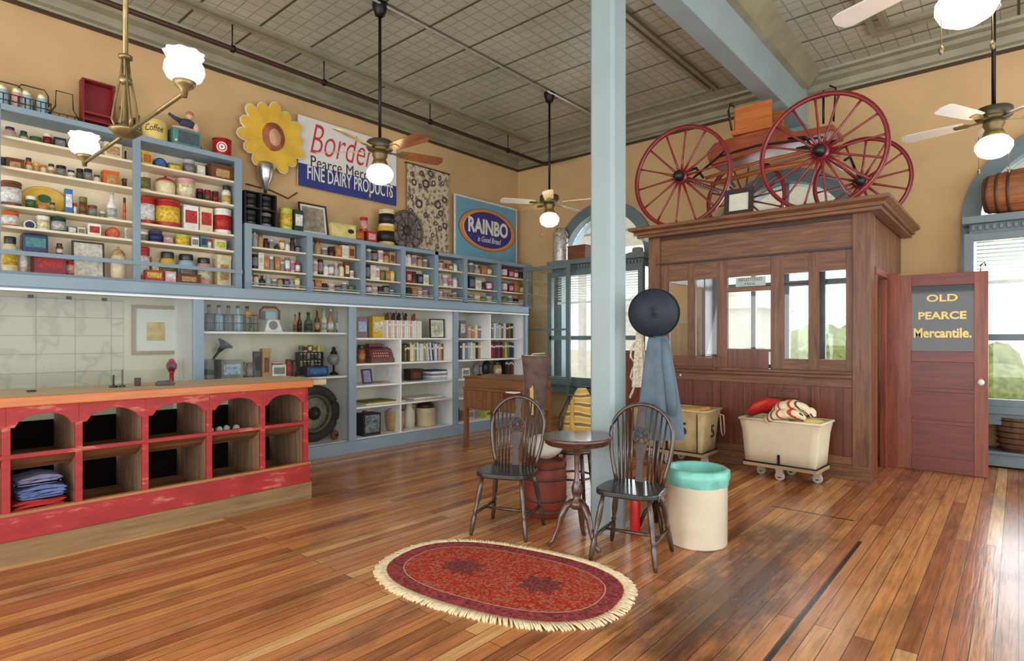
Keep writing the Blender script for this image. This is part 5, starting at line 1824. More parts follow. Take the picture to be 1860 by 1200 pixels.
for k, (y_, c_, lab) in enumerate(((5.98, 'black', 'black box at the bottom left of the right bookcase'), (6.3, 'pink', 'pinkish carton at the bottom of the right bookcase'), (6.75, 'lime', 'lime green carton at the bottom of the right bookcase'))):
    good('box', 0.2, (0.2, 0.14, 0.1)[k], c_, 'grey', lab, None, -6.36, y_, zb)

# ================================================================ LAMPS AND FANS
LITG = emit((255, 232, 180), 8.0, 'lit_milk_glass')
LITC = emit((250, 246, 240), 0.7, 'lit_white_glass')
# chandelier
hub = px(228, 240, z=2.45)
t = thing('chandelier', 'brass two armed hanging lamp with ruffled white glass shades before the tall case', 'chandelier', (hub.x, hub.y, 2.45))
bz = plain((132, 116, 78), 0.35, 0.7, var=0.25, scale=20, name='old_brass')
MB().rod((0, 0, 0), (0, 0, ZC - 2.45), 0.013).lathe([(0.014, 0.375), (0.032, 0.38), (0.032, 0.395), (0.014, 0.4)], seg=14).lathe([(0.02, ZC - 2.5), (0.06, ZC - 2.46), (0.06, ZC - 2.45)], seg=18).build('stem', bz, t)
MB().lathe([(0.0, -0.03), (0.04, -0.025), (0.072, 0.0), (0.075, 0.012), (0.04, 0.025), (0.02, 0.05)], seg=24).build('hub', bz, t)
for s in (-1, 1):
    MB().tube([(0, s * 0.012, 0.38), (0, s * 0.02, 0.3), (0, s * 0.045, 0.16), (0, s * 0.06, 0.05), (0, s * 0.045, 0.01)], 0.006, 8).build('brace', bz, t)
    MB().tube([(s * 0.012, 0.0, 0.38), (s * 0.022, 0, 0.28), (s * 0.055, 0.0, 0.15), (s * 0.08, 0.0, 0.05), (s * 0.07, 0.0, 0.01)], 0.006, 8).build('brace', bz, t)
MB().lathe([(0.014, 0.24), (0.03, 0.26), (0.03, 0.275), (0.014, 0.29)], seg=14).build('collar', bz, t)
for s, u_ in ((1, 0.78), (-1, 0.76)):
    MB().rod((0, 0, -0.01), (s * u_, 0, -0.01), 0.01).build('arm', bz, t)
    MB().lathe([(0.011, -0.03), (0.016, 0.0), (0.038, 0.018), (0.046, 0.036), (0.043, 0.04)], c=(s * u_, 0, 0), seg=20).build('shade_holder', bz, t)
    sh = MB()
    prof_ = [(0.05, 0.04), (0.085, 0.06), (0.1, 0.095), (0.094, 0.13), (0.08, 0.15), (0.098, 0.185), (0.088, 0.18), (0.07, 0.15), (0.086, 0.12), (0.09, 0.095), (0.075, 0.068), (0.045, 0.05)]
    sh.lathe([(r_ * 0.8, h_ * 0.86) for r_, h_ in prof_], c=(s * u_, 0, 0), seg=40, cap=False,
             wob=lambda a, h: 1 + (0.07 * math.sin(9 * a) if h > 0.137 else (0.02 * math.sin(18 * a) if h > 0.08 else 0)))
    sh.build('ruffled_shade', LITC, t)
    MB().blob((s * u_, 0, 0.08), (0.025, 0.025, 0.038), 12, 8).build('bulb', emit((255, 240, 214), 25.0, 'lit_bulb'), t)

BLADE_B = wood((104, 56, 26), (160, 96, 44), 'x', 0.3, name='fan_blade_wood', coat=0.4)
BLADE_W = plain((226, 222, 214), 0.35, var=0.04)
BLADE_C = wood((206, 176, 120), (232, 208, 160), 'x', 0.35, name='pale_fan_blade')


def fan(x, y, zc, label, blade, ang, lit, pitch=0.2):
    """ceiling fan whose glass hangs at height zc"""
    t = thing('ceiling_fan', label, 'ceiling fan', (x, y, zc), 0, 'ceiling fans')
    H_ = ZC - zc
    MB().rod((0, 0, 0.32), (0, 0, H_), 0.016, 12).build('down_rod', IRON, t)
    MB().lathe([(0.02, H_ - 0.14), (0.05, H_ - 0.12), (0.075, H_ - 0.04), (0.078, H_)], seg=20).build('canopy', IRON, t)
    MB().lathe([(0.03, 0.36), (0.12, 0.345), (0.135, 0.33), (0.135, 0.27), (0.12, 0.25), (0.06, 0.24)], seg=28).build('motor_housing', plain((84, 78, 58), 0.4, 0.5), t)
    MB().lathe([(0.065, 0.25), (0.08, 0.2), (0.06, 0.16), (0.075, 0.13), (0.085, 0.1), (0.08, 0.09)], seg=24).build('light_kit', bz, t)
    MB().lathe([(0.075, 0.095), (0.1, 0.08), (0.132, 0.035), (0.134, -0.005), (0.11, -0.055), (0.06, -0.085), (0.015, -0.095), (0.0, -0.096)], seg=30).build('glass_bowl', lit, t)
    for s in (-1, 1):
        MB().rod((0.1 * s, 0.05 * s, 0.1), (0.1 * s, 0.05 * s, -0.18), 0.0025, 6).lathe([(0.003, -0.18), (0.013, -0.2), (0.008, -0.225), (0.0, -0.23)], c=(0.1 * s, 0.05 * s, 0), seg=10).build('pull_chain', bz, t)
    for k in range(5):
        a = ang + 2 * PI * k / 5
        mb = MB()
        mb.M = Matrix.Rotation(a, 4, 'Z') @ Matrix.Translation((0, 0, 0.245)) @ Matrix.Rotation(pitch, 4, 'X')
        mb.prism([(0.21, -0.055), (0.3, -0.065), (0.64, -0.075), (0.68, -0.06), (0.7, 0), (0.68, 0.06), (0.64, 0.075), (0.3, 0.065), (0.21, 0.055)], -0.004, 0.004, 'z')
        b = mb.build('blade', blade[k % len(blade)], t)
        mb = MB()
        mb.M = Matrix.Rotation(a, 4, 'Z') @ Matrix.Translation((0, 0, 0.245)) @ Matrix.Rotation(pitch, 4, 'X')
        mb.prism([(0.09, -0.015), (0.16, -0.012), (0.2, -0.035), (0.28, -0.03), (0.29, 0), (0.28, 0.03), (0.2, 0.035), (0.16, 0.012), (0.09, 0.015)], -0.01, -0.004, 'z')
        mb.build('blade_arm', bz, b)
    return t


tip = px(830, 299, z=3.295)
f1 = px(690, 318, z=3.05)
fan(f1.x, f1.y, 3.05, 'brown bladed ceiling fan hanging in front of the dairy banner', [BLADE_B, BLADE_C], math.atan2(tip.y - f1.y, tip.x - f1.x), LITG, -0.3)
f2 = px(998, 400, z=3.03)
fan(f2.x, f2.y, 3.03, 'farthest ceiling fan, pale bladed, between the blue sign and the column', [BLADE_C, BLADE_W], 0.3, LITG)
f3 = px(1805, 268, z=3.05)
fan(f3.x, f3.y, 3.05, 'white bladed ceiling fan in front of the arched right window', [BLADE_W], 0.45, LITG)
f4 = px(1756, 12, z=3.05)
fan(f4.x, f4.y, 3.05, 'nearest ceiling fan, white bladed, cut off by the top right edge of the photo', [BLADE_W], 2.75, LITG)

# ================================================================ POST OFFICE BOOTH
BX0, BX1, BY = -3.42, -1.07, 6.5
t = thing('booth', 'panelled oak post office booth with glazed counter windows and a heavy cornice', 'booth', (-2.25, 7.5, 0))
MB().prism([(BX1 - 0.16, BY), (BX1, BY), (BX1, BY + 0.22), (BX1 - 0.05, BY + 0.22), (BX1 - 0.05, BY + 0.1), (BX1 - 0.16, BY + 0.1)], 0, 2.6, 'z').build('corner_post', OAK, t, world=True, bevel=0.006)
MB().box(BX0, BX0 + 0.15, BY, BY + 0.1, 0, 2.6).build('corner_post', OAK, t, world=True, bevel=0.006)
mb = MB()
mb.box(BX0 + 0.15, BX1 - 0.16, BY + 0.03, BY + 0.09, 2.27, 2.6)
mb.build('frieze', OAKH, t, world=True)
mb = MB()
mb.box(BX0 + 0.15, BX1 - 0.16, BY + 0.005, BY + 0.06, 2.56, 2.6)
mb.box(BX0 + 0.1, BX1 - 0.16, BY + 0.0, BY + 0.05, 2.265, 2.285)
mb.build('frieze_moulding', plain((58, 30, 20), 0.4), t, world=True)
# cornice
mb = MB()
prf = [(0.0, 2.585), (0.13, 2.6), (0.13, 2.625), (0.15, 2.64), (0.16, 2.67), (0.18, 2.68), (0.18, 2.72)]
for k in range(len(prf) - 1):
    pass
x0_, x1_ = BX0, BX1
for (o0, a0_, a1_) in ((0.10, 2.595, 2.63), (0.13, 2.63, 2.665), (0.18, 2.685, 2.72)):
    mb.box(x0_ - o0, x1_ + o0, BY - o0, 8.49, a0_, a1_)
mb.hexa([(x0_ - 0.13, BY - 0.13, 2.665), (x1_ + 0.13, BY - 0.13, 2.665), (x1_ + 0.13, 8.49, 2.665), (x0_ - 0.13, 8.49, 2.665)],
        [(x0_ - 0.175, BY - 0.175, 2.685), (x1_ + 0.175, BY - 0.175, 2.685), (x1_ + 0.175, 8.49, 2.685), (x0_ - 0.175, 8.49, 2.685)])
mb.build('cornice', OAKH, t, world=True, bevel=0.004)
# glazed front
fz0, fz1 = 1.04, 2.265
mb = MB()
stiles = [(BX0 + 0.15, -3.16), (-2.93, -2.835), (-2.583, -2.465), (-2.0, -1.873), (-1.629, -1.532), (-1.29, BX1 - 0.16)]
for a, b2 in stiles:
    mb.box(a, b2, BY + 0.03, BY + 0.075, 1.06, 2.265)
MBt = mb
MBt.build('window_stile', OAK, t, world=True, bevel=0.003)
mb = MB()
mb.box(BX0 + 0.15, BX1 - 0.16, BY + 0.032, BY + 0.073, 2.065, 2.264)
mb.box(BX0 + 0.15, -2.583, BY + 0.032, BY + 0.073, 1.06, 1.16)
mb.box(-2.465, -2.0, BY + 0.032, BY + 0.073, 1.9, 1.945)
mb.box(-1.873, BX1 - 0.16, BY + 0.032, BY + 0.073, 1.06, 1.172)
mb.build('window_rail', OAKH, t, world=True)
mb = MB()
mb.box(-2.465, -2.03, BY + 0.04, BY + 0.065, 1.06, 1.24)
mb.box(-2.465, -2.0, BY + 0.03, BY + 0.075, 1.24, 1.27)
mb.build('wicket', OAKD, t, world=True)
mb = MB()
mb.box(BX0 + 0.15, BX1 - 0.16, BY - 0.02, BY + 0.1, 1.025, 1.06)
mb.box(BX0 + 0.15, BX1 - 0.16, BY + 0.0, BY + 0.1, 0.99, 1.025)
mb.build('counter_ledge', OAKH, t, world=True, bevel=0.006)
MB().box(-3.05, -2.55, BY - 0.1, BY - 0.085, 1.17, 1.185).rod((-3.02, BY - 0.09, 1.06), (-3.02, BY - 0.09, 1.18), 0.006).rod((-2.58, BY - 0.09, 1.06), (-2.58, BY - 0.09, 1.18), 0.006).box(-3.05, -2.55, BY - 0.11, BY - 0.02, 1.05, 1.06).build(
    'towel_bar', OAKH, t, world=True)
for (a, b2, c_, d_) in ((-3.16, -2.93, 1.16, 2.065), (-2.835, -2.583, 1.16, 2.065), (-2.465, -2.0, 1.27, 1.9), (-2.465, -2.0, 1.945, 2.065), (-1.873, -1.629, 1.172, 2.065), (-1.532, -1.29, 1.172, 2.065)):
    MB().box(a, b2, BY + 0.05, BY + 0.056, c_, d_).build('pane', GLASS, t, world=True)
sg = MB().box(-2.38, -2.06, BY + 0.058, BY + 0.062, 1.955, 2.055).build('paper_sign', plain((206, 210, 208), 0.6), t, world=True)
tx = text('REGISTERED', 0.25, 0.034, plain((60, 66, 66), 0.5), (-2.22 - 0.0, BY + 0.0575, 2.03), FACE_Y, t, world=True)
tx = text('MAIL', 0.12, 0.03, plain((60, 66, 66), 0.5), (-2.22, BY + 0.0575, 1.982), FACE_Y, t, world=True)
# lower front
mb = MB()
mb.box(BX0 + 0.15, BX1 - 0.16, BY + 0.03, BY + 0.07, 0.1, 0.99)
mb.build('lower_panel', OAKD, t, world=True)
mb = MB()
for a in (-3.27, -2.95, -2.62, -2.28, -1.95, -1.6, -1.31):
    mb.box(a, a + 0.08, BY + 0.012, BY + 0.03, 0.22, 0.9)
mb.build('panel_stile', OAKD, t, world=True, bevel=0.004)
mb = MB()
mb.box(BX0 + 0.15, BX1 - 0.16, BY + 0.012, BY + 0.03, 0.9, 0.98)
mb.box(BX0 + 0.15, BX1 - 0.16, BY + 0.01, BY + 0.03, 0.14, 0.22)
mb.box(BX0, BX1 + 0.01, BY - 0.02, BY + 0.03, 0.0, 0.12)
mb.box(BX0, BX1 + 0.01, BY - 0.012, BY + 0.03, 0.12, 0.14)
mb.build('skirting', OAKH, t, world=True, bevel=0.004)
MB().box(-2.02, -1.72, BY + 0.002, BY + 0.03, 0.76, 0.86).box(-2.0, -1.74, BY - 0.006, BY + 0.01, 0.83, 0.85).build('letter_slot', OAKD, t, world=True, bevel=0.004)
MB().lathe([(0.011, 0), (0.014, 0.02), (0.0, 0.024)], c=(-3.0, BY + 0.005, 0.955), axis='y', seg=12).build('knob', plain('white', 0.3), t, world=True)
# right side: beadboard above, doorway below
mb = MB()
mb.box(BX1 - 0.06, BX1 - 0.02, BY + 0.2, 8.49, 2.08, 2.6)
k = 0
while BY + 0.23 + k * 0.085 < 8.4:
    y = BY + 0.23 + k * 0.085
    mb.box(BX1 - 0.02, BX1 - 0.004, y, y + 0.068, 2.1, 2.58)
    k += 1
mb.build('beadboard', OAK, t, world=True)
mb = MB()
mb.box(BX1 - 0.05, BX1 + 0.015, BY + 0.2, 8.49, 2.02, 2.09)
mb.box(BX1 - 0.05, BX1 + 0.012, BY + 0.2, BY + 0.28, 0, 2.02)
mb.box(BX1 - 0.06, BX1 + 0.11, 7.43, 7.5, 0, 2.08)
mb.box(BX1 - 0.06, BX1 + 0.0, 7.36, 7.43, 0, 2.02)
mb.box(BX1 - 0.04, BX1 - 0.004, 7.5, 8.49, 0, 2.02)
mb.build('door_casing', MAHOGV, t, world=True, bevel=0.005)
# back room lining and roof boards
MB().box(BX0, BX0 + 0.03, BY + 0.1, 8.49, 0, 1.04).box(BX0, BX0 + 0.05, 8.1, 8.49, 1.04, 2.6).box(BX0, BX0 + 0.04, BY + 0.1, 8.49, 2.1, 2.6).box(BX0 + 0.03, BX1 - 0.06, 7.0, 7.03, 0, 0.85).build('side_wall', OAKD, t, world=True)
MB().box(BX0 + 0.02, BX1 - 0.02, BY + 0.05, 8.48, 2.605, 2.64).build('roof', OAKD, t, world=True)
t = thing('side_counter', 'low reddish oak counter running left from the booth behind the blue column', 'counter', (-3.78, 6.7, 0))
MB().box(-0.34, 0.35, -0.18, 0.3, 0.1, 1.2).build('cabinet', OAKD, t, bevel=0.004)
MB().box(-0.36, 0.35, -0.21, 0.32, 1.2, 1.235).build('top', OAKH, t, bevel=0.006)
MB().box(-0.34, 0.35, -0.19, 0.3, 0, 0.1).build('plinth', OAKH, t)

# open door
dr = thing('mercantile_door', 'open reddish door with a dark lettered glass pane beside the booth', 'door', (-0.595, 7.45, 0))
lw, lh, th_ = 0.37, 2.05, 0.02
mb = MB()
mb.box(-lw, -lw + 0.11, -th_, th_, 0.01, lh).box(lw - 0.11, lw, -th_, th_, 0.01, lh)
mb.build('stile', MAHOGV, dr, bevel=0.003)
mb = MB()
for a, b2 in ((0.01, 0.16), (0.5, 0.54), (0.83, 0.87), (1.14, 1.25), (1.93, 2.05)):
    mb.box(-lw + 0.11, lw - 0.11, -th_, th_, a, b2)
mb.build('rail', MAHOG, dr, bevel=0.003)
MB().box(-lw + 0.1, lw - 0.1, -0.008, 0.008, 0.1, 1.16).build('panel', MAHOG, dr)
dg = bpy.data.materials.new('dark_glass')
_, n_, l_, b_ = nt(dg)
b_.inputs['Base Color'].default_value = (0.045, 0.055, 0.055, 1)
b_.inputs['Roughness'].default_value = 0.04
b_.inputs['Specular IOR Level'].default_value = 0.35
gl = MB().box(-lw + 0.1, lw - 0.1, -0.006, 0.006, 1.24, 1.94).build('glass', dg, dr)
GOLD = plain((214, 188, 112), 0.4, 0.3, var=0.1)
text('OLD', 0.26, 0.075, GOLD, (0.0, -0.008, 1.8), FACE_Y, dr, bold=0.02)
text('PEARCE', 0.4, 0.08, GOLD, (0.0, -0.008, 1.62), FACE_Y, dr, bold=0.03)
text('Mercantile.', 0.48, 0.1, GOLD, (0.0, -0.008, 1.44), FACE_Y, dr, bold=0.03)
MB().lathe([(0.012, 0), (0.012, 0.03), (0.028, 0.04), (0.03, 0.055), (0.02, 0.065), (0, 0.067)], c=(lw - 0.055, -th_, 0.95), axis='y', seg=18).build('door_knob', plain('white', 0.25), dr)
MB().lathe([(0.035, 0), (0.035, 0.005)], c=(lw - 0.055, -th_, 0.95), axis='y', seg=18, sx=0.75).build('rose', BRASS, dr)
MB().tube([(lw - 0.06, 0.0, lh), (lw - 0.06, 0.0, lh + 0.06), (lw - 0.03, 0.0, lh + 0.09), (lw - 0.02, 0, lh + 0.05)], 0.006, 8).build('hook', IRON, dr)

# ---- things on the booth roof
ZR = 2.721
framed('picture_frame', 'small certificate in a dark notched frame standing on the booth cornice', 'picture', 0.31, 0.29, plain((44, 34, 30), 0.6, var=0.6, scale=60), plain((214, 212, 196), 0.7, var=0.06), (-2.3, 6.42, ZR), rz=-PI / 2, tilt=4, bar=0.05)

REDW = plain((134, 38, 42), 0.3, var=0.15, scale=14, coat=0.3)
BUGW = wood((112, 46, 20), (172, 84, 40), 'x', 0.4, name='buggy_body_wood')
bg = thing('buggy', 'old wooden buggy with four red spoked wheels on top of the booth', 'buggy', (-2.3, 7.3, ZR))


def wheel(cx, y, r, parent, n_sp=14):
    c = (cx - parent.location.x, y - parent.location.y, r + 0.002)
    mb = MB()
    mb.ring(r - 0.045, r - 0.008, (c[0], c[1] + 0.016, c[2]), 0.032, 'y', 56)
    mb.ring(r - 0.008, r, (c[0], c[1] + 0.018, c[2]), 0.036, 'y', 56)
    rim = mb.build('wheel', REDW, parent)
    mb = MB()
    mb.lathe([(0.03, -0.11), (0.05, -0.1), (0.055, -0.03), (0.085, -0.025), (0.085, 0.025), (0.055, 0.03), (0.045, 0.09)], c=c, axis='y', seg=20)
    mb.build('hub', REDW, rim)
    MB().lathe([(0.062, 0.03), (0.064, 0.09), (0.05, 0.115), (0.03, 0.13), (0, 0.135)], c=c, axis='y', seg=16).build('hub_cap', plain('black', 0.4), rim)
    for k in range(n_sp):
        a = 2 * PI * (k + 0.25) / n_sp
        p0 = (c[0] + 0.07 * math.cos(a), c[1], c[2] + 0.07 * math.sin(a))
        p1 = (c[0] + (r - 0.03) * math.cos(a), c[1], c[2] + (r - 0.03) * math.sin(a))
        MB().turned(p0, p1, [(0.018, 0), (0.013, 0.3), (0.011, 0.8), (0.015, 1)], 8).build('spoke', REDW, rim)


wheel(-1.575, 6.8, 0.625, bg, 16)
wheel(-3.1, 6.72, 0.62, bg, 14)
wheel(-1.42, 8.0, 0.525, bg, 14)
wheel(-2.78, 8.0, 0.525, bg, 14)
L0 = Vector(bg.location)


def lb(x, y, z):
    return (x - L0.x, y - L0.y, z - L0.z)


mb = MB()
mb.rod(lb(-1.575, 6.8, 3.345), lb(-1.42, 8.0, 3.25), 0.022).rod(lb(-3.1, 6.72, 3.34), lb(-2.78, 8.0, 3.25), 0.022)
mb.build('axle', REDW, bg)
mb = MB()
mb.tube([lb(-2.98, 7.35, 3.36), lb(-2.3, 7.35, 3.42), lb(-1.52, 7.4, 3.42)], 0.03, 8)
mb.tube([lb(-2.95, 7.1, 3.38), lb(-2.3, 7.15, 3.47), lb(-1.5, 7.15, 3.5)], 0.022, 8)
mb.build('reach', wood((150, 78, 34), (196, 116, 62), 'x', 0.45, name='reach_wood'), bg)
mb = MB()
for x, y in ((-3.02, 7.0), (-1.56, 7.0), (-1.48, 7.75), (-2.88, 7.7)):
    mb.tube([lb(x - 0.02, y - 0.2, 3.42), lb(x - 0.01, y, 3.5), lb(x, y + 0.2, 3.42)], 0.016, 8)
mb.tube([lb(-3.1, 7.0, 3.36), lb(-2.75, 7.0, 3.58), lb(-2.3, 7.0, 3.62), lb(-1.6, 7.0, 3.56)], 0.014, 8)
mb.tube([lb(-2.75, 7.0, 3.58), lb(-2.2, 7.05, 4.02)], 0.012, 8)
mb.tube([lb(-1.95, 6.98, 3.62), lb(-1.78, 6.98, 3.6), lb(-1.72, 7.0, 3.5)], 0.012, 8)
mb.build('spring', plain((30, 26, 28), 0.5, 0.4), bg)
# body
MB().prism([(a - L0.x, z - L0.z) for a, z in ((-2.86, 3.5), (-1.5, 3.62), (-1.5, 3.68), (-1.9, 3.69), (-2.04, 3.8), (-2.6, 3.78), (-2.8, 3.76), (-2.9, 3.66))], 7.0 - L0.y, 7.5 - L0.y, 'y').build('body', BUGW, bg, bevel=0.01)
def wb(m, x0, x1, y0, y1, z0, z1):
    return m.box(x0 - L0.x, x1 - L0.x, y0 - L0.y, y1 - L0.y, z0 - L0.z, z1 - L0.z)


mb = MB()
wb(mb, -2.58, -2.12, 6.97, 7.47, 3.79, 3.85)
wb(mb, -2.55, -2.13, 6.99, 7.02, 3.85, 4.12)
wb(mb, -2.57, -2.53, 7.02, 7.45, 3.85, 4.14)
wb(mb, -2.53, -2.13, 7.42, 7.45, 3.85, 4.12)
mb.build('seat', wood((160, 84, 30), (206, 122, 54), 'x', 0.4, name='seat_wood'), bg, bevel=0.008)
MB().tube([lb(-2.58, 6.98, 3.86), lb(-2.62, 6.98, 4.1), lb(-2.6, 6.98, 4.17), lb(-2.56, 6.98, 4.18)], 0.014, 8).tube([lb(-2.6, 6.98, 4.18), lb(-2.6, 7.45, 4.18)], 0.01, 8).build('seat_rail', plain('dark brown', 0.4), bg)
mb = MB()
for k in range(14):
    f = k / 13
    mb.tube([lb(-3.05 + 0.42 * f, 6.85, 3.26 - 0.18 * f + 0.02 * math.cos(a)) if False else lb(-3.0 + 0.42 * f + 0.018 * math.cos(2 * PI * q / 8), 6.86, 3.27 - 0.2 * f + 0.018 * math.sin(2 * PI * q / 8)) for q in range(8)], 0.005, 5, closed=True)
mb.build('chain', plain((150, 150, 150), 0.4, 0.8), bg)
MB().box(-1.9 - L0.x, -1.5 - L0.x, 7.1 - L0.y, 7.14 - L0.y, 3.5 - L0.z, 3.54 - L0.z).tube([lb(-1.62, 7.1, 3.74), lb(-1.62, 7.1, 4.1)], 0.012).tube([lb(-1.52, 7.1, 3.74), lb(-1.5, 7.1, 4.1), lb(-1.56, 7.1, 4.14)], 0.01).build('whip_socket', IRON, bg)
# box and hat at the left end, seen beside the column
t = thing('straw_hat', 'grey flat hat lying on the left window ledge behind the booth cornice', 'hat', (-4.55, 8.3, 2.721))
MB().lathe([(0.15, 0), (0.16, 0.012), (0.09, 0.015), (0.085, 0.09), (0.06, 0.1)], seg=24).build('hat', plain((150, 142, 128), 0.8), t)
t.name = 'flat_hat'
# on the left window ledge
p = px(1018, 480, y=8.3)
t = thing('milk_can', 'tall silvery patterned can on the ledge of the left arched window', 'can', (p.x, 8.3, 2.721))
MB().lathe([(0.13, 0), (0.135, 0.02), (0.135, 0.48), (0.12, 0.52), (0.1, 0.54), (0.1, 0.58)], seg=26).build('body', plain((196, 190, 180), 0.35, 0.4, var=0.5, scale=24), t)
MB().tube([(0.13, 0, 0.3), (0.17, 0, 0.34), (0.17, 0, 0.4), (0.13, 0, 0.44)], 0.008, 8).build('handle', IRON, t)
p = px(1050, 480, y=8.3)
t = thing('wooden_box', 'brown wooden box on the ledge of the left arched window beside the can', 'box', (p.x + 0.03, 8.3, 2.721))
MB().box(-0.18, 0.18, -0.1, 0.1, 0, 0.22).build('body', wood((96, 52, 36), (140, 84, 60), 'x', 0.6, name='old_box'), t, bevel=0.004)
MB().box(-0.185, 0.185, -0.105, 0.105, 0.22, 0.24).build('lid', wood((96, 52, 36), (140, 84, 60), 'x', 0.6, name='old_box'), t)
# barrel on the right window ledge
BARW = wood((112, 62, 34), (176, 112, 66), 'x', 0.55, name='barrel_staves')


def barrel(name, label, cat, loc, prof_r, Ln, axis, hoops, rz=0.0):
    t = thing(name, label, cat, loc, rz)
    n = 12
    prof = []
    for k in range(n + 1):
        f = k / n
        prof.append((prof_r[0] + (prof_r[1] - prof_r[0]) * math.sin(PI * f), (f - (0.5 if axis != 'z' else 0)) * Ln))
    c = (0, 0, prof_r[1]) if axis != 'z' else (0, 0, 0)
    MB().lathe([(prof_r[0] * 0.92, prof[0][1] + 0.02)] + prof + [(prof_r[0] * 0.92, prof[-1][1] - 0.02)], c=c, axis=axis, seg=28).build('staves', BARW, t)
    for f in hoops:
        rr = prof_r[0] + (prof_r[1] - prof_r[0]) * math.sin(PI * f)
        h = (f - (0.5 if axis != 'z' else 0)) * Ln
        MB().lathe([(rr + 0.002, h - 0.015), (rr + 0.007, h - 0.013), (rr + 0.007, h + 0.013), (rr + 0.002, h + 0.015)], c=c, axis=axis, seg=28, cap=False).build('hoop', plain((90, 60, 44), 0.5, 0.4), t)
    return t


b_ = barrel('barrel', 'wooden barrel lying on its side on the ledge of the right arched window', 'barrel', (0.03, 8.26, 2.721), (0.19, 0.235), 0.62, 'x', (0.06, 0.2, 0.36, 0.64, 0.8, 0.94))
b_.rotation_euler = (0, 0, math.radians(-8))
# under the right window: bushel basket on a blue plinth
t = thing('window_bench', 'low blue wooden plinth against the wall under the right window', 'bench', (0.45, 8.3, 0))
MB().box(-0.85, 0.9, -0.18, 0.18, 0.02, 0.15).box(-0.88, 0.93, -0.21, 0.19, 0.15, 0.18).build('plinth', WDARK, t, bevel=0.004)
t = thing('bushel_basket', 'round slatted brown bushel basket with a paper notice under the right window', 'basket', (0.12, 8.22, 0.181))
MB().lathe([(0.17, 0), (0.19, 0.1), (0.2, 0.25), (0.2, 0.36), (0.185, 0.36), (0.18, 0.1), (0.16, 0.012)], seg=26, sx=1.5, sy=0.8).build('slats', wood((82, 54, 34), (134, 94, 62), 'z', 0.7, name='basket_slats'), t)
mb = MB()
for z in (0.03, 0.09, 0.15, 0.21, 0.27, 0.33):
    mb.lathe([(0.2 + 0.0, z - 0.006), (0.207, z), (0.2, z + 0.006)], seg=26, sx=1.5, sy=0.8, cap=False)
mb.build('wire_band', plain((40, 30, 26), 0.5), t)
MB().box(-0.06, 0.12, -0.172, -0.168, 0.05, 0.3).build('paper_notice', plain('cream', 0.7), t)

# hinged glass screen beside the left window
sc_ = thing('glazed_screen', 'tall blue framed glass screen standing open beside the left window', 'screen', (-6.1, 7.95, 0.62))
mb = MB()
mb.box(-0.5, -0.44, -0.02, 0.02, 0, 2.0).box(0.42, 0.5, -0.02, 0.02, 0, 2.0).box(-0.44, 0.42, -0.02, 0.02, 0, 0.1).box(-0.44, 0.42, -0.02, 0.02, 1.94, 2.0).box(-0.44, 0.42, -0.015, 0.015, 0.9, 0.93)
mb.build('frame', WDARK, sc_, bevel=0.003)
MB().box(-0.44, 0.42, -0.003, 0.003, 0.1, 1.94).build('glass', GLASS, sc_)
for s_ in (-0.47, 0.46):
    MB().box(s_ - 0.03, s_ + 0.03, -0.02, 0.02, -0.62, 0.0).box(s_ - 0.03, s_ + 0.03, -0.12, 0.12, -0.62, -0.59).build('foot', WDARK, sc_, bevel=0.003)
# dark bundle under the left window
t = thing('duffel_bag', 'black leather bag lying under the left window behind the column', 'bag', (-5.08, 7.84, 0))
MB().blob((0, 0, 0.28), (0.42, 0.2, 0.28), 20, 12, wob=0.05, seed=5).build('body', plain((30, 28, 32), 0.5, var=0.4, scale=8), t)
MB().tube([(-0.16, -0.12, 0.48), (-0.12, -0.14, 0.62), (0.12, -0.14, 0.62), (0.16, -0.12, 0.48)], 0.016, 8).build('handle', plain((30, 28, 32), 0.5), t)

# ================================================================ FURNITURE ON THE FLOOR
CHW = wood((34, 24, 22), (86, 62, 46), 'z', 0.3, name='dark_chair_wood', coat=0.4)
CHS = plain((38, 34, 36), 0.28, var=0.35, scale=6, coat=0.4, name='dark_chair_seat')


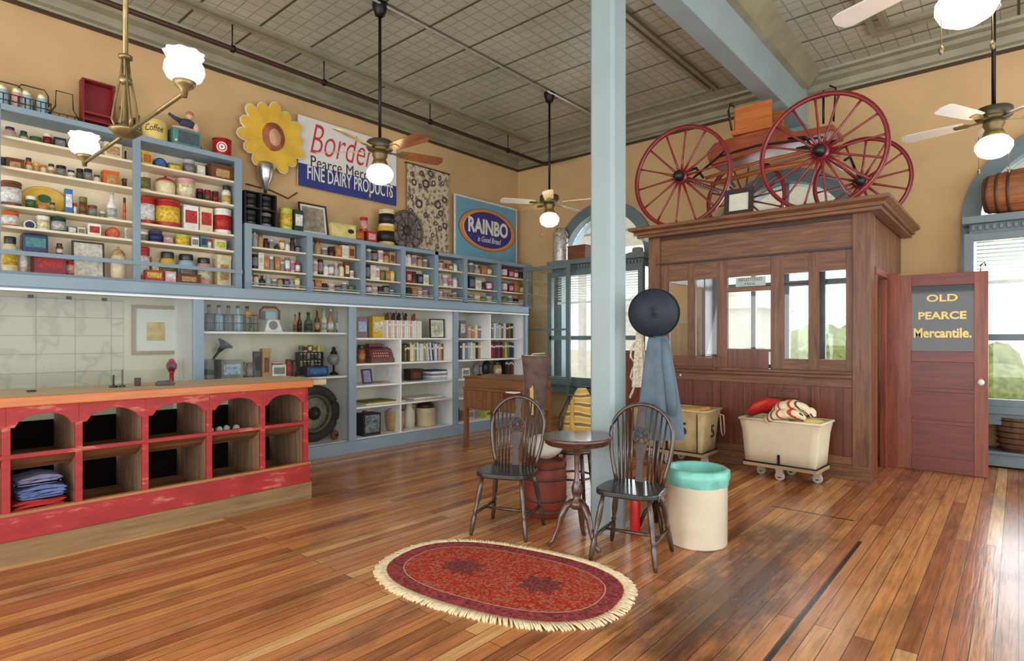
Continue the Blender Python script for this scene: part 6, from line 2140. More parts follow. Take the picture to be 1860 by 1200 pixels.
def windsor(loc, rz, label):
    """wheelback chair whose front is local -y"""
    t = thing('windsor_chair', label, 'chair', loc, rz, 'windsor chairs at the round table')
    SH = 0.44
    seat = []
    for k in range(32):
        a = 2 * PI * k / 32
        cx_, cy_ = math.cos(a), math.sin(a)
        e_ = 0.62
        x = 0.205 * abs(cx_) ** e_ * (1 if cx_ > 0 else -1) * (1.0 - 0.07 * cy_)
        y = 0.2 * abs(cy_) ** e_ * (1 if cy_ > 0 else -1)
        seat.append((x, y))
    MB().prism(seat, SH - 0.035, SH, 'z').build('seat', CHS, t, bevel=0.01)
    tp = [(0.011, 0), (0.016, 0.08), (0.018, 0.3), (0.012, 0.36), (0.019, 0.4), (0.012, 0.44), (0.02, 0.6), (0.018, 0.8), (0.011, 1)]
    feet = {}
    for nm, sx_, sy_ in (('fl', -1, -1), ('fr', 1, -1), ('bl', -1, 1), ('br', 1, 1)):
        top = Vector((sx_ * 0.145, sy_ * 0.13, SH - 0.03))
        ft = Vector((sx_ * 0.205, sy_ * 0.2, 0.0))
        feet[nm] = (top, ft)
        MB().turned(ft, top, tp, 10).build('leg', CHW, t)
    def at(nm, f):
        return feet[nm][1].lerp(feet[nm][0], f)
    sp3 = [(0.008, 0), (0.014, 0.5), (0.008, 1)]
    for a, b in (('fl', 'bl'), ('fr', 'br')):
        MB().turned(at(a, 0.36), at(b, 0.36), sp3, 8).build('stretcher', CHW, t)
    MB().turned((at('fl', 0.36) + at('bl', 0.36)) / 2, (at('fr', 0.36) + at('br', 0.36)) / 2, sp3, 8).build('stretcher', CHW, t)
    # hoop
    def hoop(s):
        a = PI * (1.18 - 1.36 * s)
        x = 0.2 * math.cos(a)
        zz = 0.3 + 0.2 * math.sin(a)
        lo = SH
        return Vector((x, 0.0, zz))
    pts = []
    for k in range(29):
        s = k / 28
        if s < 0.22:
            f = s / 0.22
            x, z = -0.155 - 0.055 * math.sin(f * PI / 2), f * 0.3
        elif s > 0.78:
            f = (1 - s) / 0.22
            x, z = 0.155 + 0.055 * math.sin(f * PI / 2), f * 0.3
        else:
            a = PI * (1 - (s - 0.22) / 0.56)
            x, z = 0.21 * math.cos(a), 0.3 + 0.2 * math.sin(a)
        pts.append(Vector((x, 0.15 + z * 0.17, SH + z)))
    MB().tube([p - Vector((0, 0, 0.01)) if i in (0, 28) else p for i, p in enumerate(pts)], 0.014, 10).build('hoop', CHW, t)
    def ztop(x):
        return 0.3 + 0.2 * math.sqrt(max(0, 1 - (x / 0.21) ** 2))
    for x0, x1 in ((-0.13, -0.168), (-0.105, -0.135), (-0.08, -0.1), (-0.055, -0.066), (0.055, 0.066), (0.08, 0.1), (0.105, 0.135), (0.13, 0.168)):
        zt_ = ztop(x1)
        MB().turned((x0, 0.15, SH - 0.005), (x1, 0.15 + zt_ * 0.17, SH + zt_), [(0.007, 0), (0.009, 0.4), (0.006, 1)], 8).build('spindle', CHW, t)
    # pierced splat with the wheel
    S = MB()
    S.M = Matrix.Translation((0, 0.15, SH)) @ Matrix.Rotation(-math.atan(0.17), 4, 'X')
    wz = 0.3
    S.prism([(-0.028, -0.005), (0.028, -0.005), (0.022, 0.12), (0.045, wz - 0.055), (-0.045, wz - 0.055), (-0.022, 0.12)], -0.006, 0.006, 'y')
    S.ring(0.048, 0.06, (0, 0.006, wz), 0.012, 'y', 28)
    S.lathe([(0.014, -0.008), (0.014, 0.008)], c=(0, 0, wz), axis='y', seg=12)
    for k in range(6):
        a = PI * k / 3 + 0.1
        S.rod((0.012 * math.cos(a), 0, wz + 0.012 * math.sin(a)), (0.05 * math.cos(a), 0, wz + 0.05 * math.sin(a)), 0.006, 6)
    S.prism([(-0.03, wz + 0.055), (0.03, wz + 0.055), (0.02, wz + 0.11), (0.034, 0.505), (-0.034, 0.505), (-0.02, wz + 0.11)], -0.006, 0.006, 'y')
    S.build('splat', plain((58, 42, 34), 0.5, var=0.4, scale=20), t, bevel=0.002)
    return t


windsor((-2.79, 3.185, 0), math.radians(20), 'dark wheelback windsor chair at the left of the round table, in front of the keg')
windsor((-1.86, 3.32, 0), math.radians(12), 'dark wheelback windsor chair right of the round table, in front of the coat stand')

# round table
t = thing('round_table', 'small round dark wooden pedestal table on three curved feet between the two chairs', 'table', (-2.225, 3.235, 0))
TW = wood((52, 32, 26), (104, 68, 52), 'x', 0.28, name='table_top_wood', coat=0.5)
MB().lathe([(0.2, 0.68), (0.215, 0.69), (0.215, 0.708), (0.228, 0.712), (0.23, 0.725), (0.222, 0.735)], seg=44).build('table_top', TW, t)
MB().lathe([(0.035, 0.25), (0.055, 0.27), (0.05, 0.3), (0.024, 0.32), (0.034, 0.35), (0.038, 0.39), (0.024, 0.43), (0.017, 0.45), (0.018, 0.6), (0.028, 0.65), (0.07, 0.68)], seg=22).build('pedestal', TW, t)
for k in range(3):
    a = math.radians(95 + 120 * k + 15)
    pts = [(0.03, 0.3), (0.075, 0.27), (0.11, 0.2), (0.13, 0.12), (0.165, 0.045), (0.2, 0.016)]
    MB().tube([(r_ * math.cos(a), r_ * math.sin(a), z) for r_, z in pts], 0.02, 8, rs=[0.024, 0.026, 0.022, 0.018, 0.015, 0.016]).build('foot', TW, t)
t['label'] = 'small round dark pedestal table on curved feet between the two windsor chairs'

# keg with white cloth
t = thing('keg', 'reddish brown wooden keg standing behind the left windsor chair', 'keg', (-2.82, 3.66, 0))
KW = plain((126, 52, 34), 0.55, var=0.25, scale=5)
MB().lathe([(0.15, 0), (0.165, 0.12), (0.168, 0.22), (0.165, 0.32), (0.155, 0.43), (0.14, 0.43), (0.14, 0.41)], seg=28).build('staves', KW, t)
for z in (0.05, 0.14, 0.3, 0.39):
    MB().lathe([(0.162 + 0.006 * math.sin(PI * z / 0.43), z - 0.012), (0.168 + 0.006 * math.sin(PI * z / 0.43), z), (0.162 + 0.006 * math.sin(PI * z / 0.43), z + 0.012)], seg=28, cap=False).build('hoop', plain((84, 40, 30), 0.5), t)
o = MB().blob((0, 0, 0.1), (0.135, 0.135, 0.1), 22, 12, wob=0.07, seed=8).build('white_cloth', plain((222, 212, 196), 0.9, var=0.12, scale=12, bump=0.4))
o.location = (-2.82, 3.66, 0.432)
tag(o, 'crumpled off-white cloth bundle sitting on the wooden keg', 'cloth')

# crock with teal bag lining
t = thing('waste_crock', 'large cream stoneware crock used as a bin, right of the coat stand', 'crock', (-1.655, 3.84, 0))
CR = plain((232, 220, 192), 0.35, var=0.06, scale=3, coat=0.3)
MB().lathe([(0.185, 0), (0.195, 0.01), (0.197, 0.44), (0.206, 0.45), (0.206, 0.49), (0.196, 0.5), (0.178, 0.5), (0.176, 0.03)], seg=44).build('crock', CR, t)
TEAL = plain((124, 204, 188), 0.3, var=0.25, scale=9)
TEAL.node_tree.nodes['Principled BSDF'].inputs['Alpha'].default_value = 0.85
MB().lathe([(0.13, 0.2), (0.172, 0.36), (0.174, 0.502), (0.19, 0.512), (0.21, 0.5), (0.212, 0.45), (0.203, 0.42), (0.2, 0.4)], seg=60, cap=False,
           wob=lambda a, h: 1 + 0.012 * math.sin(11 * a + 20 * h) + (0.01 * math.sin(5 * a) if h < 0.42 else 0)).build('bag_liner', TEAL, t)

# coat stand with hat, jacket and net
t = thing('coat_stand', 'dark wooden coat stand behind the right windsor chair, carrying a hat and coat', 'coat stand', (-1.97, 3.86, 0))
SW = plain((60, 36, 28), 0.4)
MB().rod((0, 0, 0.06), (0, 0, 1.68), 0.016).lathe([(0.016, 1.68), (0.028, 1.7), (0.0, 1.73)], seg=14).build('pole', SW, t)
for k in range(4):
    a = PI / 2 * k + PI / 4
    MB().tube([(0.02 * math.cos(a), 0.02 * math.sin(a), 0.2), (0.08 * math.cos(a), 0.08 * math.sin(a), 0.14), (0.135 * math.cos(a), 0.135 * math.sin(a), 0.014)], 0.014, 8).build('foot', SW, t)
    MB().tube([(0.016 * math.cos(a), 0.016 * math.sin(a), 1.45), (0.1 * math.cos(a), 0.1 * math.sin(a), 1.47), (0.13 * math.cos(a), 0.13 * math.sin(a), 1.53)], 0.007, 8).build('peg', SW, t)
# hat facing the camera
hp = Vector((-1.93, 3.75, 1.56))
dirc = (Vector((0, 0, EYE)) - hp)
dirc.z = 0
dirc.normalize()
t = thing('felt_hat', 'round dark navy felt hat hanging on the coat stand', 'hat', hp, math.atan2(dirc.y, dirc.x))
FELT = plain((28, 36, 48), 0.7, var=0.25, scale=6)
mb = MB()
mb.M = Matrix.Translation((0, 0, 0))
mb.lathe([(0.0, 0.135), (0.055, 0.13), (0.105, 0.108), (0.142, 0.072), (0.16, 0.03), (0.163, 0.01)], c=(0.0, 0, 0), axis='x', seg=34, cap=False)
mb.build('crown', FELT, t, solid=0.004)
MB().lathe([(0.15, 0.008), (0.165, 0.0), (0.174, 0.004), (0.177, 0.01), (0.174, 0.0), (0.165, -0.005), (0.15, 0.004)], c=(0, 0, 0), axis='x', seg=36, cap=False, sy=0.97).build('brim', FELT, t)
MB().lathe([(0.1635, 0.012), (0.1605, 0.034)], c=(0, 0, 0), axis='x', seg=30, cap=False).build('hat_band', plain((16, 18, 24), 0.5), t, solid=0.002)


def cloth_hang(name, label, cat, loc, w0, w1, h, mat, folds, seed, rz):
    rnd = random.Random(seed)
    t = thing(name, label, cat, loc, rz)
    mb = MB()
    nx, nz = 48, 14
    grid = []
    for j in range(nz + 1):
        f = j / nz
        ww = w0 + (w1 - w0) * f ** 0.8
        rowv = []
        for i in range(nx):
            a = 2 * PI * i / nx
            r_ = 1 + 0.16 * (0.4 + f) * math.sin(folds * a + 0.8 * math.sin(3 * f)) + 0.05 * math.sin(3 * a + 2 * f)
            rowv.append(mb._v((0.55 * ww / 2 * math.sin(a) * r_, ww / 2 * math.cos(a) * r_, -f * h)))
        grid.append(rowv)
    for j in range(nz):
        for i in range(nx):
            mb.face([grid[j][i], grid[j][(i + 1) % nx], grid[j + 1][(i + 1) % nx], grid[j + 1][i]], 0, True)
    mb.face(list(reversed(grid[0])))
    return t, mb


t, mb = cloth_hang('jacket', 'long grey blue cloth coat hanging below the hat on the coat stand', 'coat', (-1.915, 3.785, 1.4), 0.12, 0.3, 0.72, None, 5, 2, math.atan2(dirc.y, dirc.x))
JM = plain((88, 104, 116), 0.85, var=0.15, scale=8, bump=0.2)
mb.build('body', JM, t)
mb = MB()
mb.tube([(0.03, 0.035, -0.02), (0.05, 0.06, -0.2), (0.055, 0.085, -0.42), (0.05, 0.09, -0.55)], 0.035, 10, rs=[0.02, 0.034, 0.036, 0.034], flat=0.6)
mb.build('sleeve', JM, t)
t, mb = cloth_hang('lace_shawl', 'cream lace netting hanging on the left of the coat stand', 'shawl', (-2.08, 3.82, 1.45), 0.04, 0.1, 0.42, None, 7, 4, math.atan2(dirc.y, dirc.x))
LM = plain((214, 200, 176), 0.9, var=0.35, scale=60)
mb.build('netting', LM, t)
MB().tube([(0.02 * math.sin(k), -0.05 + 0.02 * math.cos(2 * k), -0.1 - 0.05 * k) for k in range(9)], 0.009, 6).build('tassel_cord', LM, t)
# red extinguisher
t = thing('fire_extinguisher', 'slim red fire extinguisher standing behind the right windsor chair', 'fire extinguisher', (-2.06, 3.72, 0))
MB().lathe([(0.034, 0), (0.036, 0.01), (0.036, 0.3), (0.02, 0.34), (0.012, 0.36)], seg=18).build('cylinder', plain((196, 30, 28), 0.3), t)
MB().lathe([(0.014, 0.36), (0.014, 0.39)], seg=10).box(-0.01, 0.05, -0.006, 0.006, 0.385, 0.4).build('valve', plain('black', 0.4), t)

# chair behind the table with a leather boot shaft and a striped blanket
cx_, cy_ = -2.86, 4.1
t = thing('bentwood_chair', 'round seated dark wooden chair behind the round table, under a patterned blanket', 'chair', (cx_, cy_, 0), 0.3)
MB().lathe([(0.19, 0.43), (0.205, 0.44), (0.205, 0.455), (0.19, 0.465)], seg=30).build('seat', CHW, t)
for k in range(4):
    a = PI / 4 + PI / 2 * k
    MB().turned((0.2 * math.cos(a), 0.2 * math.sin(a), 0), (0.15 * math.cos(a), 0.15 * math.sin(a), 0.44), [(0.013, 0), (0.018, 0.6), (0.016, 1)], 10).build('leg', CHW, t)
MB().tube([(0.165 * math.cos(2 * PI * k / 20), 0.165 * math.sin(2 * PI * k / 20), 0.22) for k in range(20)], 0.009, 8, closed=True).build('ring_stretcher', CHW, t)
MB().tube([(-0.16, 0.1, 0.45), (-0.17, 0.17, 0.7), (-0.1, 0.2, 0.88), (0.1, 0.2, 0.88), (0.17, 0.17, 0.7), (0.16, 0.1, 0.45)], 0.014, 8).build('back_hoop', CHW, t)


def blanket_material(c1, c2, c3, name, sc=9):
    m = bpy.data.materials.new(name)
    t_, n, l, b = nt(m)
    b.inputs['Roughness'].default_value = 0.9
    tc = n.new('ShaderNodeTexCoord')
    wv = n.new('ShaderNodeTexWave')
    wv.bands_direction = 'Z'
    wv.inputs['Scale'].default_value = sc
    wv.inputs['Distortion'].default_value = 3
    l.new(tc.outputs['Object'], wv.inputs['Vector'])
    r = n.new('ShaderNodeValToRGB')
    r.color_ramp.interpolation = 'CONSTANT'
    e = r.color_ramp.elements
    e[0].position = 0
    e[0].color = lin(c1) + (1,)
    e[1].position = 0.4
    e[1].color = lin(c2) + (1,)
    q = e.new(0.8)
    q.color = lin(c3) + (1,)
    l.new(wv.outputs['Fac'], r.inputs['Fac'])
    l.new(r.outputs['Color'], b.inputs['Base Color'])
    return m


t = thing('patterned_blanket', 'yellow and dark patterned blanket draped over the round seated chair', 'blanket', (cx_ + 0.045, cy_ + 0.03, 0.466), 0.3)
mb = MB()
nn, mm = 26, 12
g = []
for j in range(mm + 1):
    f = j / mm
    rr = [0.035, 0.06, 0.08, 0.1, 0.118, 0.132, 0.142, 0.15, 0.153, 0.153, 0.15, 0.147, 0.144][j]
    g.append([mb._v((rr * 1.0 * math.cos(2 * PI * i / nn) * (1 + 0.08 * math.sin(5 * 2 * PI * i / nn)) + 0.02 * (1 - f), rr * 0.75 * math.sin(2 * PI * i / nn), 0.5 * (1 - f) ** 1.0)) for i in range(nn)])
for j in range(mm):
    for i in range(nn):
        mb.face([g[j][i], g[j + 1][i], g[j + 1][(i + 1) % nn], g[j][(i + 1) % nn]], 0, True)
mb.face(g[0])
mb.build('folds', blanket_material((196, 156, 84), (216, 188, 124), (128, 100, 58), 'patterned_wool', 4), t)
MB().tube([(-0.04, -0.06, 0.4), (-0.03, -0.1, 0.2), (0.02, -0.115, 0.05), (0.04, -0.12, 0.012)], 0.04, 8, rs=[0.03, 0.045, 0.05, 0.03], flat=0.5).build('fringe_fold', plain((190, 152, 74), 0.9), t)
t = thing('leather_boot', 'upright dark brown leather boot with a laced top behind the left windsor chair', 'boot', (cx_ - 0.2, cy_ - 0.26, 0.0), 0)
LTH = plain((88, 66, 58), 0.75, var=0.3, scale=18)
MB().lathe([(0.062, 0.03), (0.07, 0.5), (0.085, 0.8), (0.105, 0.95), (0.14, 1.2), (0.148, 1.24), (0.138, 1.24), (0.095, 0.9)], seg=26, sx=1.0, sy=0.7, wob=lambda a, h: 1 + 0.05 * math.sin(2 * a + 3 * h) + (0.04 * math.sin(3 * a) if h > 0.9 else 0)).build('shaft', LTH, t)
MB().blob((0.02, -0.05, 0.04), (0.07, 0.13, 0.04), 16, 8).build('foot', LTH, t)
MB().box(0.0, 0.035, -0.078, -0.066, 0.75, 1.0).build('strap', plain((200, 164, 90), 0.8), t, bevel=0.004)
MB().tube([(0.1, 0.0, 1.26), (0.03, -0.07, 1.255), (0.0, -0.09, 1.22), (0.0, -0.095, 1.24)], 0.004, 6).tube([(-0.12, 0, 1.24), (-0.05, -0.085, 1.242), (0.0, -0.095, 1.24), (0.12, 0.0, 1.238)], 0.004, 6).build('lace', plain((220, 210, 190), 0.8), t)

# writing desk
t = thing('writing_desk', 'tall old oak writing desk in front of the right bookcase', 'desk', (-4.84, 5.5, 0))
DW = wood((96, 60, 32), (144, 96, 56), 'x', 0.45, name='desk_oak')
DWV = wood((96, 60, 32), (140, 92, 54), 'z', 0.45, name='desk_oak_upright')
MB().box(-0.49, 0.49, -0.27, 0.27, 0.5, 0.74).build('cabinet', DWV, t, bevel=0.004)
MB().box(-0.5, 0.5, -0.285, 0.28, 0.74, 0.77).build('ledge', DW, t, bevel=0.003)
MB().box(-0.49, 0.49, -0.26, 0.27, 0.77, 0.89).build('upper_case', DW, t, bevel=0.004)
MB().box(-0.5, 0.5, -0.28, 0.28, 0.89, 0.912).build('desk_top', DW, t, bevel=0.005)
for sx_ in (-1, 1):
    for sy_ in (-1, 1):
        MB().box(sx_ * 0.465 - 0.028, sx_ * 0.465 + 0.028, sy_ * 0.25 - 0.025, sy_ * 0.25 + 0.025, 0, 0.74).build('leg', DWV, t, bevel=0.003)
for k in range(3):
    a = -0.43 + k * 0.29
    d_ = MB().box(a, a + 0.27, -0.277, -0.27, 0.52, 0.73).build('door', DWV, t, bevel=0.003)
    MB().lathe([(0.01, 0), (0.014, 0.018), (0, 0.022)], c=(a + 0.235, -0.277, 0.63), axis='y', seg=10).build('knob', BRASS, d_)
MB().box(0.3, 0.47, -0.42, -0.285, 0.68, 0.75).build('drawer', plain((96, 36, 30), 0.4), t, bevel=0.004)
tag(MB().box(-4.5, -4.36, 5.09, 5.19, 0.752, 0.765).build('papers', plain('white', 0.8)), 'small white papers on the open drawer of the oak desk', 'papers')
t = thing('candlestick', 'thin dark spike stand on the left end of the oak desk top', 'stand', (-5.22, 5.4, 0.913))
MB().lathe([(0.03, 0), (0.03, 0.01), (0.006, 0.02), (0.004, 0.14)], seg=12).build('spindle', IRON, t)
MB().lathe([(0.012, 0.14), (0.008, 0.155), (0, 0.158)], seg=10).build('tip', BRASS, t)


# canvas carts
def cart(loc, rz, L, W, H0, H1, label, grp, mark=None, clean=True):
    t = thing('canvas_cart', label, 'cart', loc, rz, grp)
    CV = plain((222, 208, 176) if clean else (196, 172, 124), 0.85, var=0.08 if clean else 0.2, scale=4 if clean else 7, bump=0.15)
    hl, hw = L / 2, W / 2
    n = 10
    mb = MB()

    def ringv(f, z, off=0.0, sag=0.0):
        ex, ey = hl * f + off, hw * f + off
        pts = []
        for (x0, y0, x1, y1) in ((-ex, -ey, ex, -ey), (ex, -ey, ex, ey), (ex, ey, -ex, ey), (-ex, ey, -ex, -ey)):
            for k in range(n):
                q = k / n
                s = math.sin(q * PI)
                x, y = x0 + (x1 - x0) * q, y0 + (y1 - y0) * q
                bx_, by_ = (0, -1) if y0 == y1 and y0 < 0 else (0, 1) if y0 == y1 else (1, 0) if x0 > 0 else (-1, 0)
                pts.append((x + bx_ * sag * s, y + by_ * sag * s, z - (0.02 * s if z > H1 - 0.01 else 0)))
        return [mb._v(p) for p in pts]
    rings = [ringv(0.9, H0), ringv(0.93, H0 + (H1 - H0) * 0.35, 0, 0.012), ringv(0.97, H0 + (H1 - H0) * 0.75, 0, 0.006), ringv(1.03, H1), ringv(1.06, H1 + 0.012), ringv(1.0, H1 + 0.005), ringv(0.9, H0 + (H1 - H0) * 0.6)]
    for a, b in zip(rings, rings[1:]):
        for k in range(len(a)):
            mb.face([a[k], a[(k + 1) % len(a)], b[(k + 1) % len(a)], b[k]], 0, True)
    mb.face(list(reversed(rings[0])))
    mb.face(rings[-1])
    mb.build('canvas_body', CV, t)
    MB().tube([(x * hl * 1.04, y * hw * 1.06, H1 + 0.006) for x, y in ((-1, -1), (0, -1.0), (1, -1), (1, 0), (1, 1), (0, 1), (-1, 1), (-1, 0))], 0.013, 8, closed=True).build('rim_roll', CV, t)
    mb = MB()
    mb.box(-hl * 0.95, hl * 0.95, -hw * 0.97, hw * 0.97, H0 - 0.04, H0 - 0.005)
    mb.build('wooden_base', wood((150, 118, 84), (190, 158, 118), 'x', 0.7, name='cart_base'), t, bevel=0.004)
    MB().tube([(x * hl * 0.94, y * hw * 0.95, H0) for x, y in ((-1, -1), (1, -1), (1, 1), (-1, 1))], 0.008, 6, closed=True).build('steel_band', IRON, t)
    MB().box(-0.012, 0.012, -hw * 0.99, -hw * 0.955, H0, H0 + 0.1).build('strap', IRON, t)
    whs = ((-hl * 0.65, 0.0), (hl * 0.82, -0.02), (0.0, -hw * 0.8), (0.0, hw * 0.8))
    for (x, y) in whs:
        w_ = MB()
        w_.lathe([(0.042, -0.014), (0.045, -0.01), (0.045, 0.01), (0.042, 0.014)], c=(x, y, 0.045), axis='y', seg=20)
        wo = w_.build('caster_wheel', plain((170, 164, 150), 0.5), t)
        MB().lathe([(0.018, -0.02), (0.018, 0.02)], c=(x, y, 0.045), axis='y', seg=12).build('wheel_hub', IRON, wo)
        MB().box(x - 0.03, x + 0.03, y - 0.024, y - 0.018, 0.04, H0 - 0.04).box(x - 0.03, x + 0.03, y + 0.018, y + 0.024, 0.04, H0 - 0.04).box(x - 0.035, x + 0.035, y - 0.03, y + 0.03, H0 - 0.05, H0 - 0.04).build('caster_fork', plain((180, 168, 150), 0.5, 0.3), t)
    return t


c1 = cart((-1.75, 6.18, 0), math.radians(-3), 0.73, 0.4, 0.155, 0.575, 'clean cream canvas cart on casters holding coloured blankets, nearer the open door', 'canvas carts by the booth')
tag(c1, None, None)
c2 = cart((-2.93, 6.2, 0), 0.0, 0.86, 0.42, 0.16, 0.6, 'stained canvas cart marked 5, half hidden behind the coat stand', 'canvas carts by the booth', clean=False)
SM = plain((58, 60, 50), 0.8)
text('5', 0.085, 0.14, SM, (0.19, -0.219, 0.41), FACE_Y, c2, bold=0.02)
text('5', 0.085, 0.14, SM, (0.425, 0.02, 0.38), FACE_X, c2, bold=0.02)
MB().tube([(0.43, 0.16, 0.56), (0.49, 0.16, 0.54), (0.5, 0.17, 0.36), (0.47, 0.19, 0.3), (0.45, 0.2, 0.36), (0.44, 0.19, 0.54)], 0.007, 8).build('rope_handle', plain((214, 196, 170), 0.8), c2)
MB().box(0.345, 0.352, -0.217, -0.205, 0.16, 0.58).build('side_strap', IRON, c2)
tag(MB().prism([(-0.36, 0), (0.36, 0), (0.34, 0.045), (0.05, 0.03), (-0.2, 0.06), (-0.34, 0.05)], -0.17, 0.17, 'y').build('yellow_cloth', plain((212, 160, 92), 0.9, var=0.2, scale=10), bevel=0.02), 'folded tan cloth filling the top of the cart marked 5', 'cloth').location = (-2.93, 6.2, 0.585)
# blankets in the clean cart
WOOL = blanket_material((222, 206, 170), (196, 60, 50), (74, 84, 70), 'striped_blanket', 3)
t = thing('red_blanket', 'bright red rolled blanket at the left of the cream canvas cart', 'blanket', (-1.94, 6.2, 0.5), 0)
mb = MB()
mb.tube([(-0.16, -0.02, 0.11), (-0.1, -0.02, 0.17), (0.0, 0.0, 0.21), (0.1, 0.05, 0.2), (0.2, 0.08, 0.15)], 0.08, 14, rs=[0.05, 0.085, 0.095, 0.08, 0.05], flat=0.8)
mb.build('roll', plain((184, 34, 30), 0.95, var=0.3, scale=9, bump=0.5), t)
MB().tube([(-0.17, -0.06, 0.12), (-0.08, -0.09, 0.2), (0.03, -0.06, 0.25)], 0.03, 10, rs=[0.02, 0.032, 0.02]).build('fold', plain((206, 60, 46), 0.95, var=0.2, scale=9, bump=0.5), t)
t = thing('striped_blanket', 'cream blanket with red and dark stripes rolled over the middle of the cream canvas cart', 'blanket', (-1.78, 6.12, 0.5), 0)
def trade_blanket():
    m = bpy.data.materials.new('banded_wool')
    t_, n, l, b = nt(m)
    b.inputs['Roughness'].default_value = 0.95
    tc = n.new('ShaderNodeTexCoord')
    mp = n.new('ShaderNodeMapping')
    mp.inputs['Rotation'].default_value = (0, 0.5, 0.35)
    l.new(tc.outputs['Object'], mp.inputs['Vector'])
    wv = n.new('ShaderNodeTexWave')
    wv.bands_direction = 'X'
    wv.wave_profile = 'SAW'
    wv.inputs['Scale'].default_value = 1.9
    wv.inputs['Distortion'].default_value = 1.2
    wv.inputs['Detail Scale'].default_value = 2
    l.new(mp.outputs['Vector'], wv.inputs['Vector'])
    r = n.new('ShaderNodeValToRGB')
    r.color_ramp.interpolation = 'CONSTANT'
    e = r.color_ramp.elements
    e[0].position = 0
    e[0].color = lin((222, 206, 168)) + (1,)
    e[1].position = 0.34
    e[1].color = lin((190, 58, 50)) + (1,)
    for p_, c_ in ((0.46, (222, 206, 168)), (0.62, (72, 74, 60)), (0.7, (222, 206, 168)), (0.9, (190, 58, 50))):
        q = e.new(p_)
        q.color = lin(c_) + (1,)
    l.new(wv.outputs['Fac'], r.inputs['Fac'])
    l.new(r.outputs['Color'], b.inputs['Base Color'])
    return m


TB = trade_blanket()


def fold(name, pts, rs, flat, seed):
    n_ = 24
    P_ = []
    R_ = []
    for k in range(n_ + 1):
        f = k / n_ * (len(pts) - 1)
        i = min(int(f), len(pts) - 2)
        q = f - i
        q = q * q * (3 - 2 * q)
        P_.append(Vector(pts[i]).lerp(Vector(pts[i + 1]), f - i))
        R_.append((rs[i] + (rs[i + 1] - rs[i]) * q) * (1 + 0.05 * math.sin(k * 1.9 + seed)))
    MB().tube(P_, 0.05, 18, rs=R_, flat=flat).build(name, TB, t, sub=1)


fold('lower_fold', [(-0.1, -0.15, 0.07), (-0.02, -0.12, 0.14), (0.08, -0.07, 0.16), (0.17, -0.02, 0.14), (0.22, 0.0, 0.1)], [0.05, 0.085, 0.095, 0.08, 0.05], 0.6, 1)
fold('upper_fold', [(-0.06, -0.08, 0.15), (0.02, -0.06, 0.22), (0.12, -0.02, 0.24), (0.21, 0.02, 0.21), (0.25, 0.03, 0.15)], [0.045, 0.075, 0.085, 0.07, 0.045], 0.62, 2)
fold('inner_fold', [(0.08, 0.06, 0.14), (0.17, 0.08, 0.2), (0.26, 0.08, 0.18), (0.28, 0.07, 0.12)], [0.04, 0.06, 0.055, 0.035], 0.6, 3)
tag(MB().blob((0, 0, 0.03), (0.17, 0.12, 0.035), 18, 8, wob=0.05, seed=3).build('yellow_blanket', plain((214, 190, 110), 0.95, var=0.15, scale=6, bump=0.3)), 'pale yellow blanket lying flat at the right of the cream canvas cart', 'blanket').location = (-1.56, 6.2, 0.54)

# oval rug
def rug_material():
    m = bpy.data.materials.new('red_oriental_rug')
    t_, n, l, b = nt(m)
    b.inputs['Roughness'].default_value = 0.95
    b.inputs['Specular IOR Level'].default_value = 0.1
    tc = n.new('ShaderNodeTexCoord')
    vo = n.new('ShaderNodeTexVoronoi')
    vo.inputs['Scale'].default_value = 58
    l.new(tc.outputs['Object'], vo.inputs['Vector'])
    v2 = n.new('ShaderNodeTexVoronoi')
    v2.inputs['Scale'].default_value = 15
    v2.distance = 'MANHATTAN'
    l.new(tc.outputs['Object'], v2.inputs['Vector'])
    no = n.new('ShaderNodeTexNoise')
    no.inputs['Scale'].default_value = 45
    no.inputs['Detail'].default_value = 5
    l.new(tc.outputs['Object'], no.inputs['Vector'])
    ad = n.new('ShaderNodeMath')
    ad.operation = 'MULTIPLY_ADD'
    l.new(vo.outputs['Distance'], ad.inputs[0])
    ad.inputs[1].default_value = 0.8
    l.new(no.outputs['Fac'], ad.inputs[2])
    r = n.new('ShaderNodeValToRGB')
    e = r.color_ramp.elements
    e[0].position = 0.52
    e[0].color = lin((104, 32, 30)) + (1,)
    e[1].position = 0.66
    e[1].color = lin((170, 46, 34)) + (1,)
    for p_, c_ in ((0.8, (184, 62, 42)), (0.92, (146, 46, 42)), (0.99, (176, 100, 76))):
        q = e.new(p_)
        q.color = lin(c_) + (1,)
    l.new(ad.outputs[0], r.inputs['Fac'])
    r2 = n.new('ShaderNodeValToRGB')
    r2.color_ramp.elements[0].position = 0.1
    r2.color_ramp.elements[0].color = (0.35, 0.28, 0.3, 1)
    r2.color_ramp.elements[1].position = 0.3
    r2.color_ramp.elements[1].color = (1, 1, 1, 1)
    l.new(v2.outputs['Distance'], r2.inputs['Fac'])
    mx = n.new('ShaderNodeMixRGB')
    mx.blend_type = 'MULTIPLY'
    mx.inputs[0].default_value = 0.7
    l.new(r.outputs['Color'], mx.inputs[1])
    l.new(r2.outputs['Color'], mx.inputs[2])
    l.new(mx.outputs[0], b.inputs['Base Color'])
    return m


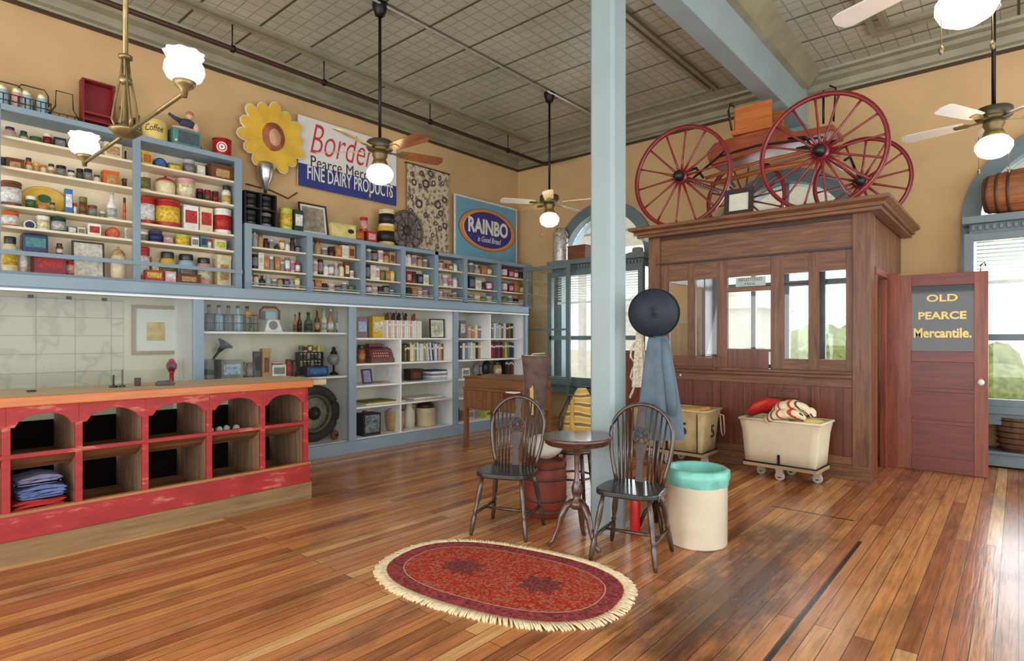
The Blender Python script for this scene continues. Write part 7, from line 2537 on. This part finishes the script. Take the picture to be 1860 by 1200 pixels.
RA, RB_, RN = 0.775, 0.505, 2.5
rug = thing('oval_rug', 'red oval patterned rug with a cream fringe on the floor before the table', 'rug', (-2.27, 2.52, 0), math.radians(11))


def sup(a, k=1.0, dx=0.0):
    c_, s_ = math.cos(a), math.sin(a)
    r_ = (abs(c_ / (RA + dx)) ** RN + abs(s_ / (RB_ + dx)) ** RN) ** (-1 / RN)
    return (k * r_ * c_, k * r_ * s_)


RM = rug_material()
MB().prism([sup(2 * PI * k / 90, 1, -0.055) for k in range(90)], 0.001, 0.012, 'z').build('pile', RM, rug)


def rug_band(d0, d1, z, mat, name):
    mb = MB()
    A = [mb._v((*sup(2 * PI * k / 90, 1, d0), z)) for k in range(90)]
    B = [mb._v((*sup(2 * PI * k / 90, 1, d1), z)) for k in range(90)]
    for k in range(90):
        mb.face([A[k], A[(k + 1) % 90], B[(k + 1) % 90], B[k]])
    mb.build(name, mat, rug)


rug_band(-0.155, -0.16, 0.0128, plain((206, 170, 140), 0.95), 'border_line')
rug_band(-0.07, -0.155, 0.0126, plain((136, 48, 50), 0.95, var=0.8, scale=50), 'border')
# two medallions
for sx_ in (-0.26, 0.26):
    mb = MB()
    poly = []
    for k in range(32):
        a = 2 * PI * k / 32
        rr = 0.1 * (1 + 0.25 * math.cos(8 * a))
        poly.append((sx_ + 1.2 * rr * math.cos(a), rr * math.sin(a)))
    mb.prism(poly, 0.012, 0.0128, 'z')
    mb.build('medallion', plain((118, 44, 40), 0.95, var=0.8, scale=60), rug)
mb = MB()
rnd = random.Random(1)
NF = 420
for k in range(NF):
    a = 2 * PI * k / NF + rnd.uniform(-0.004, 0.004)
    p0, p1 = Vector((*sup(a, 1, -0.062), 0.009)), Vector((*sup(a + rnd.uniform(-0.02, 0.02), 1, rnd.uniform(-0.004, 0.012)), 0.004))
    mb.tube([p0, (p0 + p1) / 2 + Vector((0, 0, 0.006)), p1], 0.0055, 5)
mb.build('fringe', plain((224, 204, 164), 0.95, var=0.2, scale=40), rug)['kind'] = 'stuff'
